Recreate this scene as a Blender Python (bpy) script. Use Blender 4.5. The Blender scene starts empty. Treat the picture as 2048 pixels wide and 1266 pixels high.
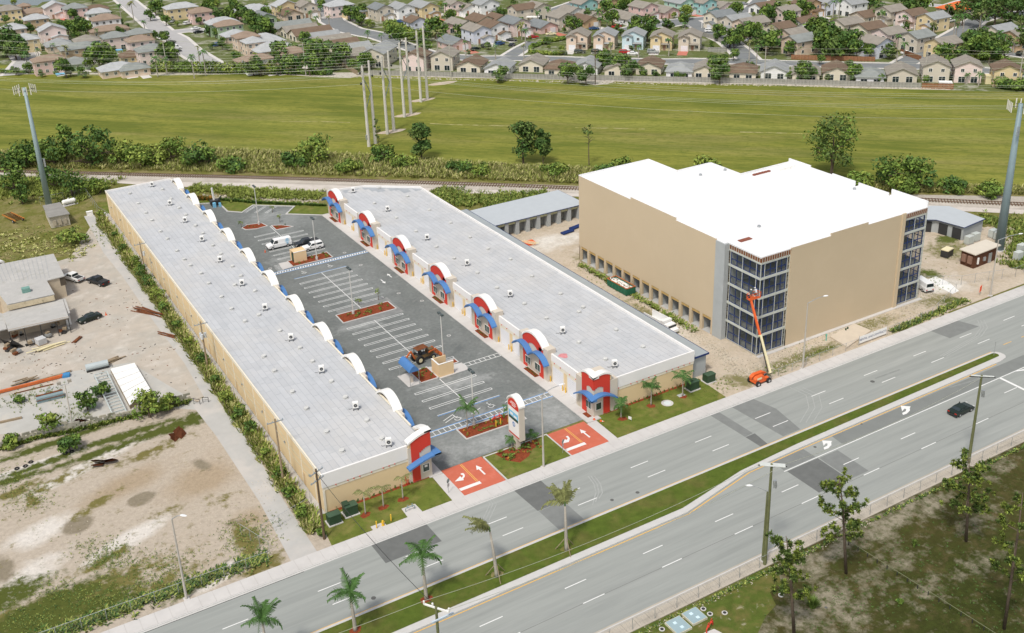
import bpy, bmesh, math, random
import numpy as np
from mathutils import Vector, Matrix
random.seed(7)
C = bpy.context.scene.collection
SC = bpy.context.scene
R = math.radians
# ---------------------------------------------------------------- camera
CAM_H = 90.0
YAW, PITCH, ROLL = R(30.0773), R(22.2090), R(-2.0383)
FPX, CXP, CYP = 2116.57, 1024.0, 486.05
_f0 = np.array([math.sin(YAW)*math.cos(PITCH), math.cos(YAW)*math.cos(PITCH), -math.sin(PITCH)])
_r0 = np.array([math.cos(YAW), -math.sin(YAW), 0]); _u0 = np.cross(_r0, _f0)
_r = math.cos(ROLL)*_r0 + math.sin(ROLL)*_u0
_u = -math.sin(ROLL)*_r0 + math.cos(ROLL)*_u0
cam = bpy.data.cameras.new('camera')
cam.sensor_width = 36; cam.lens = FPX/2048*36
cam.shift_y = -(633-CYP)/2048
cam.clip_start = 1; cam.clip_end = 6000
co = bpy.data.objects.new('camera', cam); C.objects.link(co)
co.matrix_world = Matrix(((_r[0], _u[0], -_f0[0], 0), (_r[1], _u[1], -_f0[1], 0), (_r[2], _u[2], -_f0[2], CAM_H), (0, 0, 0, 1)))
SC.camera = co
# ---------------------------------------------------------------- sky, sun, exposure
SUN_EL, SUN_AZ = R(58), math.atan2(-0.80, -0.55)      # azimuth given as direction (x, y) towards the sun
w = bpy.data.worlds.new('World'); SC.world = w; w.use_nodes = True
nt = w.node_tree; nt.nodes.clear()
sk = nt.nodes.new('ShaderNodeTexSky'); sk.sky_type = 'NISHITA'; sk.sun_disc = False
sk.sun_elevation = SUN_EL; sk.sun_rotation = SUN_AZ; sk.dust_density = 3.0; sk.air_density = 1.0; sk.ozone_density = 1.0
bg = nt.nodes.new('ShaderNodeBackground'); bg.inputs[1].default_value = 0.132
wo = nt.nodes.new('ShaderNodeOutputWorld')
hs_ = nt.nodes.new('ShaderNodeHueSaturation'); hs_.inputs['Saturation'].default_value = 0.42      # thin high cloud greys the blue of the sky
nt.links.new(sk.outputs[0], hs_.inputs['Color']); nt.links.new(hs_.outputs[0], bg.inputs[0]); nt.links.new(bg.outputs[0], wo.inputs[0])
sl = bpy.data.lights.new('sun', 'SUN'); sl.energy = 2.15; sl.angle = R(8); sl.color = (1.0, 0.95, 0.86)
so = bpy.data.objects.new('sun', sl); C.objects.link(so)
sd = Vector((math.cos(SUN_EL)*-0.824, math.cos(SUN_EL)*-0.566, math.sin(SUN_EL)))
so.rotation_euler = sd.to_track_quat('Z', 'Y').to_euler(); so.location = (0, 0, 300)
SC.view_settings.view_transform = 'Standard'; SC.view_settings.look = 'None'
SC.view_settings.gamma = 1; SC.view_settings.exposure = 0.20
SC.view_settings.use_curve_mapping = False
SC.render.engine = 'CYCLES'

# ---------------------------------------------------------------- measuring: a point of the photograph -> a point of the place
def P(x, y, z=0.0):
    d = _f0 + _r*(x-CXP)/FPX - _u*(y-CYP)/FPX
    t = (z-CAM_H)/d[2]
    return (float(d[0]*t), float(d[1]*t))
def PX(p):
    v = np.array(p, float) - np.array([0, 0, CAM_H]); d = v @ _f0
    return CXP+FPX*(v @ _r)/d, CYP-FPX*(v @ _u)/d
def crop(s, ox, oy):
    return lambda pts, z=0.0: [P(ox+x/s, oy+y/s, z) for x, y in pts]
# ---------------------------------------------------------------- materials
_m = {}
def mat(name, col, rough=0.85, var=0.12, scale=0.6, bump=0.0, bscale=None, isl=0.0, metal=0.0, layers=(), stretch=None, spec=None, alpha=None):
    if name in _m: return _m[name]
    m = bpy.data.materials.new(name); m.use_nodes = True; _m[name] = m
    n, l = m.node_tree.nodes, m.node_tree.links
    b = n['Principled BSDF']; b.inputs['Roughness'].default_value = rough; b.inputs['Metallic'].default_value = metal
    b.inputs['Specular IOR Level'].default_value = spec if spec is not None else (0.08 if rough > 0.84 else 0.4)
    geo = n.new('ShaderNodeNewGeometry')
    vec = geo.outputs['Position']
    if stretch:
        mp = n.new('ShaderNodeMapping'); mp.vector_type = 'TEXTURE'; mp.inputs['Rotation'].default_value = (0, 0, R(-stretch[0])); mp.inputs['Scale'].default_value = (1/stretch[1], 1/stretch[2], 1)
        l.new(vec, mp.inputs[0]); svec = mp.outputs[0]
    else: svec = vec
    def noise(sc, det=5, v=None, dist=0.0, rgh=0.6):
        t = n.new('ShaderNodeTexNoise'); t.inputs['Scale'].default_value = sc; t.inputs['Detail'].default_value = det
        t.inputs['Roughness'].default_value = rgh; t.inputs['Distortion'].default_value = dist
        l.new(v or svec, t.inputs['Vector']); return t.outputs['Fac']
    t = noise(scale)
    mr = n.new('ShaderNodeMapRange'); mr.inputs[1].default_value = 0.25; mr.inputs[2].default_value = 0.75
    mr.inputs[3].default_value = 1-var; mr.inputs[4].default_value = 1+var; l.new(t, mr.inputs[0])
    fac = mr.outputs[0]
    if isl:
        mi = n.new('ShaderNodeMapRange'); mi.inputs[3].default_value = 1-isl; mi.inputs[4].default_value = 1+isl
        l.new(geo.outputs['Random Per Island'], mi.inputs[0])
        mu = n.new('ShaderNodeMath'); mu.operation = 'MULTIPLY'; l.new(fac, mu.inputs[0]); l.new(mi.outputs[0], mu.inputs[1]); fac = mu.outputs[0]
    cur = n.new('ShaderNodeRGB'); cur.outputs[0].default_value = (*col, 1); cur = cur.outputs[0]
    for (c2, sc, lo, hi, *rest) in layers:
        amt = rest[0] if rest else 1.0; plain = rest[1] if len(rest) > 1 else False
        tt = noise(sc, 6, vec if plain else None, 0.3, 0.65)
        rr = n.new('ShaderNodeMapRange'); rr.inputs[1].default_value = lo; rr.inputs[2].default_value = hi; rr.inputs[4].default_value = amt
        l.new(tt, rr.inputs[0])
        mx = n.new('ShaderNodeMixRGB'); mx.inputs[2].default_value = (*c2, 1)
        l.new(rr.outputs[0], mx.inputs[0]); l.new(cur, mx.inputs[1]); cur = mx.outputs[0]
    vm = n.new('ShaderNodeVectorMath'); vm.operation = 'SCALE'; l.new(cur, vm.inputs[0]); l.new(fac, vm.inputs['Scale'])
    l.new(vm.outputs[0], b.inputs['Base Color'])
    if bump:
        bn = n.new('ShaderNodeBump'); bn.inputs['Strength'].default_value = bump; bn.inputs['Distance'].default_value = 0.1
        l.new(noise(bscale or scale*8, 4, vec), bn.inputs['Height']); l.new(bn.outputs[0], b.inputs['Normal'])
    if alpha is not None:
        b.inputs['Alpha'].default_value = alpha
    return m
def glassm(name, col=(0.02, 0.03, 0.035), rough=0.15):
    return mat(name, col, rough=rough, var=0.5, scale=0.35, spec=0.6)
def leafm(name, col, isl=0.45, var=0.25, scale=0.8):
    m = mat(name, col, rough=0.7, var=var, scale=scale, isl=isl, spec=0.25)
    b = m.node_tree.nodes['Principled BSDF']
    b.inputs['Subsurface Weight'].default_value = 0.0
    return m
M = dict(
 white=mat('white_paint', (0.80, 0.79, 0.76), 0.6, 0.03), roofwhite=mat('white_roof_coating', (0.78, 0.78, 0.785), 0.6, 0.02, 0.05, layers=(((0.70,0.70,0.70),0.12,0.55,0.8,0.5),)),
 marking=mat('road_paint', (0.74, 0.74, 0.72), 0.6, 0.05, 1.0), markfaint=mat('worn_paint', (0.52, 0.53, 0.52), 0.7, 0.12, 2.0),
 yellowline=mat('yellow_road_paint', (0.72, 0.42, 0.10), 0.6, 0.1, 3.0), blueline=mat('blue_pavement_paint', (0.10, 0.27, 0.55), 0.6, 0.1, 3),
 redpave=mat('red_pavement_coating', (0.52, 0.13, 0.075), 0.75, 0.09, 0.5, layers=(((0.60, 0.20, 0.14), 0.7, 0.5, 0.75, 0.6),)),
 concrete=mat('concrete', (0.54, 0.52, 0.50), 0.85, 0.07, 0.4, layers=(((0.42, 0.40, 0.38), 0.25, 0.55, 0.8, 0.5),)),
 slab=mat('paving_slab_concrete', (0.44, 0.395, 0.33), 0.85, 0.08, 0.5, layers=(((0.28, 0.25, 0.20), 0.35, 0.5, 0.8, 0.7),)),
 kerb=mat('kerb_concrete', (0.52, 0.51, 0.49), 0.8, 0.06, 0.8),
 asphalt=mat('road_asphalt', (0.305, 0.318, 0.300), 0.85, 0.07, 0.8, stretch=(0, 0.06, 1.0), layers=(((0.255, 0.268, 0.255), 0.9, 0.45, 0.7, 0.8), ((0.37, 0.378, 0.36), 0.25, 0.55, 0.75, 0.7), ((0.36, 0.365, 0.355), 2.2, 0.62, 0.78, 0.45))),
 lot=mat('lot_asphalt', (0.175, 0.187, 0.180), 0.85, 0.10, 0.5, layers=(((0.25, 0.262, 0.255), 0.22, 0.48, 0.7, 0.75), ((0.33, 0.34, 0.33), 0.9, 0.62, 0.75, 0.55), ((0.135, 0.142, 0.137), 0.12, 0.55, 0.7, 0.6))),
 patch=mat('dark_asphalt_patch', (0.145, 0.15, 0.145), 0.85, 0.12, 0.8), patch2=mat('grey_asphalt_patch', (0.205, 0.213, 0.205), 0.85, 0.10, 0.8),
 turn=mat('turn_lane_asphalt', (0.205, 0.215, 0.205), 0.85, 0.07, 0.5),
 grass=mat('lawn_grass', (0.125, 0.155, 0.030), 0.9, 0.22, 0.7, 0.5, 6.0, layers=(((0.20, 0.165, 0.06), 0.35, 0.47, 0.70, 0.8), ((0.045, 0.085, 0.012), 1.1, 0.55, 0.75, 0.7))),
 median=mat('median_grass', (0.085, 0.120, 0.020), 0.9, 0.2, 0.8, 0.5, 6.0, layers=(((0.15, 0.12, 0.045), 0.22, 0.46, 0.7, 0.6), ((0.04, 0.075, 0.010), 0.9, 0.55, 0.75, 0.6))),
 field=mat('field_grass', (0.225, 0.225, 0.045), 0.95, 0.12, 0.10, 0.6, 1.2, stretch=(45, 0.16, 1.0), layers=(((0.118, 0.142, 0.024), 0.16, 0.40, 0.60, 0.9), ((0.25, 0.225, 0.075), 0.07, 0.50, 0.66, 0.75), ((0.23, 0.235, 0.052), 0.05, 0.5, 0.68, 0.75), ((0.085, 0.118, 0.02), 1.1, 0.50, 0.64, 0.6), ((0.12,0.145,0.025), 0.6, 0.5, 0.62, 0.5, True), ((0.25, 0.24, 0.07), 2.3, 0.62, 0.72, 0.5))),
 mulch=mat('red_mulch', (0.22, 0.055, 0.025), 0.95, 0.4, 3.5, 0.5, 10),
 water=mat('lake_water', (0.10, 0.13, 0.13), 0.15, 0.05),
 sand=mat('pale_dirt', (0.47, 0.395, 0.315), 0.95, 0.10, 0.6, 0.4, 3.0, layers=(((0.50,0.40,0.30),0.035,0.45,0.6,0.7),((0.42, 0.35, 0.27), 0.09, 0.45, 0.65, 0.8), ((0.55, 0.50, 0.43), 0.16, 0.52, 0.7, 0.7), ((0.25, 0.22, 0.14), 0.5, 0.60, 0.72, 0.75), ((0.13, 0.13, 0.06), 1.4, 0.64, 0.74, 0.7))),
 yarddirt=mat('yard_dirt', (0.45, 0.40, 0.34), 0.95, 0.08, 0.5, 0.3, 3.0, layers=(((0.40, 0.375, 0.33), 0.11, 0.45, 0.65, 0.9), ((0.58, 0.54, 0.49), 0.3, 0.5, 0.7, 0.6), ((0.26, 0.24, 0.20), 0.9, 0.64, 0.76, 0.6))),
 ballast=mat('track_ballast', (0.40, 0.36, 0.31), 0.95, 0.12, 1.5, 0.6, 6.0, layers=(((0.54, 0.50, 0.45), 0.1, 0.45, 0.7, 0.7),)),
 gravel=mat('gravel_track', (0.56, 0.51, 0.46), 0.95, 0.08, 0.7, 0.4, 3.0, layers=(((0.42, 0.38, 0.33), 0.13, 0.5, 0.7, 0.8),)),
 scrub=mat('scrub_ground', (0.056, 0.052, 0.016), 0.95, 0.3, 1.6, 0.8, 3.0, layers=(((0.125, 0.098, 0.042), 0.5, 0.48, 0.66, 0.7), ((0.045, 0.052, 0.014), 0.12, 0.45, 0.6, 0.85), ((0.27, 0.235, 0.165), 0.13, 0.50, 0.64, 0.75), ((0.055, 0.06, 0.018), 1.6, 0.50, 0.60, 0.75), ((0.36, 0.32, 0.24), 2.6, 0.60, 0.68, 0.55))),
 rough=mat('rough_grass', (0.15, 0.15, 0.038), 0.95, 0.22, 0.8, 0.7, 3.0, layers=(((0.25, 0.21, 0.10), 0.2, 0.44, 0.62, 0.85), ((0.06, 0.085, 0.015), 0.8, 0.52, 0.68, 0.8), ((0.40, 0.35, 0.27), 0.35, 0.64, 0.74, 0.7))),
 hoodgrass=mat('garden_grass', (0.12, 0.14, 0.05), 0.95, 0.2, 0.3, layers=(((0.40, 0.38, 0.33), 0.12, 0.51, 0.62, 0.75), ((0.065, 0.10, 0.02), 0.3, 0.52, 0.66, 0.8))),
 drive=mat('driveway_concrete', (0.60, 0.57, 0.54), 0.85, 0.06), alley=mat('alley_concrete', (0.44, 0.43, 0.41), 0.9, 0.07, 0.4, layers=(((0.52, 0.48, 0.44), 0.2, 0.45, 0.7, 0.8),)),
 puddle=mat('damp_dirt', (0.25, 0.22, 0.155), 0.7, 0.1, 0.3), hoodroad=mat('side_street_asphalt', (0.20, 0.21, 0.215), 0.85, 0.08, 0.3), hoodroad2=mat('pale_street_asphalt', (0.40, 0.39, 0.385), 0.85, 0.08, 0.3),
 rocks=mat('rubble', (0.38, 0.34, 0.27), 0.95, 0.2, 1.0, isl=0.35),
 cream=mat('cream_stucco', (0.72, 0.56, 0.34), 0.85, 0.035, 0.3), cream2=mat('pale_cream_stucco', (0.76, 0.70, 0.58), 0.85, 0.03, 0.3), wallwhite=mat('white_stucco', (0.78, 0.76, 0.74), 0.85, 0.03, 0.3),
 beige=mat('beige_stucco', (0.58, 0.52, 0.44), 0.85, 0.04, 0.3), red=mat('red_stucco', (0.58, 0.045, 0.025), 0.7, 0.03), blue=mat('blue_awning_metal', (0.075, 0.20, 0.45), 0.55, 0.05), bluedk=mat('blue_trim', (0.014, 0.034, 0.135), 0.5, 0.08),
 membrane=mat('roof_membrane', (0.475, 0.485, 0.50), 0.75, 0.05, 0.25, isl=0.04, layers=(((0.53, 0.515, 0.495), 0.06, 0.45, 0.7, 0.8), ((0.38, 0.40, 0.42), 0.3, 0.52, 0.75, 0.6), ((0.43, 0.40, 0.36), 0.8, 0.62, 0.74, 0.35))), seam=mat('roof_seam', (0.34, 0.36, 0.38), 0.8, 0.1),
 rolldoor=mat('white_roller_door', (0.72, 0.72, 0.74), 0.5, 0.03), glass=glassm('dark_glass'), glassg=glassm('green_tint_glass', (0.03, 0.06, 0.05)), metal=mat('galvanised_metal', (0.42, 0.44, 0.45), 0.45, 0.1, metal=0.5), dark=mat('dark_metal', (0.035, 0.035, 0.035), 0.5, 0.2),
 yellow=mat('yellow_paint', (0.75, 0.46, 0.035), 0.5, 0.05), orange=mat('orange_paint', (0.75, 0.13, 0.03), 0.5, 0.06), creampaint=mat('cream_machine_paint', (0.74, 0.66, 0.42), 0.5, 0.05),
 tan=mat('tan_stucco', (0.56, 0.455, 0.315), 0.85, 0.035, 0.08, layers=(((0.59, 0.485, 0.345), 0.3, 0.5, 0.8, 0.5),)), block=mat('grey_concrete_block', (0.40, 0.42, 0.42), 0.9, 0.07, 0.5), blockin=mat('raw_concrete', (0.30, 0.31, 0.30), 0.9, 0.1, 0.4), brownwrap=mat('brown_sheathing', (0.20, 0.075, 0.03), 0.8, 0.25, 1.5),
 steel=mat('grey_steel_stud', (0.50, 0.52, 0.47), 0.5, 0.1), wood=mat('weathered_wood', (0.30, 0.235, 0.16), 0.9, 0.2, 2.0), woodgrey=mat('grey_fence_wood', (0.30, 0.29, 0.265), 0.9, 0.15, 0.8, isl=0.15), woodbrown=mat('brown_fence_wood', (0.26, 0.13, 0.07), 0.9, 0.15, 0.8, isl=0.15),
 polewood=mat('utility_pole_wood', (0.12, 0.085, 0.055), 0.9, 0.25, 3), polegreen=mat('algae_pole_concrete', (0.15, 0.16, 0.075), 0.85, 0.2, 1.0), poleconc=mat('concrete_pole', (0.46, 0.43, 0.38), 0.85, 0.1, 1.0), poleblue=mat('painted_steel_pole', (0.20, 0.27, 0.29), 0.5, 0.06),
 darkrust=mat('dark_rust', (0.09, 0.032, 0.015), 0.9, 0.35, 2.0), rust=mat('rust', (0.17, 0.065, 0.03), 0.9, 0.35, 2.0, isl=0.2), rustor=mat('orange_primer_steel', (0.55, 0.14, 0.04), 0.8, 0.2, 1.0), dgreen=mat('dark_green_paint', (0.030, 0.065, 0.035), 0.5, 0.1), skipgreen=mat('skip_green_paint', (0.02, 0.13, 0.075), 0.6, 0.15, 1.0),
 rubber=mat('rubber', (0.02, 0.02, 0.02), 0.8, 0.1), rim=mat('wheel_rim', (0.45, 0.45, 0.45), 0.4, 0.1, metal=0.4), cargreen=mat('dark_green_car_paint', (0.012, 0.022, 0.016), 0.25, 0.05), carwhite=mat('white_car_paint', (0.78, 0.78, 0.77), 0.3, 0.02), carblack=mat('black_car_paint', (0.015, 0.017, 0.02), 0.25, 0.05),
 carred=mat('red_car_paint', (0.40, 0.02, 0.015), 0.3, 0.03), carblue=mat('blue_car_paint', (0.04, 0.09, 0.22), 0.3, 0.03), carsilver=mat('silver_car_paint', (0.45, 0.46, 0.47), 0.3, 0.03, metal=0.4), taillight=mat('tail_light', (0.45, 0.02, 0.01), 0.3, 0.05), headlight=mat('headlight', (0.75, 0.75, 0.72), 0.2, 0.05),
 sky=mat('pale_blue_print', (0.20, 0.50, 0.72), 0.6, 0.05), skin=mat('skin', (0.42, 0.24, 0.16), 0.6, 0.05), vest=mat('dark_work_shirt', (0.06, 0.09, 0.10), 0.8, 0.2), jeans=mat('dark_trousers', (0.05, 0.06, 0.09), 0.8, 0.2), shirtgrey=mat('pale_work_shirt', (0.55, 0.57, 0.60), 0.8, 0.1),
 l_bush=leafm('bush_leaves', (0.125, 0.195, 0.034)), l_dark=leafm('dark_leaves', (0.062, 0.122, 0.026)), l_lite=leafm('light_leaves', (0.21, 0.265, 0.05)), l_pine=leafm('pine_needles', (0.095, 0.145, 0.034)), l_palm=leafm('palm_leaflets', (0.06, 0.13, 0.03), 0.3), l_dry=leafm('dry_palm_leaflets', (0.16, 0.17, 0.06), 0.35),
 l_dead=leafm('dead_leaves', (0.22, 0.13, 0.06), 0.3), l_grass=leafm('tall_grass_blades', (0.24, 0.27, 0.065), 0.5), l_straw=leafm('straw_grass_blades', (0.44, 0.41, 0.18), 0.4), bark=mat('bark', (0.13, 0.10, 0.075), 0.95, 0.25, 3), palmbark=mat('palm_bark', (0.36, 0.33, 0.28), 0.9, 0.15, 2), l_flower=leafm('orange_flowers', (0.55, 0.25, 0.05)),
)
# ---------------------------------------------------------------- mesh helpers
class MB:
    def __init__(s): s.v = []; s.f = []; s.m = []; s.uv = None
    def add(s, v, f, mi=0):
        o = len(s.v); s.v.extend(v); s.f.extend([tuple(i+o for i in q) for q in f]); s.m.extend([mi]*len(f)); return s
    def box(s, x0, x1, y0, y1, z0, z1, mi=0):
        return s.add([(x0,y0,z0),(x1,y0,z0),(x1,y1,z0),(x0,y1,z0),(x0,y0,z1),(x1,y0,z1),(x1,y1,z1),(x0,y1,z1)],
                     [(3,2,1,0),(4,5,6,7),(0,1,5,4),(1,2,6,5),(2,3,7,6),(3,0,4,7)], mi)
    def beam(s, a, b, w, h=None, mi=0):
        a, b = Vector(a), Vector(b); h = h or w; d = (b-a).normalized()
        side = d.cross(Vector((0,0,1)));
        if side.length < 1e-3: side = Vector((1,0,0))
        side.normalize(); up = side.cross(d); v = []
        for p in (a, b):
            for sx, sy in ((-1,-1),(1,-1),(1,1),(-1,1)): v.append(tuple(p+side*sx*w/2+up*sy*h/2))
        return s.add(v, [(0,1,2,3),(7,6,5,4),(0,4,5,1),(1,5,6,2),(2,6,7,3),(3,7,4,0)], mi)
    def prism(s, pts, z0, z1, mi=0, mtop=None, bottom=True):
        pts = ccw(pts); n = len(pts); o = len(s.v)
        s.v.extend([(p[0],p[1],z0) for p in pts]+[(p[0],p[1],z1) for p in pts])
        if bottom: s.f.append(tuple(o+i for i in reversed(range(n)))); s.m.append(mi)
        s.f.append(tuple(o+n+i for i in range(n))); s.m.append(mi if mtop is None else mtop)
        for i in range(n):
            j = (i+1) % n; s.f.append((o+i,o+j,o+n+j,o+n+i)); s.m.append(mi)
        return s
    def sheet(s, pts, z, mi=0):
        pts = ccw(pts); return s.add([(p[0],p[1],z) for p in pts], [tuple(range(len(pts)))], mi)
    def strip(s, a, b, w, z, mi=0):
        a = Vector((a[0],a[1])); b = Vector((b[0],b[1])); d = (b-a).normalized(); q = Vector((-d.y,d.x))*w/2
        return s.sheet([tuple(a-q),tuple(b-q),tuple(b+q),tuple(a+q)], z, mi)
    def tube(s, pts, rad, n=6, mi=0, cap=True):
        pts = [Vector(p) for p in pts]; k = len(pts)
        if not hasattr(rad, '__len__'): rad = [rad]*k
        o = len(s.v); ref = None
        for i, p in enumerate(pts):
            d = (pts[min(i+1,k-1)]-pts[max(i-1,0)])
            if d.length < 1e-9: d = Vector((0,0,1))
            d.normalize()
            if ref is None: ref = Vector((1,0,0)) if abs(d.x) < 0.9 else Vector((0,1,0))
            a = (ref-d*ref.dot(d)).normalized(); ref = a; b = d.cross(a)
            for j in range(n):
                t = 2*math.pi*j/n; s.v.append(tuple(p+(a*math.cos(t)+b*math.sin(t))*rad[i]))
        for i in range(k-1):
            for j in range(n):
                j2 = (j+1) % n; s.f.append((o+i*n+j,o+i*n+j2,o+(i+1)*n+j2,o+(i+1)*n+j)); s.m.append(mi)
        if cap:
            s.f.append(tuple(o+j for j in reversed(range(n)))); s.m.append(mi)
            s.f.append(tuple(o+(k-1)*n+j for j in range(n))); s.m.append(mi)
        return s
    def cyl(s, x, y, z0, z1, r0, r1=None, n=8, mi=0):
        return s.tube([(x,y,z0),(x,y,z1)], [r0, r0 if r1 is None else r1], n, mi)
    def ball(s, c, rx, ry, rz, n=8, mi=0):
        k = max(3, n//2); o = len(s.v)
        for i in range(1, k):
            t = math.pi*i/k
            for j in range(n):
                a = 2*math.pi*j/n; s.v.append((c[0]+rx*math.sin(t)*math.cos(a), c[1]+ry*math.sin(t)*math.sin(a), c[2]+rz*math.cos(t)))
        s.v += [(c[0],c[1],c[2]+rz),(c[0],c[1],c[2]-rz)]; T = o+(k-1)*n
        for i in range(k-2):
            for j in range(n):
                j2 = (j+1) % n; s.f.append((o+i*n+j,o+(i+1)*n+j,o+(i+1)*n+j2,o+i*n+j2)); s.m.append(mi)
        for j in range(n):
            j2 = (j+1) % n; s.f.append((T,o+j,o+j2)); s.m.append(mi); s.f.append((T+1,o+(k-2)*n+j2,o+(k-2)*n+j)); s.m.append(mi)
        return s
    def profile(s, prof, y0, y1, mi=0):      # (x, z) outline pushed along y
        n = len(prof); return s.add([(x,y0,z) for x,z in prof]+[(x,y1,z) for x,z in prof],
            [tuple(range(n)), tuple(reversed(range(n,2*n)))]+[(i,n+i,n+(i+1)%n,(i+1)%n) for i in range(n)], mi)
    def profx(s, prof, x0, x1, mi=0):        # (y, z) outline pushed along x
        n = len(prof); return s.add([(x0,y,z) for y,z in prof]+[(x1,y,z) for y,z in prof],
            [tuple(reversed(range(n))), tuple(range(n,2*n))]+[(i,(i+1)%n,n+(i+1)%n,n+i) for i in range(n)], mi)
    def mesh(s, name, mats):
        me = bpy.data.meshes.new(name); me.from_pydata(s.v, [], s.f); me.update()
        for m in mats: me.materials.append(m)
        if len(mats) > 1: me.polygons.foreach_set('material_index', s.m)
        return me
    def obj(s, name, mats, parent=None, loc=None, rz=0, smooth=False, fix=False):
        if not isinstance(mats, (list, tuple)): mats = [mats]
        me = s.mesh(name, mats)
        if fix:
            bm = bmesh.new(); bm.from_mesh(me); bmesh.ops.recalc_face_normals(bm, faces=bm.faces); bm.to_mesh(me); bm.free()
        if smooth: me.polygons.foreach_set('use_smooth', [True]*len(me.polygons))
        return link(name, me, parent, loc, rz)
def ccw(p):
    p = [(q[0], q[1]) for q in p]
    a = sum(p[i][0]*p[(i+1)%len(p)][1]-p[(i+1)%len(p)][0]*p[i][1] for i in range(len(p)))
    return p if a > 0 else p[::-1]
def link(name, me, parent=None, loc=None, rz=0):
    o = bpy.data.objects.new(name, me); C.objects.link(o)
    if loc: o.location = loc
    if rz: o.rotation_euler = (0,0,rz)
    if parent: o.parent = parent
    return o
def thing(name, label, cat, loc=(0,0,0), rz=0, group=None):
    if len(loc) == 2: loc = (loc[0], loc[1], 0)
    o = bpy.data.objects.new(name, None); C.objects.link(o); o.location = loc; o.rotation_euler = (0,0,rz); o.empty_display_size = 0.3
    return tag(o, label, cat, group)
def tag(o, label, cat, group=None, kind=None):
    if label: o['label'] = label
    if cat: o['category'] = cat
    if group: o['group'] = group
    if kind: o['kind'] = kind
    return o
def struct(o): o['kind'] = 'structure'; return o
def stuff(o, label=None, cat=None):
    o['kind'] = 'stuff'
    if label: o['label'] = label; o['category'] = cat
    return o
KIDS = {}
def dup(root, loc, rz=0, label=None, scale=None, group=None):
    r = root.copy(); C.objects.link(r); r.location = loc if len(loc) == 3 else (loc[0], loc[1], 0); r.rotation_euler = (0,0,rz)
    if scale: r.scale = scale if hasattr(scale, '__len__') else (scale,)*3
    if label: r['label'] = label
    if group: r['group'] = group
    for ch in kids(root):
        c = ch.copy(); C.objects.link(c); c.parent = r; KIDS.setdefault(r.name, []).append(c)
        for g in kids(ch):
            d = g.copy(); C.objects.link(d); d.parent = c; KIDS.setdefault(c.name, []).append(d)
    return r
def kids(o):
    if o.name in KIDS: return KIDS[o.name]
    return list(o.children)
def sheet(name, pts, z, m, kind='structure'):
    o = MB().sheet(pts, z).obj(name, m); o['kind'] = kind; return o
# ---------------------------------------------------------------- foliage meshes
def leaves(mb, rng, c, rad, n, size, mi=0, flat=0.5, shell=0.55):
    for _ in range(n):
        while True:
            d = Vector((rng.uniform(-1,1), rng.uniform(-1,1), rng.uniform(-1,1)))
            if 0.05 < d.length <= 1: break
        d = d.normalized()*(shell+(1-shell)*rng.random())
        p = Vector((c[0]+d.x*rad[0], c[1]+d.y*rad[1], c[2]+d.z*rad[2]))
        nrm = (d+Vector((rng.uniform(-1,1), rng.uniform(-1,1), rng.uniform(-0.4,1.2)))*flat*1.6).normalized()
        a = nrm.cross(Vector((rng.uniform(-1,1), rng.uniform(-1,1), rng.uniform(-1,1))))
        if a.length < 1e-3: continue
        a.normalize(); b = nrm.cross(a); s = size*rng.uniform(0.6,1.35)
        mb.add([tuple(p-a*s), tuple(p+b*s*0.55), tuple(p+a*s), tuple(p-b*s*0.55)], [(0,1,2,3)], mi)
def crown(seed, R0, H, n, size, nclump=10, ground=0.0, mats=2):
    rng = random.Random(seed); mb = MB()
    for k in range(nclump):
        a = rng.uniform(0, 6.283); rr = R0*math.sqrt(rng.random())*0.75; t = rng.random()
        z = ground+H*(0.18+0.68*t); rr *= math.sqrt(max(0.15, 1-(abs(t-0.42)*1.3)**2))
        cr = R0*rng.uniform(0.28, 0.48)
        leaves(mb, rng, (rr*math.cos(a), rr*math.sin(a), z), (cr, cr, cr*0.75), n//nclump, size, rng.randrange(mats))
    return mb
def spiky(seed, R0, H, n, width=0.09, mats=2):      # tall grass tuft / spiky bush
    rng = random.Random(seed); mb = MB()
    for _ in range(n):
        a = rng.uniform(0, 6.283); r = R0*0.35*rng.random(); x, y = r*math.cos(a), r*math.sin(a)
        lean = rng.uniform(0.1, 1.0)*R0; h = H*rng.uniform(0.5, 1.0); b = a+rng.uniform(-0.6, 0.6)
        px, py = -math.sin(b)*width, math.cos(b)*width
        tx, ty = x+math.cos(b)*lean, y+math.sin(b)*lean
        mx, my, mz = x+math.cos(b)*lean*0.4, y+math.sin(b)*lean*0.4, h*0.7
        mb.add([(x-px,y-py,0),(x+px,y+py,0),(mx+px,my+py,mz),(mx-px,my-py,mz),(tx,ty,h)], [(0,1,2,3),(3,2,4)], rng.randrange(mats))
    return mb
_tm = {}
def tmesh(key, fn):
    if key not in _tm: _tm[key] = fn()
    return _tm[key]
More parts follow.
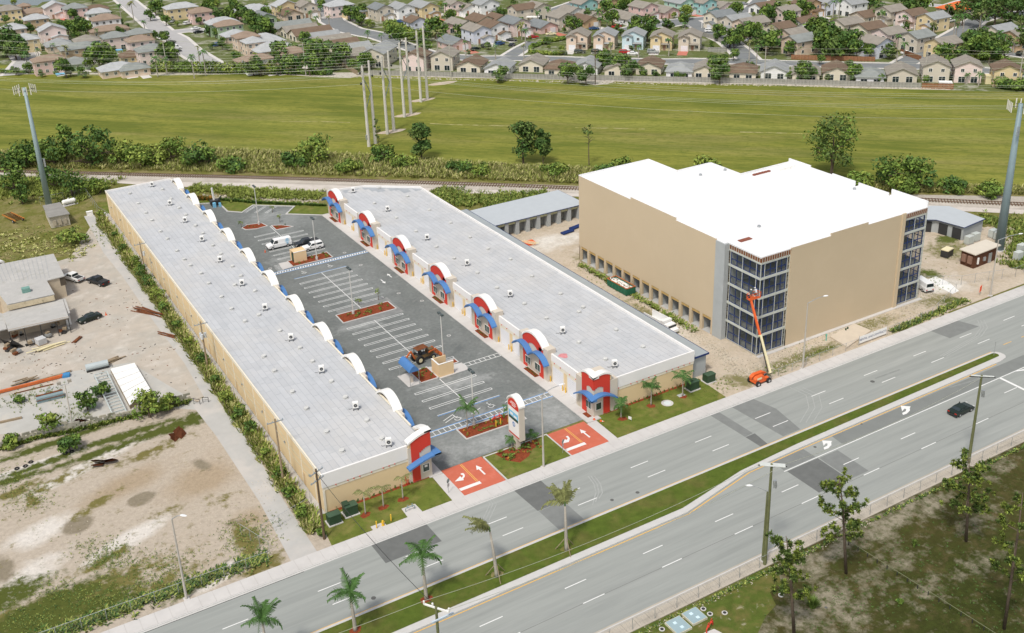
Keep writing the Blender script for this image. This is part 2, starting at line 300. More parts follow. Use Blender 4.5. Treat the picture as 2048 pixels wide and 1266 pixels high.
def make_tree(name, label, cat, loc, seed, R0, H, trunk_h, mats, n=420, size=0.32, group=None, nclump=14, sc=1.0, key=None):
    t = thing(name, label, cat, loc, random.uniform(0, 6.28), group)
    km = key or (seed, R0, H, n)
    cm = tmesh(('crown',)+tuple(km if isinstance(km, tuple) else (km,)), lambda: crown(seed, R0, H, n, size, nclump, trunk_h).mesh('crown', mats))
    def tr():
        rng = random.Random(seed+5); mb = MB(); top = trunk_h+H*0.55
        mb.tube([(0,0,0),(R0*0.03,0,top*0.5),(0,R0*0.05,top)], [max(.09,R0*0.07), R0*0.05, R0*0.02], 6)
        for k in range(6):
            a = k*1.05+rng.random(); z0 = trunk_h*0.8+H*0.08*k
            mb.tube([(0,0,z0),(R0*0.35*math.cos(a),R0*0.35*math.sin(a),z0+H*0.12),(R0*0.7*math.cos(a),R0*0.7*math.sin(a),z0+H*0.2)], [R0*0.035,R0*0.025,R0*0.01], 4)
        return mb.mesh('trunk', [M['bark']])
    tm = tmesh(('trunk', seed, R0, H, trunk_h), tr)
    link('crown', cm, t); link('trunk', tm, t)
    if sc != 1.0: t.scale = (sc, sc, sc)
    return t
def frond_mesh(L, mat_, droop=0.5, nseg=9, width=0.55, seed=1):
    rng = random.Random(seed); mb = MB(); pts = []
    for i in range(nseg+1):
        t = i/nseg; pts.append(Vector((L*t*math.cos(droop*t*0.9), 0, L*(0.42*t-droop*1.0*t*t))))
    mb.tube([tuple(p) for p in pts], [0.05*(1-0.8*i/nseg) for i in range(nseg+1)], 4)
    for i in range(1, nseg*2+1):
        t = i/(nseg*2); k = min(nseg-1, int(t*nseg)); p = pts[k].lerp(pts[k+1], t*nseg-k)
        wl = width*math.sin(min(1, t*1.15+0.12)*math.pi*0.93)+0.12
        for sd_ in (-1, 1):
            dx = 0.35*wl; dz = -0.45*wl+rng.uniform(-.12,.12)
            mb.add([tuple(p+Vector((-L*0.026,0,0))), tuple(p+Vector((L*0.026,0,0))), tuple(p+Vector((dx+L*.02, sd_*wl, dz))), tuple(p+Vector((dx-L*0.012, sd_*wl*0.9, dz)))], [(0,1,2,3)])
    return mb.mesh('frond', [mat_])
def palm(label, loc, H, L, nf, lean=(0,0), m='l_palm', wind=0.0, group=None, name='palm_tree', trunk_r=0.2, flare=1.5, seed=0, up=0.3):
    rng = random.Random(seed+11); t = thing(name, label, 'palm tree', loc, 0, group)
    tx, ty = lean[0]*H, lean[1]*H
    MB().tube([(0,0,0),(tx*0.1,ty*0.1,H*0.12),(tx*0.4,ty*0.4,H*0.5),(tx,ty,H)], [trunk_r*flare, trunk_r*1.25, trunk_r, trunk_r*0.55], 8).obj('trunk', M['palmbark'], t, smooth=True)
    MB().tube([(tx,ty,H-0.1),(tx,ty,H+0.5*L*0.3)], [trunk_r*0.65, trunk_r*0.3], 6).obj('crownshaft', M['l_palm'], t)
    fm = [tmesh(('frond', L, m, d), lambda d=d: frond_mesh(L, M[m], d)) for d in (0.35, 0.75)]
    for k in range(nf):
        o = link('frond', fm[k % 2], t, (tx, ty, H+0.15*L*0.3))
        a = k*2.399+rng.uniform(-.2,.2)
        if wind: a = wind+((a % 6.283)-3.14)*0.32
        o.rotation_euler = (0, -rng.uniform(-0.15, up+0.75) if k % 3 == 0 else -rng.uniform(-0.3, up), a)
        s = rng.uniform(0.8, 1.08); o.scale = (s,s,s)
    return t
def palm_far(label, loc, H, sc, group, m='l_palm', key=0):
    def cm():
        rng = random.Random(40+key); mb = MB()
        for k in range(15):
            a = k*2.399; el = rng.uniform(-0.5, 0.9); L = rng.uniform(1.9, 2.6)
            d = Vector((math.cos(a)*math.cos(el), math.sin(a)*math.cos(el), math.sin(el))); sdv = Vector((-math.sin(a), math.cos(a), 0))*0.33
            p1 = d*L*0.5+Vector((0,0,0.2)); p2 = d*L+Vector((0,0,-0.7))
            mb.add([(0,0,0), tuple(p1-sdv), tuple(p2), tuple(p1+sdv), tuple(p1+Vector((0,0,.18)))], [(0,1,4),(1,2,4),(2,3,4),(3,0,4)])
        return mb.mesh('crown', [M[m]])
    t = thing('palm_tree', label, 'palm tree', loc, random.random()*6, group)
    link('crown', tmesh(('pf', m, key), cm), t, (0,0,H)).scale = (sc,)*3
    link('trunk', tmesh(('pt',), lambda: MB().tube([(0,0,0),(0.1,0,0.5),(0,0,1)], [0.26,0.2,0.15], 5).mesh('trunk', [M['palmbark']])), t).scale = (1,1,H)
    return t
# ================================================================ THE GROUND AND ROADS
sheet('ground', [(-1500,-600),(2200,-600),(2200,2200),(-1500,2200)], -0.03, M['rough'])
E45 = Vector((0.7071,-0.7071)); N45 = Vector((0.7071,0.7071))
def D(n, e): v = N45*n+E45*e; return (v.x, v.y)         # n metres towards the houses, e metres along the fence line
sheet('field', [P(-260,318), P(0,318), P(200,300), P(400,298), P(700,312), P(1000,333), P(1500,357), P(1800,372), P(2048,380), P(2500,400), D(367,420), D(367,-420)], 0.0, M['field'])
sheet('housing_ground', [D(366,-420), D(366,420), D(1500,420), D(1500,-420)], 0.004, M['hoodgrass'])
sheet('rubble_strip', [P(-100,149),P(140,148.5),P(330,150),P(480,148),P(560,149),P(640,154),P(700,156),P(730,151),P(770,151),P(880,155),P(1024,158),P(1140,160),P(1165,166),P(1190,170.5),P(1215,168),P(1230,163),P(1330,166),P(1536,169),P(1700,176),P(1900,180),P(1905,176),P(1536,163),P(1200,156),P(880,149.5),P(700,145),P(560,146),P(-100,145)], 0.008, mat('pale_rubble', (0.50,0.46,0.40), 0.95, 0.2, 1.2, layers=(((0.25,0.22,0.15),0.8,0.5,0.65,0.8),)))
pad = [(-8,0),(-5,-2.4),(0,-3.2),(5,-1.8),(8,1),(5,2.6),(0,3),(-5,2)]
for (px, py, s) in ((783,263,.62),(815,230,.62),(845,200,.62),(885,166.5,.75)):
    c = P(px, py); a = -0.15
    sheet('gravel_pad', [(c[0]+(x*math.cos(a)-y*math.sin(a))*s, c[1]+(x*math.sin(a)+y*math.cos(a))*s) for x, y in pad], 0.012, M['sand'])
tr = [(-200,340),(0,344),(256,350.5),(512,357),(768,365),(1024,373),(1152,379),(1500,391),(1852,402),(2048,411),(2400,428)]
up = [(-200,336),(0,339),(177,343),(512,352),(768,359),(1024,367),(1155,372),(1500,381),(1814,389),(2048,393),(2400,404)]
lo = [(2400,452),(2048,428),(1852,418),(1500,404),(1150,393),(1024,388),(768,381),(560,375),(512,373),(177,362),(0,350),(-200,346)]
sheet('track_bed', [P(*q) for q in up]+[P(*q) for q in lo], 0.01, M['ballast'])
sheet('gravel_track', [P(640,383),P(500,379),P(300,371),P(180,362),P(512,366),P(768,374),P(1024,381),P(1150,387),P(1500,398),P(1852,410),P(2048,420),P(2400,442),P(2400,452),P(2048,428),P(1852,419),P(1500,404),P(1150,393),P(1024,388),P(768,384)], 0.014, M['gravel'])
# the railway: two rails, sleepers on a low bank of ballast
rt = thing('railway_track', 'single railway line of brown rails on pale ballast crossing behind the warehouses', 'railway', (0,0,0))
tw = [Vector(P(*q)) for q in tr]; dense = []
for a, b in zip(tw, tw[1:]):
    k = max(1, int((b-a).length/0.7)); dense += [a.lerp(b, i/k) for i in range(k)]
mb, rl, bk = MB(), [[],[]], MB()
for i, p in enumerate(dense[:-1]):
    d = (dense[i+1]-p).normalized(); q = Vector((-d.y, d.x))
    mb.beam((*(p-q*1.35), 0.30), (*(p+q*1.35), 0.30), 0.26, 0.14)
    if i % 8 == 0:
        for s, L in ((-0.75, rl[0]), (0.75, rl[1])): L.append((*(p+q*s), 0.45))
stuff(mb.obj('sleeper', mat('old_sleeper', (0.17,0.125,0.085), 0.95, 0.3, 0.6), rt))
for L in rl: MB().tube(L, 0.09, 4).obj('rail', mat('rusty_rail', (0.13,0.075,0.045), 0.7, 0.2), rt)
for a, b in zip(tw, tw[1:]):
    d = (b-a).normalized(); q = Vector((-d.y, d.x)); A = [a-q*2.3, b-q*2.3, b+q*2.3, a+q*2.3]; B = [a-q*1.5, b-q*1.5, b+q*1.5, a+q*1.5]
    bk.add([(*v, 0.0) for v in A]+[(*v, 0.25) for v in B], [(4,5,6,7),(0,1,5,4),(2,3,7,6)])
bk.obj('ballast_bank', M['ballast'], rt)
# ground of the lots
sheet('yard_ground', [P(-90,520),P(60,540),P(140,515),P(190,440),P(205,430),(36.5,264),(37.2,163),(30.3,161.8),(-12,165)], 0.004, M['yarddirt'])
sheet('alley', [(34.6,268),(32.3,268),(32.0,256),(31.5,240),(32.2,222),(32.4,200),(33.0,176),(32.6,162),(30.2,160),(30.8,149),(31.0,128),(30.3,113),(33.9,113),(34.1,131),(34.6,140),(35.0,163),(34.8,200),(34.6,226)], 0.012, M['alley'])
sheet('yard_slab', [P(-20,870),P(-20,800),P(110,770),P(130,745),P(260,725),P(420,820),P(395,820),P(330,815),P(250,835),P(120,860)], 0.008, mat('yard_concrete', (0.44,0.43,0.40), 0.9, 0.08, 0.4, layers=(((0.52,0.48,0.42),0.25,0.5,0.7,0.8),)))
s = 3.957; c1 = crop(s,0,640); c2 = crop(s,0,946)
def blob(name, cx, cy, rx, ry, m, z, a=0.0, sd=1):
    rng = random.Random(sd); c = P(cx, cy); pts = []
    for k in range(26):
        t = k*6.2832/26; w_ = 1+0.12*math.sin(2*t+sd)+0.09*math.sin(5*t+sd*2)+rng.uniform(-.04,.04)
        x, y = rx*math.cos(t)*w_, ry*math.sin(t)*w_; pts.append((c[0]+x*math.cos(a)-y*math.sin(a), c[1]+x*math.sin(a)+y*math.cos(a)))
    sheet(name, pts, z, m)
# open ground whose weeds, damp hollows and bare sand fade into each other
def soft_ground(name, outline, step, z, base, layers, spots, seed=0):
    xs = [p[0] for p in outline]; ys = [p[1] for p in outline]; x0, x1, y0, y1 = min(xs), max(xs), min(ys), max(ys)
    nx, ny = int((x1-x0)/step)+1, int((y1-y0)/step)+1
    def inside(x, y):
        c_ = False; n = len(outline)
        for i in range(n):
            (ax,ay),(bx,by) = outline[i], outline[(i+1)%n]
            if (ay > y) != (by > y) and x < (bx-ax)*(y-ay)/(by-ay)+ax: c_ = not c_
        return c_
    V = np.array([(x0+(x1-x0)*i/(nx-1), y0+(y1-y0)*j/(ny-1)) for j in range(ny) for i in range(nx)])
    F_ = [(j*nx+i, j*nx+i+1, (j+1)*nx+i+1, (j+1)*nx+i) for j in range(ny-1) for i in range(nx-1) if inside(x0+(x1-x0)*(i+.5)/(nx-1), y0+(y1-y0)*(j+.5)/(ny-1))]
    me = bpy.data.meshes.new(name); me.from_pydata([(a, b, z) for a, b in V], [], F_); me.update()
    m = bpy.data.materials.new(name); m.use_nodes = True; n, l = m.node_tree.nodes, m.node_tree.links; b_ = n['Principled BSDF']; b_.inputs['Roughness'].default_value = .95; b_.inputs['Specular IOR Level'].default_value = .06
    geo = n.new('ShaderNodeNewGeometry'); cur = n.new('ShaderNodeRGB'); cur.outputs[0].default_value = (*base,1); cur = cur.outputs[0]
    def noise(sc, det=6): t = n.new('ShaderNodeTexNoise'); t.inputs['Scale'].default_value = sc; t.inputs['Detail'].default_value = det; t.inputs['Roughness'].default_value = .68; l.new(geo.outputs['Position'], t.inputs['Vector']); return t.outputs['Fac']
    for k, (nm, col, sc, bias, gain, soft) in enumerate(layers):
        val = np.full(len(V), bias)
        for (px, py, rx, ry, a, s_) in spots.get(nm, ()):
            c_ = P(px,py); dx, dy = V[:,0]-c_[0], V[:,1]-c_[1]; u = (dx*math.cos(a)+dy*math.sin(a))/rx; v = (-dx*math.sin(a)+dy*math.cos(a))/ry
            val = np.maximum(val, bias+(s_-bias)*np.exp(-(u*u+v*v)**1.3)) if s_ > bias else np.minimum(val, bias+(s_-bias)*np.exp(-(u*u+v*v)))
        at = me.attributes.new(nm, 'FLOAT', 'POINT'); at.data.foreach_set('value', val.astype(np.float32))
        an = n.new('ShaderNodeAttribute'); an.attribute_name = nm; nz = noise(sc)
        ma = n.new('ShaderNodeMath'); ma.operation = 'MULTIPLY_ADD'; ma.inputs[1].default_value = gain; l.new(nz, ma.inputs[0]); l.new(an.outputs['Fac'], ma.inputs[2])
        mr = n.new('ShaderNodeMapRange'); mr.inputs[1].default_value = .5+gain*.5-soft; mr.inputs[2].default_value = .5+gain*.5+soft; l.new(ma.outputs[0], mr.inputs[0])
        mx = n.new('ShaderNodeMixRGB'); mx.inputs[2].default_value = (*col,1); l.new(mr.outputs[0], mx.inputs[0]); l.new(cur, mx.inputs[1]); cur = mx.outputs[0]
    vr = n.new('ShaderNodeMapRange'); vr.inputs[1].default_value = .3; vr.inputs[2].default_value = .7; vr.inputs[3].default_value = .86; vr.inputs[4].default_value = 1.14; l.new(noise(1.6), vr.inputs[0])
    vm = n.new('ShaderNodeVectorMath'); vm.operation = 'SCALE'; l.new(cur, vm.inputs[0]); l.new(vr.outputs[0], vm.inputs['Scale']); l.new(vm.outputs[0], b_.inputs['Base Color'])
    bn = n.new('ShaderNodeBump'); bn.inputs['Strength'].default_value = .6; bn.inputs['Distance'].default_value = .12; l.new(noise(3.5), bn.inputs['Height']); l.new(bn.outputs[0], b_.inputs['Normal'])
    me.materials.append(m); o = bpy.data.objects.new(name, me); C.objects.link(o); return struct(o)
soft_ground('vacant_ground', [(36.9,163),(31.0,161.8),(12,163),(-14,165),(-45,168),(-60,112.9),(36.9,112.9)], .5, .006, (.43,.37,.30),
  [('pale',(.60,.56,.51),.25,.15,.8,.18),('tan',(.36,.285,.20),.12,.22,.9,.25),('wet',(.235,.20,.145),.5,0,.9,.16),('weed',(.165,.145,.05),.55,.05,2.6,.22),('green',(.080,.095,.022),.7,-.05,2.2,.25),('grain',(.22,.185,.12),2.6,.12,1.3,.08)],
  {'pale':[(250,1085,7,2,.4,.9),(90,1060,6,3,.3,.75),(170,935,12,1.6,.35,.8),(60,935,9,1.2,.1,1),(440,1150,4,1.4,.4,.9),(60,1150,6,3,.5,.75)],
   'tan':[(400,960,5,4,0,.9),(250,970,7,3,.3,.8),(500,1040,3,3,0,.8)],
   'wet':[(283,998,2.1,1.7,.2,1.1),(155,1050,2.4,2.0,.4,1.1),(405,930,1.3,2.8,.3,.75),(470,1045,1.8,1.2,0,.6),(5,1140,2,4,0,.8)],
   'weed':[(190,1010,4.5,1.3,.5,.75),(150,1210,13,3.2,.25,.95),(60,1240,9,4,.1,.95),(210,1120,4.5,1.5,.3,.8),(300,1180,8,1.6,.3,.8),(495,1080,2.0,5,-.2,.9),(260,1160,9,2,.2,.55),(65,1005,1.0,2.5,0,.9),(120,960,10,1.6,.3,.6),(300,905,6,1.5,.2,.75),(30,985,5,1.5,.2,.8),(530,1130,3,2,.3,.9),(440,1000,2,2,0,.5),(330,1030,3,2,.2,.5)],
   'green':[(70,1230,11,3.4,.2,1.05),(0,1200,7,3,.2,.95),(200,1215,6,2.0,.3,.95),(380,1180,5,1.0,.3,.8),(330,860,9,1.6,.02,1.0),(380,840,4,2.4,0,.95),(200,905,11,1.3,.10,.9),(80,930,9,1.1,.12,.9),(20,960,6,1.4,.1,.9),(110,885,12,1.3,.1,1.0),(250,870,10,1.3,.05,1.0),(130,1230,9,1.8,.25,.9),(40,1262,9,2,.1,.9),(215,1118,2.5,.8,.3,.7)]})
soft_ground('scrub_ground', [(30,78.4),(150,78.4),(190,78.4),(190,20),(30,20)], .6, .004, (.060,.055,.018),
  [('olive',(.040,.046,.012),.12,.32,1.2,.25),('brown',(.125,.095,.045),.35,.30,1.6,.2),('pale',(.27,.24,.175),.6,.0,2.6,.34),('weed',(.055,.068,.016),.9,.36,1.8,.2),('grain',(.29,.26,.18),2.2,.12,1.8,.10)],
  {'olive':[(1990,1180,14,9,0,.9),(1900,1240,10,8,0,.8)],
   'pale':[(1620,1130,4,2.4,.2,.8),(1700,1075,7,1.3,.3,1.0),(1800,1030,6,1.6,.35,.9),(1760,1060,5,2.2,.2,.8),(1860,1010,4,2,.2,.75),(1660,1200,4,3,0,.75),(1600,1235,4,3,.2,.7),(1800,1120,5,2,0,.5),(1740,1165,4,2,.3,.5),(1860,960,6,1.5,.4,.7),(1950,1130,5,2,0,.42),(1700,1240,4,2.5,0,.6),(1850,1180,5,1.8,.1,.45),(1960,1040,6,2,0,.45),(1560,1150,3,1,.3,.6),(1530,1260,3,2,0,.6),(2000,930,6,2,.3,.45)]})
soft_ground('construction_ground', [(104.5,112.9),(104.5,206),(112,206),(133,206),(150,186),(182,150),(210,132),(215,113.6),(160,113.2)], .6, .004, (.50,.425,.335),
  [('pale',(.64,.60,.54),.3,.10,1.6,.3),('tan',(.38,.31,.215),.25,.25,1.5,.3),('weed',(.20,.185,.085),.8,.02,2.4,.25),('green',(.10,.12,.028),.9,-.1,2.2,.28),('grain',(.24,.20,.13),2.4,.22,1.6,.08)],
  {'pale':[(1100,485,9,4,0,.9),(1885,572,5,3,-.3,1.3),(1350,660,2,8,0,.6),(1700,660,4,1.5,0,.8),(1190,500,3,3,0,.6)],
   'weed':[(1225,560,1.6,9,0,.9),(1300,630,1.6,8,0,.8),(1600,715,12,1.6,0,.9),(1480,760,3,3,0,.8),(1740,650,8,2,0,.8),(1900,500,6,5,0,.8),(1870,600,5,2,0,.8),(1170,520,2,4,0,.7)],
   'green':[(1895,478,3.5,2.5,0,1.0),(1860,548,2.5,3,0,.9),(1900,602,3,1.5,0,.9),(1650,700,8,.7,0,.8),(1830,645,8,.9,.1,1.1),(1545,745,4,.7,0,.7)]})
sheet('lime_heap', [P(1853,560),P(1872,553),P(1900,566),P(1918,582),P(1905,588),P(1880,575)], .03, M['white'])
# ---- the main road
X0, X1 = -120, 420
sheet('road', [(X0,80.6),(X1,80.6),(X1,110.4),(X0,110.4)], 0.0, M['asphalt'])
rd = lambda n, pts, m, z=0.004: sheet(n, pts, z, m)
rd('road_patch', [(40.5,110.2),(48.7,110.2),(48.8,105.8),(40.6,105.8)], M['patch']); rd('road_patch', [(62.7,110.2),(67.2,110.2),(67.25,104.3),(63.0,104.3)], M['patch'])
rd('road_patch', [(63.1,104.2),(67.2,104.2),(67.3,99.3),(63.2,99.3)], M['patch2']); rd('road_patch', [(99.1,110.1),(100.9,110.1),(101.1,102.6),(99.4,102.5)], M['patch2'])
rd('road_patch', [(99.4,102.4),(101.3,102.4),(100.9,99.2),(99.5,99.2)], M['patch']); rd('road_patch', [(103.6,110.1),(108.2,110.1),(109.1,105.9),(107.9,99.4),(104.3,99.4)], M['patch2'])
rd('road_patch', [(151.0,110.3),(158.4,110.3),(159.6,106.5),(151.5,106.4)], M['patch2']); rd('road_patch', [(98.2,95.2),(104.3,95.2),(104.3,92.75),(98.0,92.75)], M['patch2'])
rd('road_patch', [(98.2,92.3),(104.3,92.3),(104.1,86.1),(98.2,86.1)], M['patch']); rd('turn_lane', [(110.4,95.3),(X1,95.3),(X1,92.75),(110.1,92.75)], M['turn'])
rd('road_patch', [(104.5,92.2),(108.3,92.2),(108.0,86.0),(104.3,86.0)], M['patch2'])
mk = lambda n, pts, m=M['marking'], z=0.009: sheet(n, pts, z, m)
d_obj = None
for k in range(-8, 26):
    for (y, x0) in ((105.53, 92.1), (102.28, 92.75), (89.05, 69.6), (85.6, 70.0)):
        x = x0+k*12.19
        if x > 330 or x < -60: continue
        if 92.3 < x < 92: continue
        if d_obj is None: d_obj = MB().sheet([(0,-.07),(3.2,-.07),(3.2,.07),(0,.07)], 0).obj('lane_dash', M['marking'], None, (x,y,0.009)); struct(d_obj)
        else:
            o = d_obj.copy(); C.objects.link(o); o.location = (x,y,0.009)
mk('edge_line', [(X0,98.98),(153,98.98),(153,99.12),(X0,99.12)], M['yellowline']); mk('seam_line', [(X0,85.56),(X1,85.56),(X1,85.62),(X0,85.62)], mat('road_seam', (0.17,0.17,0.165)), 0.006)
mk('edge_line', [(X0,92.28),(80,92.28),(93.5,95.0),(104,95.28),(150,95.75),(150,95.9),(104,95.42),(93.4,95.15),(79.9,92.42),(X0,92.42)], M['yellowline'])
mk('turn_line', [(97.8,92.44),(X1,92.75),(X1,92.9),(97.8,92.58)]); mk('cross_bar', [(146.2,92.5),(146.7,92.5),(146.5,85.8),(146.0,85.8)]); mk('cross_bar', [(150.3,92.5),(151.0,92.5),(153,92.0),(152.6,91.6)])
for x in (157, 162, 167, 172): mk('edge_line', [(x,99.5),(x+2.2,99.5),(x+2.2,99.64),(x,99.64)], M['yellowline'])
def arrow(c, rot, kind='left', s=1.0, m=None, z=0.014):
    if kind == 'straight': pts = [(-1.4,-.14),(.35,-.14),(.35,-.5),(1.5,0),(.35,.5),(.35,.14),(-1.4,.14)]
    else:
        pts = []
        for k in range(9): a = -1.57+k*1.75/8; pts.append((0.95*math.cos(a)*1.0, 0.95*math.sin(a)))
        head = [(1.45,0.30),(0.45,1.75),(-0.05,0.25)]
        inner = [];
        for k in range(8, -1, -1): a = -1.57+k*1.75/8; inner.append((0.55*math.cos(a), -0.05+0.85*math.sin(a)*0.8))
        pts = pts+head+inner
        pts = [(-x if kind == 'right' else x, y) for x, y in pts]
    ca, sa = math.cos(rot), math.sin(rot)
    o = sheet('lane_arrow', [(c[0]+(x*ca-y*sa)*s, c[1]+(x*sa+y*ca)*s) for x, y in pts], z, m or M['marking']); return o
for dx, dy in ((0,0),(-622,274)): sheet('lane_arrow', crop(3.957,1536,640)([(x+dx,y+dy) for x, y in ((1068,752),(1098,742),(1124,716),(1122,698),(1128,684),(1050,679),(1062,722),(1080,702),(1094,706),(1090,722),(1062,736))]), 0.014, M['marking'])
# kerbs and the median
mk_ = struct
mo = MB(); nose = [(149.2,98.9),(151.6,98.9)]+[(152.6+1.35*math.sin(t), 97.55+1.35*math.cos(t)) for t in (0.3,0.8,1.3,1.8,2.3,2.8)]+[(151.4,96.0),(104,95.65),(93.0,95.35),(80.0,92.65),(X0,92.65),(X0,98.9)]
struct(MB().prism(nose, -0.02, 0.12).obj('median_kerb', M['kerb']))
gr_ = [(149.2,98.5),(151.6,98.5)]+[(152.3+0.75*math.sin(t), 97.85+0.65*math.cos(t)) for t in (0.3,0.9,1.5,2.1,2.7)]+[(150.5,97.2),(104,96.6),(92.6,96.0),(80.0,93.7),(X0,93.7),(X0,98.45)]
sheet('median_grass', gr_, 0.15, M['median'])
# north pavement and kerb, made of slabs
struct(MB().box(X0,X1,110.4,110.62,-0.02,0.10).obj('road_kerb', M['kerb']))
struct(MB().box(X0,X1,110.15,110.4,-0.02,0.012).obj('road_gutter', M['kerb']))
pv = MB().box(X0,X1,110.62,112.9,-0.03,0.09).obj('pavement', mat('pavement_bed', (0.47,0.45,0.43))); struct(pv)
sm = MB().box(0.02,1.78,0.01,2.27,0,0.03).mesh('slab', [M['concrete']])
for k in range(-8, 100): link('slab', sm, pv, (k*1.8, 110.62, 0.09))
# south pavement
struct(MB().box(X0,X1,80.3,80.5,-0.02,0.12).obj('road_kerb', M['kerb'])); sheet('gutter', [(X0,80.5),(X1,80.5),(X1,80.8),(X0,80.8)], .004, M['slab'])
pv = MB().box(X0,X1,78.45,80.3,-0.03,0.07).obj('pavement', mat('pavement_bed2', (0.30,0.27,0.225))); struct(pv)
sm = MB().box(0.02,1.78,0.01,1.83,0,0.03).mesh('slab', [M['slab']])
for k in range(24, 106): link('slab', sm, pv, (k*1.8, 78.45, 0.07))
sheet('grass_patch', [P(1060,1340),P(1269,1262),P(1400,1200),P(1536,1133),P(1556,1138),P(1562,1165),P(1540,1185),P(1552,1210),P(1530,1235),P(1505,1290),P(1480,1330)], 0.010, mat('patchy_grass', (0.085,0.115,0.022), 0.9, 0.22, 0.8, 0.5, 5, layers=(((0.17,0.13,0.05),0.4,0.45,0.68,0.8),((0.36,0.33,0.24),0.7,0.60,0.70,0.7))))
# ---- the car park between the two warehouses
soft_ground('car_park', [(54.0,120.4),(81.6,120.4),(81.6,233.2),(74.7,239.2),(78.3,243.4),(69.9,250.4),(63.2,249.8),(63.2,257.5),(54.0,262)], .6, .008, (.170,.182,.176), [('stain',(.125,.133,.128),.15,.25,1.2,.25),('worn',(.235,.247,.240),.22,.22,1.6,.3),('dust',(.32,.33,.322),.6,.02,2.2,.35)], {'worn':[(960,870,9,4,0,.9),(700,560,6,14,0,.6),(560,440,7,8,0,.8),(1090,830,6,4,0,.7),(900,760,6,5,0,.6),(880,880,4,4,0,.8)],'dust':[(985,885,6,2.2,.1,.75),(1120,835,3,5,0,.75),(1085,800,4,3,0,.6),(860,770,3,6,0,.4),(925,765,6,1.6,0,.8),(720,650,5,2,0,.7),(560,520,3,3,0,.5),(900,905,3,3,0,.6),(540,430,6,3,0,.5),(960,830,4,3,0,.5)]})
c8 = crop(7.877,500,400)
def kerbline(pts, closed=False, w_=0.22, h=0.13, parent=None):
    mb = MB(); pts = [Vector(p) for p in pts]; seg = list(zip(pts, pts[1:]+([pts[0]] if closed else []))) if closed else list(zip(pts, pts[1:]))
    for a, b in seg:
        d = (b-a).normalized()*w_/2; mb.beam((*(a-d), h/2-0.01), (*(b+d), h/2-0.01), w_, h+0.02)
        h += 0.0011
    o = mb.obj('kerb', M['kerb'], parent); struct(o); return o
kerbline([(54.6,262),(63.2,257.5),(63.2,249.8),(66.0,246.9),(69.9,250.4),(78.3,243.3),(74.7,239.2),(81.7,233.2)], w_=0.35)
sheet('lawn', [(66.0,247.0),(63.3,250),(63.3,257.5),(54,263.5),(39,266.5),(37.5,266.5),(37.3,276),(54,270),(63,262),(72,254.5),(79,248),(83.6,243),(86,234.6),(83.4,233.3),(81.8,233.4),(74.8,239.3),(78.4,243.4),(70,250.5)], 0.02, M['grass'])
o = MB().prism([(81.6,119.0),(84.2,119.0),(84.2,233.4),(81.6,233.4)], -0.02, 0.12).obj('walkway', mat('walkway_bed', (0.47,0.45,0.43))); struct(o)
sm = MB().box(0.01,2.5,0.02,2.98,0,0.02).mesh('slab', [M['concrete']])
for k in range(38): link('slab', sm, o, (81.62,119.2+k*3.0,0.12))
struct(MB().box(54.0,56.1,119.6,262,-0.02,0.12).obj('walkway', M['concrete']))
# entrance
sheet('red_entrance', [(56.2,112.95),(63.0,112.95),(63.0,120.35),(56.2,120.35)], 0.012, M['redpave']); sheet('red_entrance', [(74.5,112.95),(81.4,112.95),(81.4,119.9),(74.5,119.9)], 0.012, M['redpave'])
sheet('entrance_walk', [(54.2,112.95),(56.2,112.95),(56.2,119.6),(54.4,119.6)], 0.016, M['concrete']); sheet('entrance_walk', [(81.4,112.95),(83.0,112.95),(83.2,119.0),(81.4,119.0)], 0.016, M['concrete'])
sheet('red_entrance', [(56.2,110.7),(63.0,110.7),(63.0,111.0),(56.2,111.0)], -0.01, M['redpave'])
for (a, b, xm) in ((56.3,59.6,59.4), (74.6,78.0,77.8)):
    mk('stop_bar', [(a,114.3),(b+.1,114.3),(b+.1,114.95),(a,114.95)], z=0.017)
    for dx in (-.12, .12): mk('centre_line', [(xm+dx-.05,115.1),(xm+dx+.05,115.1),(xm+dx+.05,120.2 if a < 60 else 119.85),(xm+dx-.05,120.2 if a < 60 else 119.85)], M['yellowline'], 0.017)
arrow((61.2,117.3), 1.5708, 'straight', 0.95, z=0.018); sheet('lane_arrow', crop(7.914,840,860)([(645,688),(685,683),(710,712),(705,748),(686,765),(692,795),(552,816),(636,733),(656,756),(674,742),(680,722),(665,710),(648,712)]), 0.018, M['marking'])
arrow((79.6,116.9), 1.5708, 'straight', 0.95, z=0.018); sheet('lane_arrow', crop(7.45,1000,760)([(978,842),(1012,832),(1040,868),(1034,900),(1024,925),(926,946),(972,880),(984,896),(1004,884),(1008,864),(992,856)]), 0.018, M['marking'])
for (x, y) in ((61.9,216.8),(61.3,189.5),(77.9,191.5),(80.3,194.0)): pass
# lawns and islands
def island(pts, m=M['mulch'], z=0.10, name='planting_bed'):
    sheet(name, pts, z, m); kerbline(pts, True)
sheet('lawn', [(36.0,112.95),(54.2,112.95),(54.2,119.4),(54.2,120.2),(36.8,120.2)], 0.02, M['grass']); sheet('lawn', [(83.1,112.95),(104.9,112.95),(105.2,120.3),(83.4,120.3)], 0.02, M['grass'])
sheet('lawn', [(63.2,112.95),(74.3,112.95),(74.3,119.8),(63.2,119.8)], 0.10, M['grass']); kerbline([(63.15,112.95),(63.15,119.9),(74.35,119.9),(74.35,112.95)])
sheet('mulch_bed', [(65.0,119.7),(72.5,119.7),(72.0,118.0),(70.3,117.6),(69.0,116.3),(67.0,115.6),(65.6,117.2)], 0.105, M['mulch'])
sheet('mulch_strip', [(38.6,120.4),(54.2,120.4),(54.2,119.75),(38.6,119.75)], 0.026, M['mulch']); sheet('mulch_strip', [(85.2,120.4),(104,120.4),(104,119.75),(85.2,119.75)], 0.026, M['mulch'])
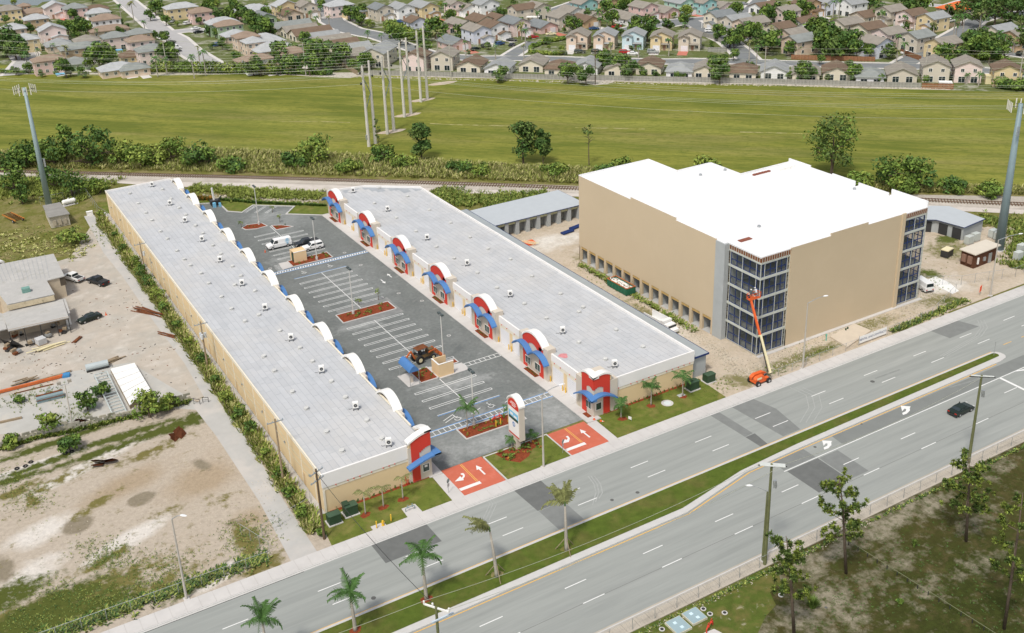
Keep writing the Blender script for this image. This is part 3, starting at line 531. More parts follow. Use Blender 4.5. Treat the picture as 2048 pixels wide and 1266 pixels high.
island([(63.4,125.7),(74.2,125.6),(74.2,128.3),(63.4,128.9)]); island([(63.1,174.6),(74.3,174.6),(74.3,178.6),(63.2,178.6)])
island([(65.3,145.4),(68.6,145.4),(68.6,149.9),(65.3,149.9)]); island([(72.2,148.3),(74.1,148.3),(74.1,149.8),(72.2,149.8)])
island([(64.6,206.6),(73.8,206.6),(73.8,210.2),(64.6,210.2)]); island([(69.0,233.6),(69.0,230.2),(73.1,229.9),(71.2,232.4)]); island([(62.6,236.2),(64.2,237.6),(67.6,236.6),(68.1,234.0),(65.4,233.6),(63.0,234.6)])
sheet('concrete_pad', [(62.9,145.3),(65.2,145.3),(65.2,149.9),(62.9,149.9)], 0.05, M['concrete']); sheet('concrete_pad', [(68.7,144.9),(74.5,145.1),(74.5,147.9),(72.1,148.2),(68.7,149.9)], 0.05, M['concrete'])
sheet('concrete_pad', [(62.2,206.4),(64.5,206.6),(64.5,210.2),(62.6,210.3)], 0.05, M['concrete'])
sheet('pale_apron', [(64,180.6),(75,180.6),(75,172.6),(63,172.6)], 0.012, mat('pale_worn_asphalt', (0.22,0.225,0.22), 0.9, 0.15, 0.6, layers=(((0.30,0.30,0.29),0.5,0.5,0.7,0.8),)))
mkl = lambda a, b, w_=0.12, m=M['marking'], z=0.017: MB().strip(a, b, w_, z).obj('paint_line', m)
def stall(x0, x1, y, blue=False):
    for dy in (-0.26, 0.26): struct(mkl((x0,y+dy), (x1,y+dy)))
    for x in (x0, x1): struct(mkl((x,y-0.3), (x,y+0.3)))
if True:
    for y in (200.1,): struct(mkl((62.6,y),(74.4,y))); struct(mkl((62.6,y+.25),(74.4,y+.25), .16, M['blueline']))
    for k in range(7): stall(62.7, 74.4, 197.1-k*2.66)
    for k in range(8): stall(62.8, 74.4, 171.9-k*2.72) if k < 7 else None
    stall(62.8, 68.0, 152.9); stall(70.5, 74.3, 150.6)
    for y in (142.6, 139.8, 137.1): stall(62.8, 74.4, y)
    struct(mkl((62.8,134.5),(74.4,134.5))); struct(mkl((62.8,134.25),(74.4,134.25), .18, M['blueline']))
    for k in range(7): stall(63.3, 68.1, 212.6+k*2.7); stall(69.0, 74.2, 212.6+k*2.7) if k < 6 else None
    struct(mkl((68.6,211),(68.6,233.5), .14)); struct(mkl((68.6,200),(68.6,179), .14)); struct(mkl((68.6,172.5),(68.6,152), .14)); struct(mkl((68.6,145),(68.6,134.5), .14))
    for k in range(3):
        a = Vector((70.0+k*2.1, 249.6-k*1.7)); b = a+Vector((-3.6,-3.0))
        struct(mkl(tuple(a), tuple(b))); struct(mkl(tuple(a+Vector((.35,-.3))), tuple(b+Vector((.35,-.3)))))
def crosswalk(x0, x1, y, w_, n, blue=True, dense=False):
    if dense: struct(mkl((x0,y),(x1,y), w_, M['marking'], 0.0165))
    for s_ in (-w_/2, w_/2):
        if not dense: struct(mkl((x0,y+s_),(x1,y+s_), .13))
        if blue: struct(mkl((x0,y+s_*1.28),(x1,y+s_*1.28), .2, M['blueline']))
    st_ = (x1-x0)/n
    for k in range(n+1):
        x = x0+k*st_
        if dense: MB().strip((x+.1,y-w_*.36),(x+.42,y+w_*.36), .30, 0.0185).obj('paint_line', M['lot'])['kind'] = 'structure'
        else: struct(mkl((x,y-w_/2),(x,y+w_/2), .11, z=0.0185))
crosswalk(59.0, 81.6, 130.0, 1.25, 24); crosswalk(74.6, 81.6, 146.8, 1.1, 7, False); crosswalk(59.6, 81.5, 205.4, 0.95, 38, True, True)
for k in range(6): struct(mkl((61.0+k*.05,206.3+k*.65),(62.4,206.3+k*.65), .14))
for (x, y, r_) in ((77.6,188.2,-1.5708),(80.0,190.2,1.5708),(57.8,185.0,1.5708)): arrow((x,y), r_, 'straight', 0.8, z=0.018)
for (x, y) in ((77.0,207.6),(77.2,199.0),(77.8,181.0),(77.5,158.5),(60.2,208.8),(80.1,175)): 
    MB().sheet([(x+.42*math.cos(a*.7854), y+.42*math.sin(a*.7854)) for a in range(8)], 0.017).obj('manhole_ring', M['concrete'])['kind'] = 'structure'
    MB().sheet([(x+.27*math.cos(a*.7854), y+.27*math.sin(a*.7854)) for a in range(8)], 0.021).obj('manhole_cover', M['patch2'])['kind'] = 'structure'
def wheelchair(x, y, s_, rot):
    mb = MB(); f = lambda u, v: (x+(u*math.cos(rot)-v*math.sin(rot))*s_, y+(u*math.sin(rot)+v*math.cos(rot))*s_)
    ring = [(.42*math.cos(t*.5)-.1, .42*math.sin(t*.5)-.35) for t in range(5, 13)]
    for a, b in zip(ring, ring[1:]): mb.strip(f(*a), f(*b), .11*s_, 0)
    for a, b in (((-.15,.5),(-.1,-.1)),((-.1,-.1),(.3,-.1)),((.3,-.1),(.5,-.6)),((-.12,.2),(.25,.2))): mb.strip(f(*a), f(*b), .12*s_, 0.001)
    mb.sheet([f(-.15+.13*math.cos(t), .72+.13*math.sin(t)) for t in (0,1,2,3,4,5)], 0.002)
    o = mb.obj('wheelchair_mark', M['marking'], None, (0,0,0.018)); struct(o)
wheelchair(71.6,132.6,1.1,0); wheelchair(65.2,132.2,1.1,0); wheelchair(71.5,202.6,1.0,0); wheelchair(65.5,202.5,1.0,0)
for (x, y) in ((62.9,131.8),(62.9,132.5),(67.6,131.8),(74,131.9)): struct(mkl((x,y),(x+2.2,y+.9), .13))

for (pp, w_) in (([(860,247),(900,249),(1060,253)],.9),([(1150,255),(1290,258)],1.0),([(1480,264),(1560,266),(1640,268)],.9),([(560,243),(640,243),(700,245)],.7),([(1190,163),(1320,166)],.5)):
    for a, b in zip(pp, pp[1:]): struct(MB().strip(P(*a),P(*b),w_,.006).obj('worn_streak', mat('worn_field_streak',(.34,.31,.14),.95,.3,.8,layers=(((.21,.21,.045),.35,.42,.58,1.0),))))
sheet('wall_strip', [(36.95,118),(37.98,118),(37.98,268),(36.95,268)], 0.010, M['alley'])
sheet('gutter_dark_line', [(-40,110.05),(31,110.05),(31,110.16),(-40,110.16)], 0.005, mat('dark_gutter',(.08,.08,.075)))  # thin dark line along the left stretch of the north gutter

tm_ = mat('tyre_mark', (.345,.355,.34), .85, .12, 1.5); td_ = mat('dark_tyre_mark', (.24,.25,.24), .85, .15, 1.5)
def mark(px, w_, m=tm_, z=.0062):
    L = [P(*q) for q in px]
    for a, b in zip(L, L[1:]): struct(MB().strip(a,b,w_,z).obj('tyre_mark', m))
for dx in (0,6,13): mark([(1185+dx,1010-dx),(1192+dx,985),(1188+dx,968),(1176+dx,952)], .16); mark([(1955+dx,640),(1962+dx,655),(1950+dx,672),(1915+dx,692),(1880+dx,712)], .16); mark([(1580+dx*2,775),(1612+dx*2,790),(1618+dx*2,815),(1600+dx*2,845)], .14); mark([(960+dx,985),(980+dx,1008),(965+dx,1040)], .12)
for (x, y, L_) in ((1750,757,50),(1900,775,60)): mark([(x,y),(x+L_,y-18)], .35, td_)
for (px, py, r_) in ((747,1196,.33),(1275,985,.3),(1224,1000,.28),(1652,1215,.2),(1670,958,.25),(1745,763,.4),(1630,894,.25),(1723,848,.2),(1107,1120,.2)):
    q = P(px,py); sheet('manhole_lid', [(q[0]+r_*math.cos(k*.785),q[1]+r_*math.sin(k*.785)) for k in range(8)], .0075, mat('iron_lid',(.12,.12,.115)))
# ================================================================ THE TWO STRIP WAREHOUSES
def rsheets(poly_in, x0, x1, y0, y1, z, seed):
    """roofing felt laid in courses along y: sheets about 1 m by 3 m with lapped edges"""
    rng = random.Random(seed); mb = MB(); x = x0
    while x < x1-.05:
        w_ = min(0.98, x1-x); y = y0-rng.uniform(0,3)
        while y < y1:
            L = rng.choice((3.0,3.0,4.2,2.2)); a, b = max(y,y0), min(y+L,y1)
            if b-a > .2 and poly_in((x+w_/2,(a+b)/2), w_/2, (b-a)/2):
                zz = z+rng.uniform(0.004,0.022); g = 0.028
                mb.box(x+g, x+w_-g, a+g, b-g, z-.01, zz)
            y += L
        x += 0.98
    return mb
def arc_pts(y0, y1, z, rise, n=12):      # segment of a circle between two springings (y, z)
    return [(y0+(y1-y0)*k/n, z+rise*(1-(2*k/n-1)**2)**0.85) for k in range(n+1)]
def curved_band(mb, prof, x0, x1, th, mi=0):     # a band of thickness th over an arc (y,z), pushed from x0 to x1
    n = len(prof); v = []
    for x in (x0, x1):
        v += [(x,y,z) for y, z in prof]+[(x,y,z+th) for y, z in prof]
    f = []
    for i in range(n-1):
        f += [(i,i+1,2*n+i+1,2*n+i), (n+i,3*n+i,3*n+i+1,n+i+1), (i,n+i,n+i+1,i+1), (2*n+i,2*n+i+1,3*n+i+1,3*n+i)]
    f += [(0,2*n,3*n,n), (n-1,2*n-1,4*n-1,3*n-1)]
    mb.add(v, f, mi)
    return mb
def xf(mb, fn): mb.v = [fn(p) for p in mb.v]; return mb
def win_mesh(wd, ht, panes=2, fr=0.09, dp=0.06):      # window in the x = 0 plane facing -x, centred on y = 0, sill at z = 0
    mb = MB(); mb.box(-dp, 0, -wd/2, wd/2, 0, ht, 0)
    pw = (wd-fr*(panes+1))/panes
    for k in range(panes):
        a = -wd/2+fr+k*(pw+fr); mb.box(-dp-.012, -dp+.002, a, a+pw, fr, ht-fr, 1)
    return mb
WSM = [M['white'], M['glassg']]
def entry(parent, yc, fx, z0=0.0, wallx=0.8, sgn=-1, cap=True, small=False):
    """arched entry bay facing -x (sgn -1) or +x (sgn 1): fx is its front plane"""
    g = lambda mb: mb if sgn < 0 else xf(mb, lambda p: (2*fx-p[0], p[1], p[2]))
    W = 4.6
    mb = MB().box(fx, fx+(1.7 if sgn < 0 else .8), yc-W, yc+W, z0, 6.1 if sgn < 0 else 5.8); g(mb).obj('entry_tower', M['beige'], parent, fix=True)
    # red surround: two legs and an arched head
    a0, a1 = yc-3.25, yc+3.25; out = arc_pts(a0, a1, 5.75, 1.55); inn = arc_pts(yc-2.0, yc+2.0, 4.35, 1.15)
    mb = MB(); x0, x1 = fx-.10, fx-.004
    n = len(out); v = [(x0,y,z) for y,z in out]+[(x0,y,z) for y,z in inn]+[(x1,y,z) for y,z in out]+[(x1,y,z) for y,z in inn]; f = []
    for i in range(n-1): f += [(i,n+i,n+i+1,i+1), (2*n+i,2*n+i+1,3*n+i+1,3*n+i), (i,i+1,2*n+i+1,2*n+i), (n+i,3*n+i,3*n+i+1,n+i+1)]
    mb.add(v, f); mb.box(x0, x1, a0, a0+1.25, 0.12, 5.75); mb.box(x0+.002, x1, a1-1.25, a1, 0.12, 5.75)
    mb.box(x0+.001,x1,a0+1.2,a0+1.26,4.2,5.72) ; g(mb).obj('red_surround', M['red'], parent, fix=True)
    # parapet behind the arch head, and the white cap over it
    mb = MB(); prof = [(a0,5.9)]+out+[(a1,5.9)]; mb.profx(prof, fx+.0, fx+.35); g(mb).obj('arched_parapet', M['cream'], parent, fix=True)
    mb = curved_band(MB(), arc_pts(a0-.12, a1+.12, 5.70, 1.62), fx-.22, fx+1.25, .34); g(mb).obj('arch_cap', M['white'], parent, fix=True)
    # the two blue curved canopies
    for s_ in (-1, 1):
        mb = curved_band(MB(), arc_pts(yc+s_*2.62-2.62, yc+s_*2.62+2.62, 3.55, 1.30), fx-1.2, fx-.1, .24); g(mb).obj('blue_canopy', M['blue'], parent, fix=True)
    for s_ in (-1, 1):
        wm_ = win_mesh(1.75, 1.45)
        if sgn > 0: xf(wm_, lambda p: (-p[0], p[1], p[2]))
        wm_.obj('window', WSM, parent, (fx+sgn*.11, yc+s_*1.55, 0.95), fix=True)
    mb = MB().box(fx-.03, fx+.0, yc+3.55, yc+4.45, .12, 2.35); g(mb).obj('door', mat('beige_door', (0.50,0.44,0.35)), parent, fix=True)
    mb = MB().box(fx-1.0, fx-.15, yc-2.0, yc+1.7, .12, .24); g(mb).obj('planter', M['mulch'], parent)
    mb = MB(); rng = random.Random(int(yc*10))
    for k in range(7): leaves(mb, rng, (fx-.58, yc-1.7+k*.52, .36), (.22,.2,.2), 14, .10)
    g(mb).obj('shrub', M['l_dark'], parent)
def bollards(pts, label, group):
    b0 = None
    for x, y in pts:
        if b0 is None: b0 = MB().cyl(0,0,0,1.05,.09,.09,8).ball((0,0,1.05),.09,.09,.06,8).obj('bollard', M['yellow'], None, (x,y,.12)); tag(b0, label, 'bollard', group); o = b0
        else: o = b0.copy(); C.objects.link(o); o.location = (x,y,.12)
RX0, RX1, RF = 84.15, 103.9, 120.3
wh = thing('warehouse', 'right-hand strip warehouse with grey roof and seven red and blue arched entries', 'warehouse', (0,0,0))
HR = 5.55
wall = MB()
foot = [(RX0,RF),(RX1,RF),(RX1,223.3),(93.0,232.3),(87.4,233.4),(RX0,233.4)]
wall.prism(foot, 0, HR-.35); wall.obj('wall', M['cream'], wh)
# front and side wall bands and parapets
pp = MB(); pp.box(86.6,RX1+.12,RF-.12,RF+.15,3.75,HR+.15); pp.box(RX1-.15,RX1+.12,RF+.15,223.3,3.75,HR+.10); pp.obj('parapet_band', M['wallwhite'], wh)
MB().box(86.6,RX1+.06,RF-.06,RF-.003,3.25,3.75).obj('pale_band', M['cream2'], wh)
MB().box(RX0-.06,RX0-.002,124,233.3,3.45,4.05).obj('pale_band', M['cream2'], wh)
mb = MB(); a, b = Vector((RX1,223.3)), Vector((93.0,232.3)); mb.beam((*a,HR-.1),(*b,HR-.1),.25,.5); mb.obj('parapet', M['wallwhite'], wh); mb = MB(); mb.beam((93.0,232.3,HR-.101),(87.4,233.4,HR-.101),.25,.5); mb.obj('parapet', M['wallwhite'], wh); mb = MB(); mb.beam((87.4,233.4,HR-.1),(RX0,233.4,HR-.1),.25,.5); mb.obj('parapet', M['wallwhite'], wh)
MB().box(RX0-.10,RX0+.22,124.5,233.4,4.05,HR-.22).obj('parapet', M['wallwhite'], wh)
dots = MB().tube([(0,-.05,0),(0,.05,0)], .085, 8).mesh('vent_stud', [M['red']])
for k in (0,2,3,4,5,6,8,9,10,11,12): link('vent_stud', dots, wh, (88.4+k*1.22, RF-.15, 3.68))
def inpoly(poly):
    def f(p, hx, hy):
        for dx in (-hx, hx):
            for dy in (-hy, hy):
                x, y = p[0]+dx, p[1]+dy; c = False; n = len(poly)
                for i in range(n):
                    (x1,y1),(x2,y2) = poly[i], poly[(i+1)%n]
                    if (y1 > y) != (y2 > y) and x < (x2-x1)*(y-y1)/(y2-y1)+x1: c = not c
                if not c: return False
        return True
    return f
rz_ = HR-.34
MB().prism(foot, rz_-.01, rz_+.0).obj('roof_deck', M['seam'], wh)
fin = [(RX0+.2,RF+.15),(RX1-.15,RF+.15),(RX1-.15,223.0),(92.8,232.1),(87.3,233.2),(RX0+.2,233.2)]
stuff(rsheets(inpoly(fin), RX0+.24, RX1-.17, RF+.2, 233.1, rz_+.005, 3).obj('roofing_felt', [M['membrane']], wh))
EC = [138.0,155.5,173.4,191.4,209.6,228.4]
for yc in EC: entry(wh, yc, 83.35)
bp_ = []
for k, yc in enumerate([120.3-0.0]+EC):
    # the wall between this bay and the next: two white roller doors with a pier between
    if k >= len(EC): break
    lo_ = (yc+4.6) if k else 124.9; hi = EC[k]-4.6 if k == 0 else EC[k]-4.6
    hi = EC[k]-4.6; mid = (lo_+hi)/2; dw = (hi-lo_-2.0)/2
    for (a, b) in ((lo_+.35, lo_+.35+dw), (hi-.35-dw, hi-.35)):
        MB().box(RX0-.045,RX0+.0,a-.18,b+.18,.12,3.42).obj('door_frame', M['cream2'], wh)
        m = MB(); m.box(RX0-.06,RX0-.046,a,b,.12,3.25)
        for z in range(9): m.box(RX0-.075,RX0-.06,a,b,.2+z*.34,.24+z*.34)
        m.obj('roller_door', M['rolldoor'], wh); bp_ += [(RX0-.35,a-.22),(RX0-.35,b+.22)]
        link('vent_stud', dots, wh, (RX0-.14,(a+b)/2-.9,3.95)).rotation_euler = (0,0,1.5708); link('vent_stud', dots, wh, (RX0-.14,(a+b)/2+.9,3.95)).rotation_euler = (0,0,1.5708)
    MB().box(RX0-.16,RX0-.002,lo_-.02,lo_+.2,.12,HR-.25).obj('pilaster', M['beige'], wh)
bollards(bp_, 'yellow steel bollard beside a roller door of the right-hand warehouse', 'bollards by the roller doors')
def corner_tower(parent, cx, side):
    """corner entry tower: side +1 has its street faces towards -x and -y, side -1 towards +x and -y"""
    s_ = side; fxx = lambda mb: mb if s_ > 0 else xf(mb, lambda p: (2*cx-p[0], p[1], p[2]))
    cy = 119.95
    prof_l = [(4.9,5.9),(4.5,6.35)]
    def top(t, half):       # cap height along a face, t metres from the corner
        u = min(1,max(0,t/4.2)); return 7.0-.75*u+.75*math.sin(u*math.pi) if s_ > 0 else 6.0+1.75*math.cos(min(1,t/4.2)*1.4)
    mb = MB().box(cx, cx+(4.7 if s_ > 0 else 3.6), cy, cy+4.9, 0, 5.75 if s_ > 0 else 5.93); fxx(mb).obj('entry_tower', M['beige'], parent, fix=True)
    n = 14; T = [k*4.4/n for k in range(n+1)]
    for nm, m, off, zin in (('red_surround','red',.08,None),):
        for face in (0, 1):
            m2 = MB()
            for i in range(n):
                t0, t1 = T[i], T[i+1]
                if t1 > 3.1+.01 and False: continue
                zb = .12 if t0 >= 1.75-.01 else (4.95+.35*math.sin(min(1,t0/1.75)*math.pi) if s_ > 0 else 4.5+.85*math.cos(min(1,t0/1.75)*1.45))
                if t1 > 3.3: continue
                za, zc = top(t0,0), top(t1,0)
                if face == 0: v = [(cx-.08,cy-.0+t0,zb),(cx-.08,cy+t1,zb),(cx-.08,cy+t1,zc),(cx-.08,cy+t0,za)]; q = [(cx-.004,p[1],p[2]) for p in v]
                else: v = [(cx+t0,cy-.08,zb),(cx+t1,cy-.08,zb),(cx+t1,cy-.08,zc),(cx+t0,cy-.08,za)]; q = [(p[0],cy-.004,p[2]) for p in v]
                m2.add(v+q, [(0,1,2,3),(7,6,5,4),(0,4,5,1),(1,5,6,2),(2,6,7,3),(3,7,4,0)])
            fxx(m2).obj('red_surround', M['red'], parent, fix=True)
    par = MB()
    for face in (0, 1):
        for i in range(n):
            t0, t1 = T[i], T[i+1]
            if t1 > 3.6: continue
            if face == 0: par.profx([(cy+t0,5.9),(cy+t1,5.9),(cy+t1,top(t1,0)),(cy+t0,top(t0,0))], cx, cx+.3)
            else: par.profile([(cx+t0,5.9),(cx+t1,5.9),(cx+t1,top(t1,0)),(cx+t0,top(t0,0))], cy, cy+.3)
    fxx(par).obj('arched_parapet', M['cream'], parent, fix=True)
    TT = [k*3.6/10 for k in range(11)]
    for face in (0, 1):
        pr_ = [((cy if face == 0 else cx)+t-(.2 if t == 0 else 0), top(t,0)-.06) for t in TT]; m3 = MB()
        if face == 0: curved_band(m3, pr_, cx-.2, cx+.95, .32)
        else: curved_band(m3, pr_, cy-.2, cy+.95, .315); xf(m3, lambda p: (p[1],p[0],p[2]))
        fxx(m3).obj('arch_cap', M['white'], parent, fix=True)
    for face in (0, 1):        # blue canopy: falls from a peak at mid-face to the corner and to the far end
        m4 = MB(); pr_ = []
        for k in range(13):
            t = -1.15+k*5.2/12; u = max(0,(t+1.15)/5.2); z = (3.55-.85*u+.85*math.sin(u*math.pi)) if s_ > 0 else 2.75+1.3*math.cos(u*1.5)
            pr_.append((t+(cy if face == 0 else cx), z))
        if face == 0: curved_band(m4, pr_, cx-1.15, cx-.08, .26)
        else: curved_band(m4, pr_, cy-1.15, cy-.08, .257); xf(m4, lambda p: (p[1],p[0],p[2]))
        fxx(m4).obj('blue_canopy', M['blue'], parent, fix=True)
    wx = win_mesh(1.5,1.35).obj('window', WSM, parent, fix=False) if s_ > 0 else None
    if wx: wx.location = (cx-.01, cy+1.35, 1.15)
    m5 = xf(win_mesh(1.15,1.35,1), lambda p: (-p[1],p[0],p[2])); o = m5.obj('window', WSM, parent, (cx+s_*.95, cy-.01, 1.15), fix=True)
    if s_ < 0: MB().box(cx-1.2,cx-.75,cy-.095,cy-.085,1.95,2.3).obj('window_notice', M['white'], parent)
    if s_ > 0: MB().box(cx-.03,cx,cy+3.75,cy+4.55,.12,2.3).obj('door', mat('beige_door', (0.5,0.44,0.35)), parent); MB().box(cx-.9,cx-.15,cy+.3,cy+1.8,.12,.22).obj('planter', M['mulch'], parent)
corner_tower(wh, 83.35, 1)
# left-hand warehouse
LX0, LX1, LF, LB, HL = 38.0, 54.0, 120.3, 265.4, 6.3
wl = thing('warehouse', 'left-hand strip warehouse with long grey roof, cream wall and row of white arch caps', 'warehouse', (0,0,0))
MB().box(LX0,LX1,LF,LB,0,HL-.35).obj('wall', M['cream'], wl)
MB().box(LX0-.08,LX0+.12,LF-.12,LB,HL-.55,HL).obj('parapet', M['cream2'], wl)
MB().box(LX0-.08,LX1-2.98,LF-.14,LF+.15,4.15,HL+.02).obj('parapet_band', M['wallwhite'], wl); MB().box(LX0-.04,LX1-2.98,LF-.06,LF-.003,3.65,4.15).obj('pale_band', M['cream2'], wl)
MB().box(LX0-.06,LX0+.25,LF-.1,LF-.003,0,3.65).obj('pilaster', M['cream2'], wl)
MB().box(LX0-.08,LX1,LB-.12,LB+.1,HL-.55,HL+.05).obj('parapet', M['wallwhite'], wl); MB().box(LX1-.1,LX1+.12,LF+4.9,LB,3.6,HL-.12).obj('parapet', M['cream2'], wl)
for k in (1.3,3.1,4.0,4.9,6.7,8.5,9.4,10.3): link('vent_stud', dots, wl, (LX0+.6+k, LF-.17, 4.08))
MB().box(LX0,LX1,LF,LB,HL-.36,HL-.345).obj('roof_deck', M['seam'], wl)
stuff(rsheets(lambda p,a,b: True, LX0+.14, LX1-.12, LF+.17, LB-.14, HL-.343, 9).obj('roofing_felt', [M['membrane']], wl))
pil = MB().box(-.07,-.002,-.12,.12,0,HL-.56).mesh('pilaster', [M['cream2']])
for k in range(27): link('pilaster', pil, wl, (LX0,LF+3+k*5.4,0))
dm = MB().box(-.05,-.002,-.5,.5,.1,2.2).mesh('door', [mat('cream_door', (0.60,0.45,0.27))])
for k in range(9): link('door', dm, wl, (LX0,LF+8+k*16.2,0))
lm_ = MB().box(-.22,-.002,-.08,.08,0,.35).mesh('wall_lamp', [M['metal']])
for k in range(14): link('wall_lamp', lm_, wl, (LX0,LF+5+k*10.4,3.2))
for k in range(10):
    ye = 129.6+14.03*k
    entry(wl, ye+4.0, 54.85, sgn=1)
    for (a, b) in ((ye+8.4,ye+10.7),(ye+11.4,ye+13.4)):
        MB().box(LX1+.0,LX1+.06,a-1,b-1,.12,3.25).obj('roller_door', M['rolldoor'], wl)
corner_tower(wl, 54.6, -1)
# roof plant: condensers on legs and round vents
def ac_mesh():
    mb = MB()
    for x in (-.4,.4):
        for y in (-.3,.3): mb.cyl(x,y,0,.45,.035,n=4,mi=1); mb.box(x-.09,x+.09,y-.09,y+.09,0,.05,1)
    mb.box(-.5,.5,-.36,.36,.45,1.55,0); mb.tube([(-.55,0,.3),(-1.0,.1,.1),(-1.3,.4,.06)], .03, 4, 1); return mb.mesh('condenser', [M['white'], M['dark']])
acm = ac_mesh()
def fanm():
    mb = MB().tube([(0,-.37,1.0),(0,-.405,1.0)], [.33,.33], 12, 0); mb.tube([(0,-.406,1.0),(0,-.42,1.0)], [.10,.10], 8, 1)
    for k in range(5): a = k*1.2566; mb.beam((.09*math.cos(a),-.415,1+.09*math.sin(a)),(.3*math.cos(a),-.415,1+.3*math.sin(a)),.09,.01,1)
    return mb.mesh('fan', [M['dark'], M['metal']])
fm_ = fanm()
vm_ = MB().box(-.36,.36,-.36,.36,0,.12).cyl(0,0,.12,.3,.26,n=10).cyl(0,0,.30,.42,.42,.36,12).mesh('roof_vent', [mat('vent_paint', (0.56,0.56,0.54), .6, .08)])
def plant(parent, z, acs, vents):
    for x, y in acs:
        q = P(x, y, z+.6); o = link('condenser', acm, parent, (q[0],q[1],z)); o.scale = (.85,.85,.85); o.rotation_euler = (0,0,R(-20)); link('fan', fm_, o)
    for x, y in vents: q = P(x, y, z+.1); link('roof_vent', vm_, parent, (q[0],q[1],z))
plant(wh, rz_+.02, [(706,381),(775,418),(854,475),(934,526),(1020,588),(1125,661),(1229,728)], [(758,376),(749,407),(815,393),(793,436),(859,420),(832,463),(901,446),(873,494),(940,475),(908,517),(976,498),(955,546),(1021,519),(994,576),(1064,553),(1049,608),(1121,588),(1093,637),(1158,624),(1158,685),(1232,660),(1286,694),(1211,719),(1166,615)])
plant(wl, HL-.32, [(304,369),(340,406),(370,440),(404,478),(440,519),(484,566),(530,615),(582,675),(643,739),(711,812),(777,885)],
      [(260,387),(325,379),(277,407),(292,426),(342,398),(304,441),(359,416),(321,463),(372,430),(335,478),(391,451),(354,502),(381,531),(391,452),(406,467),(369,519),(426,491),(402,547),(442,508),(418,567),(465,533),(443,594),(482,552),(463,618),(510,582),(490,643),(528,713),(600,696),(625,723),(663,763),(691,795),(734,841),(585,784),(549,742),(613,817),(653,864),(684,902),(764,877),(518,630),(560,662),(470,570)])
# paint spill on the right roof
q = P(1127,712,rz_); MB().sheet([(q[0]+.75*math.cos(t)*(1+.25*math.sin(3*t)), q[1]+.9*math.sin(t)) for t in [k*.4488 for k in range(14)]], rz_+.03).obj('paint_spill', mat('red_overspray', (0.62,0.25,0.26), .8, .25, 2), wh)
# ================================================================ GREY ANNEX ALONG THE RIGHT WAREHOUSE
an = thing('storage_annex', 'long narrow grey block annex with blue eaves beside the right-hand warehouse', 'storage units', (0,0,0))
MB().box(104.2,107.2,120.9,206,0,4.0).obj('wall', M['block'], an); MB().box(104.12,107.45,120.6,206.2,4.0,4.14).obj('roof', mat('annex_roof', (0.33,0.36,0.37), .6, .06), an)
MB().box(104.12,107.5,120.5,120.598,3.86,4.17).box(107.452,107.55,120.5,206.2,3.86,4.17).obj('fascia', M['bluedk'], an)
# ================================================================ THE TAN STORAGE BUILDING
tb = thing('storage_building', 'large tan five-storey storage building with white roof and open glass corners', 'building', (0,0,0))
TX, TY, TH = 117.6, 120.6, 18.9
plan = [(TX,129.2),(TX,174.3),(135.9,174.3),(135.9,164.6),(145.0,164.6),(145.0,155.2),(158.6,155.2),(158.6,137.0),(159.6,137.0),(159.6,129.5),(153.6,129.5),(153.6,TY),(125.3,TY),(125.3,129.2)]
mb = MB()
# floor slabs inside the corners
for z in (0.0, 3.75, 7.4, 11.05, 14.7):
    mb.box(119.2,125.3,121.4,129.2,z-.1 if z else 0.02,z+.12); mb.box(153.6,160.0,121.4,129.5,z-.1 if z else 0.02,z+.12)
mb.obj('floor_slab', M['blockin'], tb)
up_ = MB().prism(plan, 3.3, TH-.25); up_.obj('wall', M['tan'], tb)
base_in = [(TX+4.5,129.4),(TX+4.5,174.0),(135.7,174.0),(135.7,164.4),(144.8,164.4),(144.8,155),(158.4,155),(158.4,137),(159.4,129.4),(153.6,129.2),(153.6,TY+.02),(125.3,TY+.02),(125.3,129.4)]
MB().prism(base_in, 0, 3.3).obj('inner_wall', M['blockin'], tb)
MB().box(125.3,153.6,TY-.001,TY+.3,0,3.32).obj('lower_wall', M['tan'], tb); MB().box(135.9,145,164.1,164.59,0,3.3).box(145,158.6,154.8,155.19,0,3.3).obj('rear_wall', M['tan'], tb)
MB().box(TX,TX+4.6,174.0,174.29,0,3.3).obj('rear_wall', M['tan'], tb); MB().box(TX-.0,TX+5,129.6,174,0.0,0.06).obj('unit_floor', mat('unit_floor', (.42,.42,.41)), tb)
# piers between the 14 ground-floor openings
pitch = (174.2-131.6)/14
pm = MB().box(0,.45,-.36,.36,0,3.3).mesh('pier', [M['tan']]); hm = MB().box(.08,.3,-pitch/2+.36,pitch/2-.36,2.75,3.3).mesh('lintel', [mat('timber_form', (.50,.34,.14))]); um = MB().box(.5,4.5,-.05,.05,0,3.3).mesh('partition', [M['block']])
for k in range(15):
    y = 174.0-k*pitch; link('pier', pm, tb, (TX,y-.1 if k == 0 else y,0)); link('partition', um, tb, (TX,y-.2,0))
    if k < 14: link('lintel', hm, tb, (TX,y-pitch/2,0))
MB().box(TX-.015,118.62,128.85,131.3,0,TH-.2).obj('concrete_pier', M['block'], tb)
rf = MB(); full = [(118.6,121.0)]+[(153.6,121.0),(160.4,121.0)]
roofp = [(TX+.2,129.2),(TX+.2,174.1),(135.7,174.1),(135.7,164.4),(144.8,164.4),(144.8,155.0),(158.4,155.0),(158.4,136.8),(159.4,136.8),(159.4,129.3),(160.3,129.3),(160.3,120.9),(118.55,120.9),(118.55,129.2)]
MB().prism(roofp, TH-.36, TH-.10, 0).obj('roof', M['roofwhite'], tb)
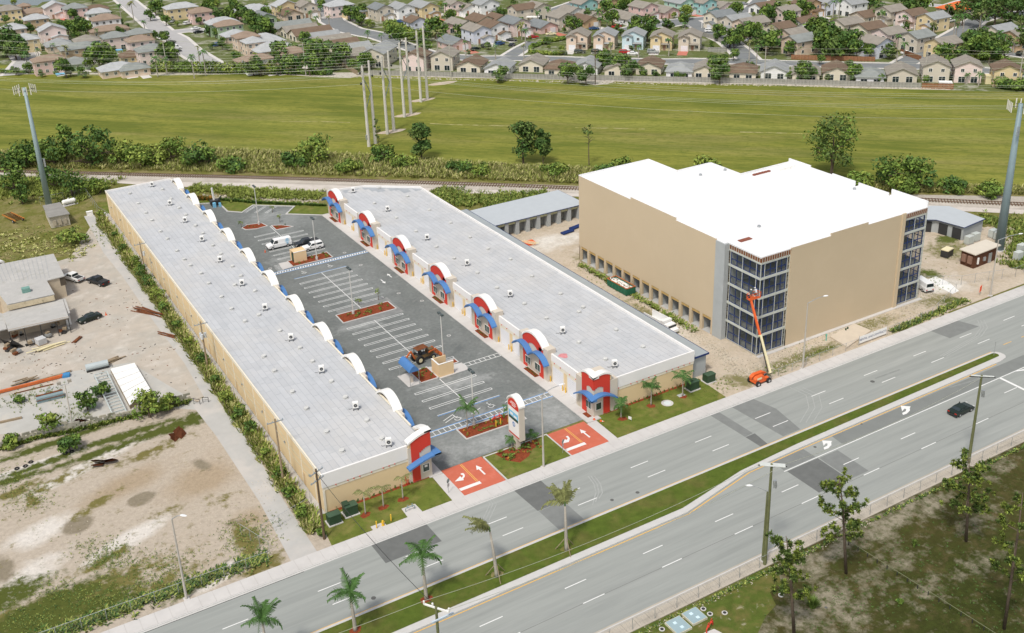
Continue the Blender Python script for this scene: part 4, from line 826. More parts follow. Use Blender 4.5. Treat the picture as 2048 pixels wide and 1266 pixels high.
def pw(a, b, h, m=0, th=.232):
    par = MB()
    d = (Vector(b)-Vector(a)).normalized(); q = Vector((-d.y,d.x))*th/2
    par.prism([tuple(Vector(a)-q),tuple(Vector(b)-q),tuple(Vector(b)+q),tuple(Vector(a)+q)], TH-.4, TH+h, m, 1); par.obj('parapet', [M['tan'], M['roofwhite']], tb)
pw((TX+.11,131.3),(TX+.11,142.5),.12); pw((TX+.11,142.5),(TX+.11,156.3),.62); pw((TX+.11,156.3),(TX+.11,174.3),.14)
pw((125.3,TY+.11),(134.7,TY+.11),.14); pw((134.7,TY+.11),(144.0,TY+.11),.66); pw((144.0,TY+.11),(153.7,TY+.11),.14)
for a, b, h in (((TX,174.2),(135.9,174.2),.3),((135.8,174.2),(135.8,164.6),.3),((135.9,164.5),(145,164.5),.3),((144.9,164.6),(144.9,155.2),.3),((145,155.1),(158.6,155.1),.3),((158.5,155.2),(158.5,149),1.0),((158.5,149),(158.5,143),.6),((158.5,143),(158.5,137),.9),((159.5,137),(159.5,129.5),.4),((160.3,129.5),(160.3,121),1.0)): pw(a, b, h, 1)
q = P(1490,479,TH); MB().box(q[0]-1.3,q[0]+1.3,q[1]-.45,q[1]+.45,TH-.09,TH+.06).obj('roof_board', mat('brown_board', (.25,.09,.06)), tb)
for px, py in ((1401,350),(1450,340),(1518,453),(1709,378)): q = P(px,py,TH); MB().cyl(q[0],q[1],TH-.1,TH+.25,.35,.3,8).obj('roof_drain', M['metal'], tb)
q = P(1508,351,TH); q2 = P(1560,343,TH)
for k in range(6): MB().box(q[0]+k*.8,q[0]+k*.8+.6,q[1],q[1]+.5,TH-.1,TH+.2).obj('roof_brick_stack', mat('brown_board'+'', (.25,.09,.06)), tb)
for k in range(3): MB().box(q2[0]+k*1.6,q2[0]+1.4+k*1.6,q2[1],q2[1]+1.0,TH-.1,TH+.5).obj('roof_duct', M['white'], tb)
def glass_corner(x0, x1, y0, y1, corner_left=True):
    """steel and blue window frame of five floors on the street corner"""
    zs = [0.0,3.75,7.4,11.05,14.7,17.6]
    fr, st, gl, ed = MB(), MB(), MB(), MB()
    faces = [('y', x0, x1, y0), ('x', y0, y1, x0 if corner_left else x1)]
    for ax, a, b, c in faces:
        L = b-a; cuts = [a, a+L*.13, a+L*.55, b-.55, b] if corner_left else [a, a+.5, a+L*.5, b-.3, b]
        pt = (lambda t, z, o=0: (t, c+o, z)) if ax == 'y' else (lambda t, z, o=0: (c+o, t, z))
        inw = .0
        for i in range(5):
            z0, z1 = zs[i]+.25, zs[i+1]-.35
            st.beam(pt(a,zs[i+1]-.05,0), pt(b,zs[i+1]-.05,0), .16, .34)
            st.beam(pt(a,z0-.06,.02), pt(b,z0-.06,.02), .1, .08)
            for j in range(len(cuts)-1):
                u, v = cuts[j]+.12, cuts[j+1]-.12
                if v-u < .35: 
                    for zz in (z0+.6,z0+1.6,z0+2.4): ed.beam(pt(u-.1,zz,.1), pt(v+.1,zz,.1), .08, .12)
                    continue
                ds = .1
                for t in ([u, v]+([ (u+v)/2 ] if v-u > 1.2 else [])): fr.beam(pt(t,z0,ds), pt(t,z1,ds), .13, .10)
                for z in (z0, z1, z0+(z1-z0)*.45): fr.beam(pt(u,z,ds), pt(v,z,ds), .11, .12)
                g0 = pt(u,z0,ds+.02); g1 = pt(v,z1,ds+.02)
                gl.add([pt(u,z0,ds+.02),pt(v,z0,ds+.02),pt(v,z1,ds+.02),pt(u,z1,ds+.02)], [(0,1,2,3)])
        for t in cuts: st.beam(pt(t,0,-.02), pt(t,17.7,-.02), .09, .09)
    return fr, st, gl, ed
gm = mat('clear_window_glass', (0.06,0.075,0.065), 0.1, 0.5, 0.5, spec=0.5, alpha=0.30)
for args in ((118.65,125.25,120.9,129.0,True),(153.8,160.2,120.9,129.3,False)):
    fr, st, gl, ed = glass_corner(*args)
    fr.obj('window_frame', M['bluedk'], tb); st.obj('steel_stud', M['steel'], tb); gl.obj('window_glass', gm, tb); ed.obj('edge_bracket', M['dark'], tb)
    x0, x1, y0, y1, cl = args; m = MB(); xx = x0 if cl else x1
    m.box(x0,x1,y0-.03,y0+.06,17.55,TH-.30); m.box(xx-.04,xx+.05,y0+.061,y1,17.551,TH-.301); m.obj('sheathing_band', M['brownwrap'], tb)
    m = MB()
    for k in range(12): m.box(x0+.2+k*.54,x0+.27+k*.54,y0-.08,y0-.032,17.5,TH-.32)
    for k in range(14): m.box((xx-.1) if cl else xx+.052,(xx-.042) if cl else xx+.1,y0+.3+k*.58,y0+.37+k*.58,17.5,TH-.32)
    m.obj('furring_strip', M['steel'], tb)
    MB().box(x0+.15,x1,y1-.8,y1-.3,0.1,17.5).obj('inner_wall', M['block'], tb) if cl else MB().box(x0,x1-.2,y1-.5,y1-.2,.1,17.5).obj('inner_wall', M['block'], tb)
    MB().box(125.28,125.34,121.5,129,0,17.5).obj('inner_wall', M['block'], tb) if cl else None
MB().box(152.9,153.75,TY-.25,TY+.02,0,TH+.25).obj('corner_pier', M['tan'], tb)
MB().box(118.4,160.6,119.9,120.59,0,.12).obj('foundation_edge', M['concrete'], tb)
# ================================================================ LOW STORAGE ROWS BEHIND
def low_storage(label, roof_px, hroof, wall_poly, wh_, opens, name='storage_row'):
    t = thing(name, label, 'storage units', (0,0,0))
    poly = [P(x,y,hroof) for x, y in roof_px] if roof_px else wall_poly
    MB().prism(poly, hroof-.22, hroof-.1).obj('fascia', M['bluedk'], t)
    c_ = Vector((sum(p[0] for p in poly)/len(poly), sum(p[1] for p in poly)/len(poly))); pin = [tuple(c_+(Vector(p)-c_)*.985) for p in poly]
    MB().prism(pin, hroof-.1, hroof-.04).obj('roof', mat('pale_metal_roof', (.46,.49,.51), .45, .04), t)
    return t
rs = low_storage('open-fronted grey storage row with pale metal roof behind the tan building', None, 3.6, [(107.5,194.3),(132.0,194.3),(133.2,197.0),(133.2,206.3),(107.5,206.3)], 3.4, 9)
MB().box(107.8,132.8,196.5,205.9,0,3.38).obj('wall', M['block'], rs)
pz = MB().box(-.45,.45,0,2.2,0,3.38).mesh('pier', [M['block']]); lz = MB().box(-.95,.95,.1,.4,2.75,3.38).mesh('lintel', [mat('yellow_edge', (.45,.45,.28))])
for k in range(9): link('pier', pz, rs, (108.6+k*2.85,194.5,0)); link('lintel', lz, rs, (110.02+k*2.85,194.5,0)) if k < 8 else None
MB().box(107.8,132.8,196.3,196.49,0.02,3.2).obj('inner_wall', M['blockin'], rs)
rw = low_storage('small grey storage block with blue eaves right of the tan building', None, 3.3, [(184,146),(190.2,141.0),(191.2,134.4),(199.2,135.2),(199.6,145.0),(196.5,147.5),(184,150)], 3.1, 3)
MB().prism([(190.8,141),(191.5,134.8),(198.9,135.5),(199.3,144.8),(196,147),(188,148.5)], 0, 3.08).obj('wall', M['block'], rw)
a, b = Vector((190.75,140.6)), Vector((191.4,135.0))
mo_ = MB().box(-.03,.03,-1.05,1.05,0,2.5).mesh('door_opening_shade', [mat('painted_opening_shade', (.05,.05,.05))])  # flat near-black panel: shade inside the doorway put into its colour
for k, (px, py) in enumerate(((1871,464),(1891,470),(1914,478))):
    q = P(px,py,0); 
for k, t in enumerate((.2,.78)): p_ = a.lerp(b,t); link('door_opening_shade', mo_, rw, (p_.x-.05,p_.y,.05)).rotation_euler = (0,0,math.atan2(b.y-a.y,b.x-a.x)+1.5708)
a, b = Vector((185.2,147.2)), Vector((190.7,141.1)); mm = MB().prism([(185.0,148.2),(190.8,141.2),(190.9,146),(188,148.4)],0,3.07).obj('wall', M['block'], rw)
for t in (.3,.75): p_ = a.lerp(b,t); link('door_opening_shade', mo_, rw, (p_.x-.02,p_.y-.0,.05)).rotation_euler = (0,0,math.atan2(b.y-a.y,b.x-a.x)+1.5708)
# brown equipment shelter
bs = thing('equipment_shelter', 'brown equipment shelter with flat cream roof near the right-hand mast', 'shelter', (0,0,0))
MB().prism([(180.6,123.7),(188.4,124.1),(188.5,127.0),(180.6,126.9)],0,3.15).obj('wall', mat('brown_aggregate', (.115,.055,.035), .9, .15, 2), bs)
MB().prism([(180.2,123.3),(188.8,123.7),(188.9,127.4),(180.2,127.2)],3.15,3.35).obj('roof', mat('cream_roof', (.62,.56,.47), .7, .05), bs)
for y in (124.6,126.0): MB().box(180.2,180.59,y-.45,y+.45,.9,2.5).obj('wall_unit', mat('wall_unit', (.25,.15,.11)), bs)
MB().box(185.4,186.3,123.78,123.93,0.1,2.2).obj('door', M['metal'], bs); MB().box(181.5,181.9,123.5,123.7,.8,2.2).obj('electric_panel', M['white'], bs); MB().box(183.6,184.2,123.6,123.86,1.0,1.8).obj('electric_panel', M['metal'], bs)
# ================================================================ WORKSHOP IN THE LEFT YARD
ws = thing('workshop', 'rambling old workshop with weathered grey roofs in the dirt yard', 'workshop', (0,0,0))
wr = mat('weathered_roof', (.43,.42,.40), .85, .08, .5, layers=(((.30,.29,.25),.5,.55,.72,.7),((.52,.50,.47),.3,.5,.7,.6)))
PP = lambda z: crop(5.505,0,500)
def slabroof(pts_px, z, nm='roof'):
    pts = crop(5.505,0,500)(pts_px, z); MB().prism(pts, z-.18, z).obj(nm, wr, ws); return pts
slabroof([(-500,260),(0,155),(590,40),(710,285),(515,335),(600,485),(80,600),(-20,470),(-500,600)], 4.6)
lw = slabroof([(30,700),(95,670),(600,560),(690,538),(755,740),(90,890)], 3.2); slabroof([(690,535),(720,533),(772,690),(752,700)], 3.0); slabroof([(-400,800),(0,690),(30,700),(75,865),(0,885),(-400,990)], 3.0)
lowb = lambda pts, h: MB().prism(crop(5.505,0,500)(pts,h), 0, h-.2)
lowb([(-500,275),(0,170),(585,55),(695,285),(500,335),(570,470),(80,585),(-20,480),(-500,610)], 4.6).obj('wall', mat('workshop_wall', (.55,.47,.36), .9, .12, 1), ws)
MB().beam((*P(0+518/5.505,500+338/5.505,4.4),3.5),(*P(715/5.505,500+290/5.505,4.4),3.5),.1,1.9).obj('metal_cladding', mat('brown_cladding', (.10,.08,.06), .8, .15), ws)
MB().prism(crop(5.505,0,500)([(40,700),(100,675),(640,560),(680,560),(700,650),(90,800)],3.2),0,3.0).obj('shed_back_wall', mat('workshop_wall', (.5,.5,.5)), ws)
q = P(290/5.505,500+460/5.505,4.6); MB().box(q[0]-.75,q[0]+.75,q[1]-.6,q[1]+.6,4.6,5.5).obj('roof_unit', mat('green_unit', (.16,.30,.26), .7, .1), ws)
for (px, py) in ((100,895),(265,865),(440,825),(620,790),(750,755)):
    q = P(px/5.505,500+py/5.505,3.0); MB().box(q[0]-.08,q[0]+.08,q[1]-.08,q[1]+.08,0,3.0).obj('post', M['dark'], ws)
fb = crop(5.505,0,500)([(88,890),(755,742)], 3.05); MB().beam((*fb[0],3.0),(*fb[1],3.0),.08,.5).obj('fascia', mat('workshop_fascia', (.30,.22,.14), .8, .15), ws)
MB().beam((*P(80/5.505,500+640/5.505,4.0),4.0),(*P(600/5.505,500+525/5.505,4.0),4.0),.12,1.0).obj('stained_wall', mat('stained_cream', (.55,.47,.33), .9, .2, 1, layers=(((.12,.10,.06),1.2,.55,.7,.8),)), ws)
# left cabin by the mast
cb = thing('equipment_cabin', 'small pale equipment cabin with grey flat roof at foot of left mast', 'cabin', (0,0,0))
MB().prism([(24.2,273.2),(27.9,273.3),(28.4,263.6),(24.0,263.8)],0,2.8).obj('wall', mat('cabin_wall', (.50,.46,.38)), cb); MB().prism([(24.0,273.6),(28.1,273.6),(28.7,263.2),(23.7,263.4)],2.8,3.0).obj('roof', mat('cabin_roof', (.27,.26,.24), .9, .15, .6), cb)
for k in range(3): MB().box(24.6+k*1.2,25.3+k*1.2,263.3,263.62,.6,1.9).obj('wall_box', mat('cabin_box', (.42,.37,.29)), cb)
# ================================================================ VEHICLES
def wheels(t, xs, yw, r, wd=.22):
    tm = tmesh(('tyre', r, wd), lambda: MB().tube([(0,-wd/2,0),(0,wd/2,0)], r, 12).mesh('wheel', [M['rubber']]))
    rm = tmesh(('rimm', r, wd), lambda: MB().tube([(0,-wd/2-.01,0),(0,wd/2+.01,0)], r*.6, 10).mesh('rim', [M['rim']]))
    for x in xs:
        for y in (-yw, yw): o = link('wheel', tm, t, (x,y,r)); link('rim', rm, o)
def hull(prof, w_, inset, zmid, taper=0.0):
    """side outline (x,z) skinned across the width; points above zmid lean inwards by inset"""
    mb = MB(); n = len(prof); v = []; zt = max(z for _, z in prof)
    for s, k in ((-1,1.0),(-1,.93),(1,.93),(1,1.0)):
        for x, z in prof:
            ins = inset*max(0,(z-zmid))/(zt-zmid+1e-6)
            shrink = 0.0 if k < 1 else 1.0; zz = z-(.05 if k == 1.0 and z > .5 else 0); xx = x*(1-.012*(k == 1.0))
            v.append((xx, s*(w_/2*k-ins), zz))
    f = [tuple(range(n)), tuple(reversed(range(3*n,4*n)))]
    for r_ in range(3):
        for i in range(n): j = (i+1) % n; f.append((r_*n+i,(r_+1)*n+i,(r_+1)*n+j,r_*n+j))
    return mb.add(v, f)
SPEC = {
 'sedan': dict(L=4.5, W=1.78, low=[(-2.25,.35),(-2.25,.82),(-2.1,.92),(-1.35,.97),(1.0,.95),(2.0,.80),(2.25,.65),(2.25,.35)], cab=[(-1.55,.93),(-.95,1.36),(.25,1.39),(1.05,.93)], wh=(-1.35,1.4), r=.32),
 'suv': dict(L=4.6, W=1.85, low=[(-2.3,.45),(-2.3,1.1),(1.1,1.08),(2.1,1.0),(2.3,.85),(2.3,.45)], cab=[(-2.22,1.07),(-2.1,1.68),(.3,1.72),(1.0,1.07)], wh=(-1.4,1.45), r=.38),
 'van': dict(L=5.6, W=2.0, low=[(-2.8,.45),(-2.8,1.25),(1.6,1.2),(2.55,1.05),(2.8,.85),(2.8,.45)], cab=[(-2.76,1.2),(-2.7,2.08),(1.1,2.12),(1.75,1.2)], wh=(-1.8,1.8), r=.38),
 'pickup': dict(L=5.5, W=1.95, low=[(-2.75,.5),(-2.75,1.1),(-.75,1.1),(1.4,1.1),(2.5,1.02),(2.75,.85),(2.75,.5)], cab=[(-.85,1.08),(-.7,1.72),(.7,1.74),(1.35,1.08)], wh=(-1.7,1.75), r=.39),
}
def vehicle(kind, label, loc, rz, paint, cat=None, group=None, name=None, detail=True):
    s = SPEC[kind]; nm = name or {'sedan':'parked_car','suv':'parked_suv','van':'parked_van','pickup':'pickup_truck'}[kind]
    t = thing(nm, label, cat or {'sedan':'car','suv':'car','van':'van','pickup':'pickup truck'}[kind], loc, rz, group)
    def body():
        mb = hull(s['low'], s['W'], .0, 5)
        c = s['cab']; h2 = hull([(x, z) for x, z in c], s['W']*.94, .16, c[0][1]); mb.add(h2.v, h2.f); return mb.mesh('body', [paint])
    b = link('body', tmesh(('body', kind, paint.name), body), t)
    c = s['cab']; (xa,za),(xb,zb),(xc,zc),(xd,zd) = c; W2 = s['W']*.94/2
    def glass():
        mb = MB(); e = .012
        def slab(x0,z0,x1,z1,out):   # windscreen / rear glass between two heights
            i0, i1 = .0, .16; t0, t1 = .12, .88
            P0 = Vector((x0+(x1-x0)*t0,0,z0+(z1-z0)*t0)); P1 = Vector((x0+(x1-x0)*t1,0,z0+(z1-z0)*t1)); y0 = W2-.03-.16*t0-.08; y1 = W2-.16*t1-.08
            o_ = Vector((out*e*2,0,e*2)); mb.add([tuple(P0+o_+Vector((0,-y0,0))),tuple(P0+o_+Vector((0,y0,0))),tuple(P1+o_+Vector((0,y1,0))),tuple(P1+o_+Vector((0,-y1,0)))], [(0,1,2,3)])
        slab(xd,zd,xc,zc,1)
        slab(xa,za,xb,zb,-1)
        x_end = xa+(.35 if kind != 'van' else 3.2)
        for sg in (-1,1):
            t0, t1 = .16, .84
            a0 = (x_end if kind == 'van' else xa+(xb-xa)*t0+.12, za+(zb-za)*t0); a1 = (x_end if kind == 'van' else xa+(xb-xa)*t1+.12, za+(zb-za)*t1)
            d0 = (xd+(xc-xd)*t0-.12, zd+(zc-zd)*t0); d1 = (xd+(xc-xd)*t1-.12, zd+(zc-zd)*t1)
            y0, y1 = (W2-.16*t0+e)*sg, (W2-.16*t1+e)*sg; m_ = (a0[0]+d0[0])/2+.05
            for (p, q) in ((0,.47),(.52,1)):
                f0 = lambda u: (a0[0]+(d0[0]-a0[0])*u, y0, a0[1]); f1 = lambda u: (a1[0]+(d1[0]-a1[0])*u, y1, a1[1])
                mb.add([f0(p),f0(q),f1(q),f1(p)], [(0,1,2,3) if sg < 0 else (3,2,1,0)])
        return mb.mesh('window', [M['glass']])
    link('window', tmesh(('glass', kind), glass), t)
    wheels(t, s['wh'], s['W']/2-.1, s['r'])
    if detail:
        L = s['L']/2
        for y in (-s['W']*.36, s['W']*.36):
            link('headlight', tmesh(('hl',kind), lambda: MB().box(L-.06,L+.015,-.16,.16,.66,.80).mesh('headlight',[M['headlight']])), t, (0,y,0))
            link('tail_light', tmesh(('tl',kind), lambda: MB().box(-L-.015,-L+.05,-.2,.2,.68,.84).mesh('tail_light',[M['taillight']])), t, (0,y,0))
        link('bumper', tmesh(('bm',kind), lambda: MB().box(L-.1,L+.06,-s['W']*.45,s['W']*.45,.38,.56).box(-L-.06,-L+.1,-s['W']*.45,s['W']*.45,.38,.56).mesh('bumper',[M['dark']])), t)
        link('mirror', tmesh(('mr',kind), lambda: MB().box(xd-.25,xd-.1,-s['W']/2-.16,-s['W']/2+.02,1.0,1.14).box(xd-.25,xd-.1,s['W']/2-.02,s['W']/2+.16,1.0,1.14).mesh('mirror',[M['dark']])), t)
    if kind == 'pickup':
        link('cargo_bed', tmesh(('bed',paint.name), lambda: MB().box(-2.7,-.85,-.88,.88,.75,1.112).box(-2.6,-.95,-.75,.75,1.108,1.118,1).mesh('cargo_bed',[paint, M['dark']])), t)
    return t
def heading(a, b): return math.atan2(b[1]-a[1], b[0]-a[0])
vehicle('sedan', 'black hatchback sedan driving along the main road', (132.1,89.1), R(2), M['cargreen'], name='car')
v = vehicle('van', 'white service van with blue striped globe emblem parked in the stall', (66.0,219.5), R(180), M['carwhite'])
rng = random.Random(3)
for i, (z, hw) in enumerate(((1.95,.34),(1.74,.52),(1.52,.60),(1.30,.58),(1.08,.45),(.90,.25))):       # globe emblem in curved stripes on the van side
    mb = MB(); n = 8
    for k in range(n):
        a0, a1 = -1+2*k/n, -1+2*(k+1)/n; f_ = lambda u: (1.72+hw*u, z+.05*math.sin(u*2.2)); t0, t1 = .075*(1-abs(a0)**2*.75), .075*(1-abs(a1)**2*.75)
        for sg in (-1,1):
            yy = sg*(1.012 if z < 1.2 else .965-.15*(z-1.2)/.9)
            p, q = f_(a0), f_(a1); vv = [(-p[0],yy,p[1]-t0),(-q[0],yy,q[1]-t1),(-q[0],yy,q[1]+t1),(-p[0],yy,p[1]+t0)]
            mb.add(vv, [(0,1,2,3)])
    mb.obj('globe_emblem', M['sky'], v)
tag(v, None, None); c_ = MB().cyl(0,0,0,.04,.22,.22,4).cyl(0,0,.04,.65,.16,.03,10).obj('traffic_cone', M['orange'], None, (62.3,218.3,.02)); tag(c_, 'orange traffic cone standing by the nose of the white service van', 'traffic cone')
vehicle('pickup', 'black crew pickup parked between the white van and the white car', (71.6,216.8), R(180), M['carblack'])
vehicle('suv', 'white estate car parked behind the tan bin enclosure', (71.9,213.8), R(180), M['carwhite'])
vehicle('pickup', 'white stripped pickup with bare bed parked beside the workshop', (22.9,227.4), R(118), M['carwhite'])
vehicle('pickup', 'black pickup with cluttered bed in the dirt yard', (27.0,222.3), R(116), M['carblack'])
vehicle('sedan', 'dark low coupe parked on the dirt beside the workshop canopy', (22.0,204.6), R(196), M['cargreen'])
vehicle('van', 'white passenger van parked behind the tan building corner', (164.6,123.6), R(75), M['carwhite'])
v = vehicle('van', 'white van with blue roof behind the yard workshop', (8.5,245.5), R(20), M['carwhite'])
# white truck with open box by the storage openings
t = thing('flatbed_truck', 'white open-topped box truck parked in the gap beside the tan building', 'truck', (111.6,138.8), R(-86))
MB().box(-3.4,1.2,-1.05,1.05,.7,.9).box(-3.4,1.2,-1.12,-1.0,.9,2.3).box(-3.4,1.2,1.0,1.12,.9,2.3).box(1.2,1.9,-1.12,1.12,.9,2.4).obj('cargo_box', M['carwhite'], t)
MB().profile([(2.0,.6),(2.0,1.9),(2.9,1.9),(3.4,1.25),(3.9,1.1),(3.9,.6)],-1.0,1.0).obj('cab', M['carwhite'], t); MB().box(3.05,3.3,-.9,.9,1.4,1.75).obj('window', M['glass'], t); wheels(t,(-2.4,2.9),.95,.42)
# green skip
t = thing('skip_container', 'green open skip with orange rim full of white rubble', 'skip', (115.7,156.6), R(91))
mb = MB().box(-3.2,3.2,-1.15,-1.05,.2,1.6).box(-3.2,3.2,1.05,1.15,.2,1.6).box(-3.2,-3.1,-1.05,1.05,.2,1.6).box(3.1,3.2,-1.05,1.05,.2,1.6).box(-3.1,3.1,-1.05,1.05,.2,.3)
mb.obj('container_body', M['skipgreen'], t)
for k in range(7): MB().box(-3.1+k*1.0,-2.95+k*1.0,-1.22,-1.151,.2,1.5).obj('rib', M['skipgreen'], t); MB().box(-3.1+k*1.0,-2.95+k*1.0,1.151,1.22,.2,1.5).obj('rib', M['skipgreen'], t)
MB().box(-3.25,3.25,-1.2,-1.0,1.601,1.7).box(-3.25,3.25,1.0,1.2,1.601,1.7).box(-3.25,-3.05,-1,1,1.601,1.7).box(3.05,3.25,-1,1,1.601,1.7).obj('rim', mat('orange_rust', (.40,.12,.04), .8, .3, 2), t)
mb = MB(); rng = random.Random(5)
for k in range(60): x, y = rng.uniform(-2.9,2.9), rng.uniform(-.9,.9); a = rng.uniform(0,3); mb.beam((x,y,1.25+rng.random()*.3),(x+.8*math.cos(a)*rng.random(),y+.5*math.sin(a)*rng.random(),1.3+rng.random()*.4),.3,.06,rng.choice((0,0,0,1)))
mb.box(-3,3,-1,1,.6,1.3,0); stuff(mb.obj('rubble', [M['white'], M['wood']], t))
# backhoe loader
t = thing('backhoe_loader', 'worn orange backhoe loader parked across the stalls behind the blue shelter', 'digger', (69.1,152.6), R(8))
MB().box(-1.5,1.9,-.5,.5,.7,1.35).box(1.0,2.3,-.45,.45,.9,1.75).obj('chassis', mat('machine_yellow_brown', (.16,.10,.04), .7, .3, 1.5), t); MB().box(1.1,2.25,-.47,.47,1.76,1.85).obj('bonnet', mat('machine_yellow_brown', (.35,.20,.07), .7, .2), t)
mb = MB()
for x, y in ((-1.2,-.65),(-1.2,.65),(.75,-.65),(.75,.65)): mb.beam((x,y,1.2),(x,y,2.65),.09)
mb.obj('cab_frame', M['dark'], t); MB().box(-1.35,.9,-.8,.8,2.65,2.74).obj('cab_roof', M['rust'], t); MB().box(-1.1,.7,-.5,.5,1.35,1.45).box(-.6,-.1,-.25,.25,1.45,2.0).obj('seat', M['dark'], t)
for (x,r_,w_) in ((-1.0,.78,.45),(1.75,.52,.32)):
    for y in (-.85,.85): o = MB().tube([(0,-w_/2,0),(0,w_/2,0)], r_, 14).obj('wheel', M['rubber'], t, (x,y,r_)); MB().tube([(0,-w_/2-.02,0),(0,w_/2+.02,0)], r_*.5, 10).obj('rim', M['creampaint'], o)
mb = MB()
for y in (-.55,.55): mb.beam((1.0,y,1.5),(2.6,y,1.7),.14,.22); mb.beam((2.6,y,1.7),(3.4,y,.6),.14,.22)
mb.obj('loader_arm', M['rustor'], t); MB().profx([(-.0,0)]*0 or [(-1.05,.15),(1.05,.15),(1.05,.2),(-1.05,.2)],3.3,4.1).box(3.3,3.36,-1.05,1.05,.2,.95).obj('loader_bucket', M['rustor'], t)
mb = MB().beam((-1.5,0,.9),(-2.3,0,2.6),.22,.3).beam((-2.3,0,2.6),(-3.6,0,1.4),.2,.26); mb.obj('boom', M['rustor'], t); MB().profile([(-3.9,.7),(-3.4,1.35),(-3.2,.6),(-3.5,.3)],-.3,.3).obj('digging_bucket', M['rust'], t)
# boom lift with two workers
t = thing('boom_lift', 'orange boom lift with raised cream and orange arm at the kerb', 'cherry picker', (112.6,113.6), 0)
MB().box(-1.4,1.5,-.75,.75,.45,.95).obj('chassis', M['orange'], t); MB().profile([(-1.5,1.0),(-1.5,1.3),(-1.1,1.65),(.2,1.7),(.5,1.25),(.5,1.0)],-.8,-.15).profile([(-1.5,1.0),(-1.5,1.35),(-.9,1.75),(1.0,1.7),(1.8,1.3),(1.8,1.0)],.15,.8).obj('turret', M['orange'], t); MB().box(-1.4,1.7,-.15,.15,1.0,1.2).cyl(0,0,.9,1.0,.55,n=12).obj('turntable', M['dark'], t); MB().box(-1.2,-.2,-.82,-.801,1.15,1.5).box(-.9,.5,.801,.82,1.15,1.5).obj('service_door', M['creampaint'], t)
for x in (-1.1,1.25):
    for y in (-1.0,1.0): o = MB().tube([(0,-.16,0),(0,.16,0)], .48, 12).obj('wheel', M['rubber'], t, (x,y,.48)); MB().tube([(0,-.18,0),(0,.18,0)], .22, 8).obj('rim', M['rim'], o)
A, B_, Cc = Vector((.9,-.2,1.5)), Vector((.1,1.9,8.3)), Vector((1.95,5.45,12.1))
q = P(1540,746,1.6); A = Vector((q[0]-112.6,q[1]-113.6,1.6)); tip = Vector((114.5-112.6,118.6-113.6,12.9)); mid = A.lerp(tip,.52)
MB().beam(A,mid,.42,.42).obj('lower_boom', M['creampaint'], t); MB().beam(mid-Vector((0,0,.02)),tip,.30,.30).obj('upper_boom', M['orange'], t)
MB().beam(A+Vector((-.35,.1,.3)),A.lerp(mid,.95)+Vector((-.3,0,.1)),.13,.13).obj('hose_track', M['dark'], t); MB().beam(A+Vector((.3,0,-.2)),A.lerp(mid,.2)+Vector((.1,0,-.6)),.24).obj('lift_cylinder', M['dark'], t)
mb = MB(); bx0, by0, bz = tip.x-.3, tip.y-.1, tip.z-.1
mb.box(bx0,bx0+2.3,by0-.1,by0+.75,bz,bz+.06)
for x in (bx0,bx0+1.15,bx0+2.3):
    for y in (by0-.1,by0+.75): mb.beam((x,y,bz),(x,y,bz+1.05),.06)
for z in (.35,1.05):
    mb.beam((bx0,by0-.1,bz+z),(bx0+2.3,by0-.1,bz+z),.06); mb.beam((bx0,by0+.75,bz+z),(bx0+2.3,by0+.75,bz+z),.06)
    for x in (bx0,bx0+2.3): mb.beam((x,by0-.1,bz+z),(x,by0+.75,bz+z),.06)
mb.box(bx0-.02,bx0+.7,by0-.14,by0-.1,bz,bz+.8); mb.obj('platform', M['orange'], t); MB().box(bx0+.95,bx0+1.4,by0-.08,by0+.1,bz+.75,bz+1.1).obj('control_box', M['dark'], t)
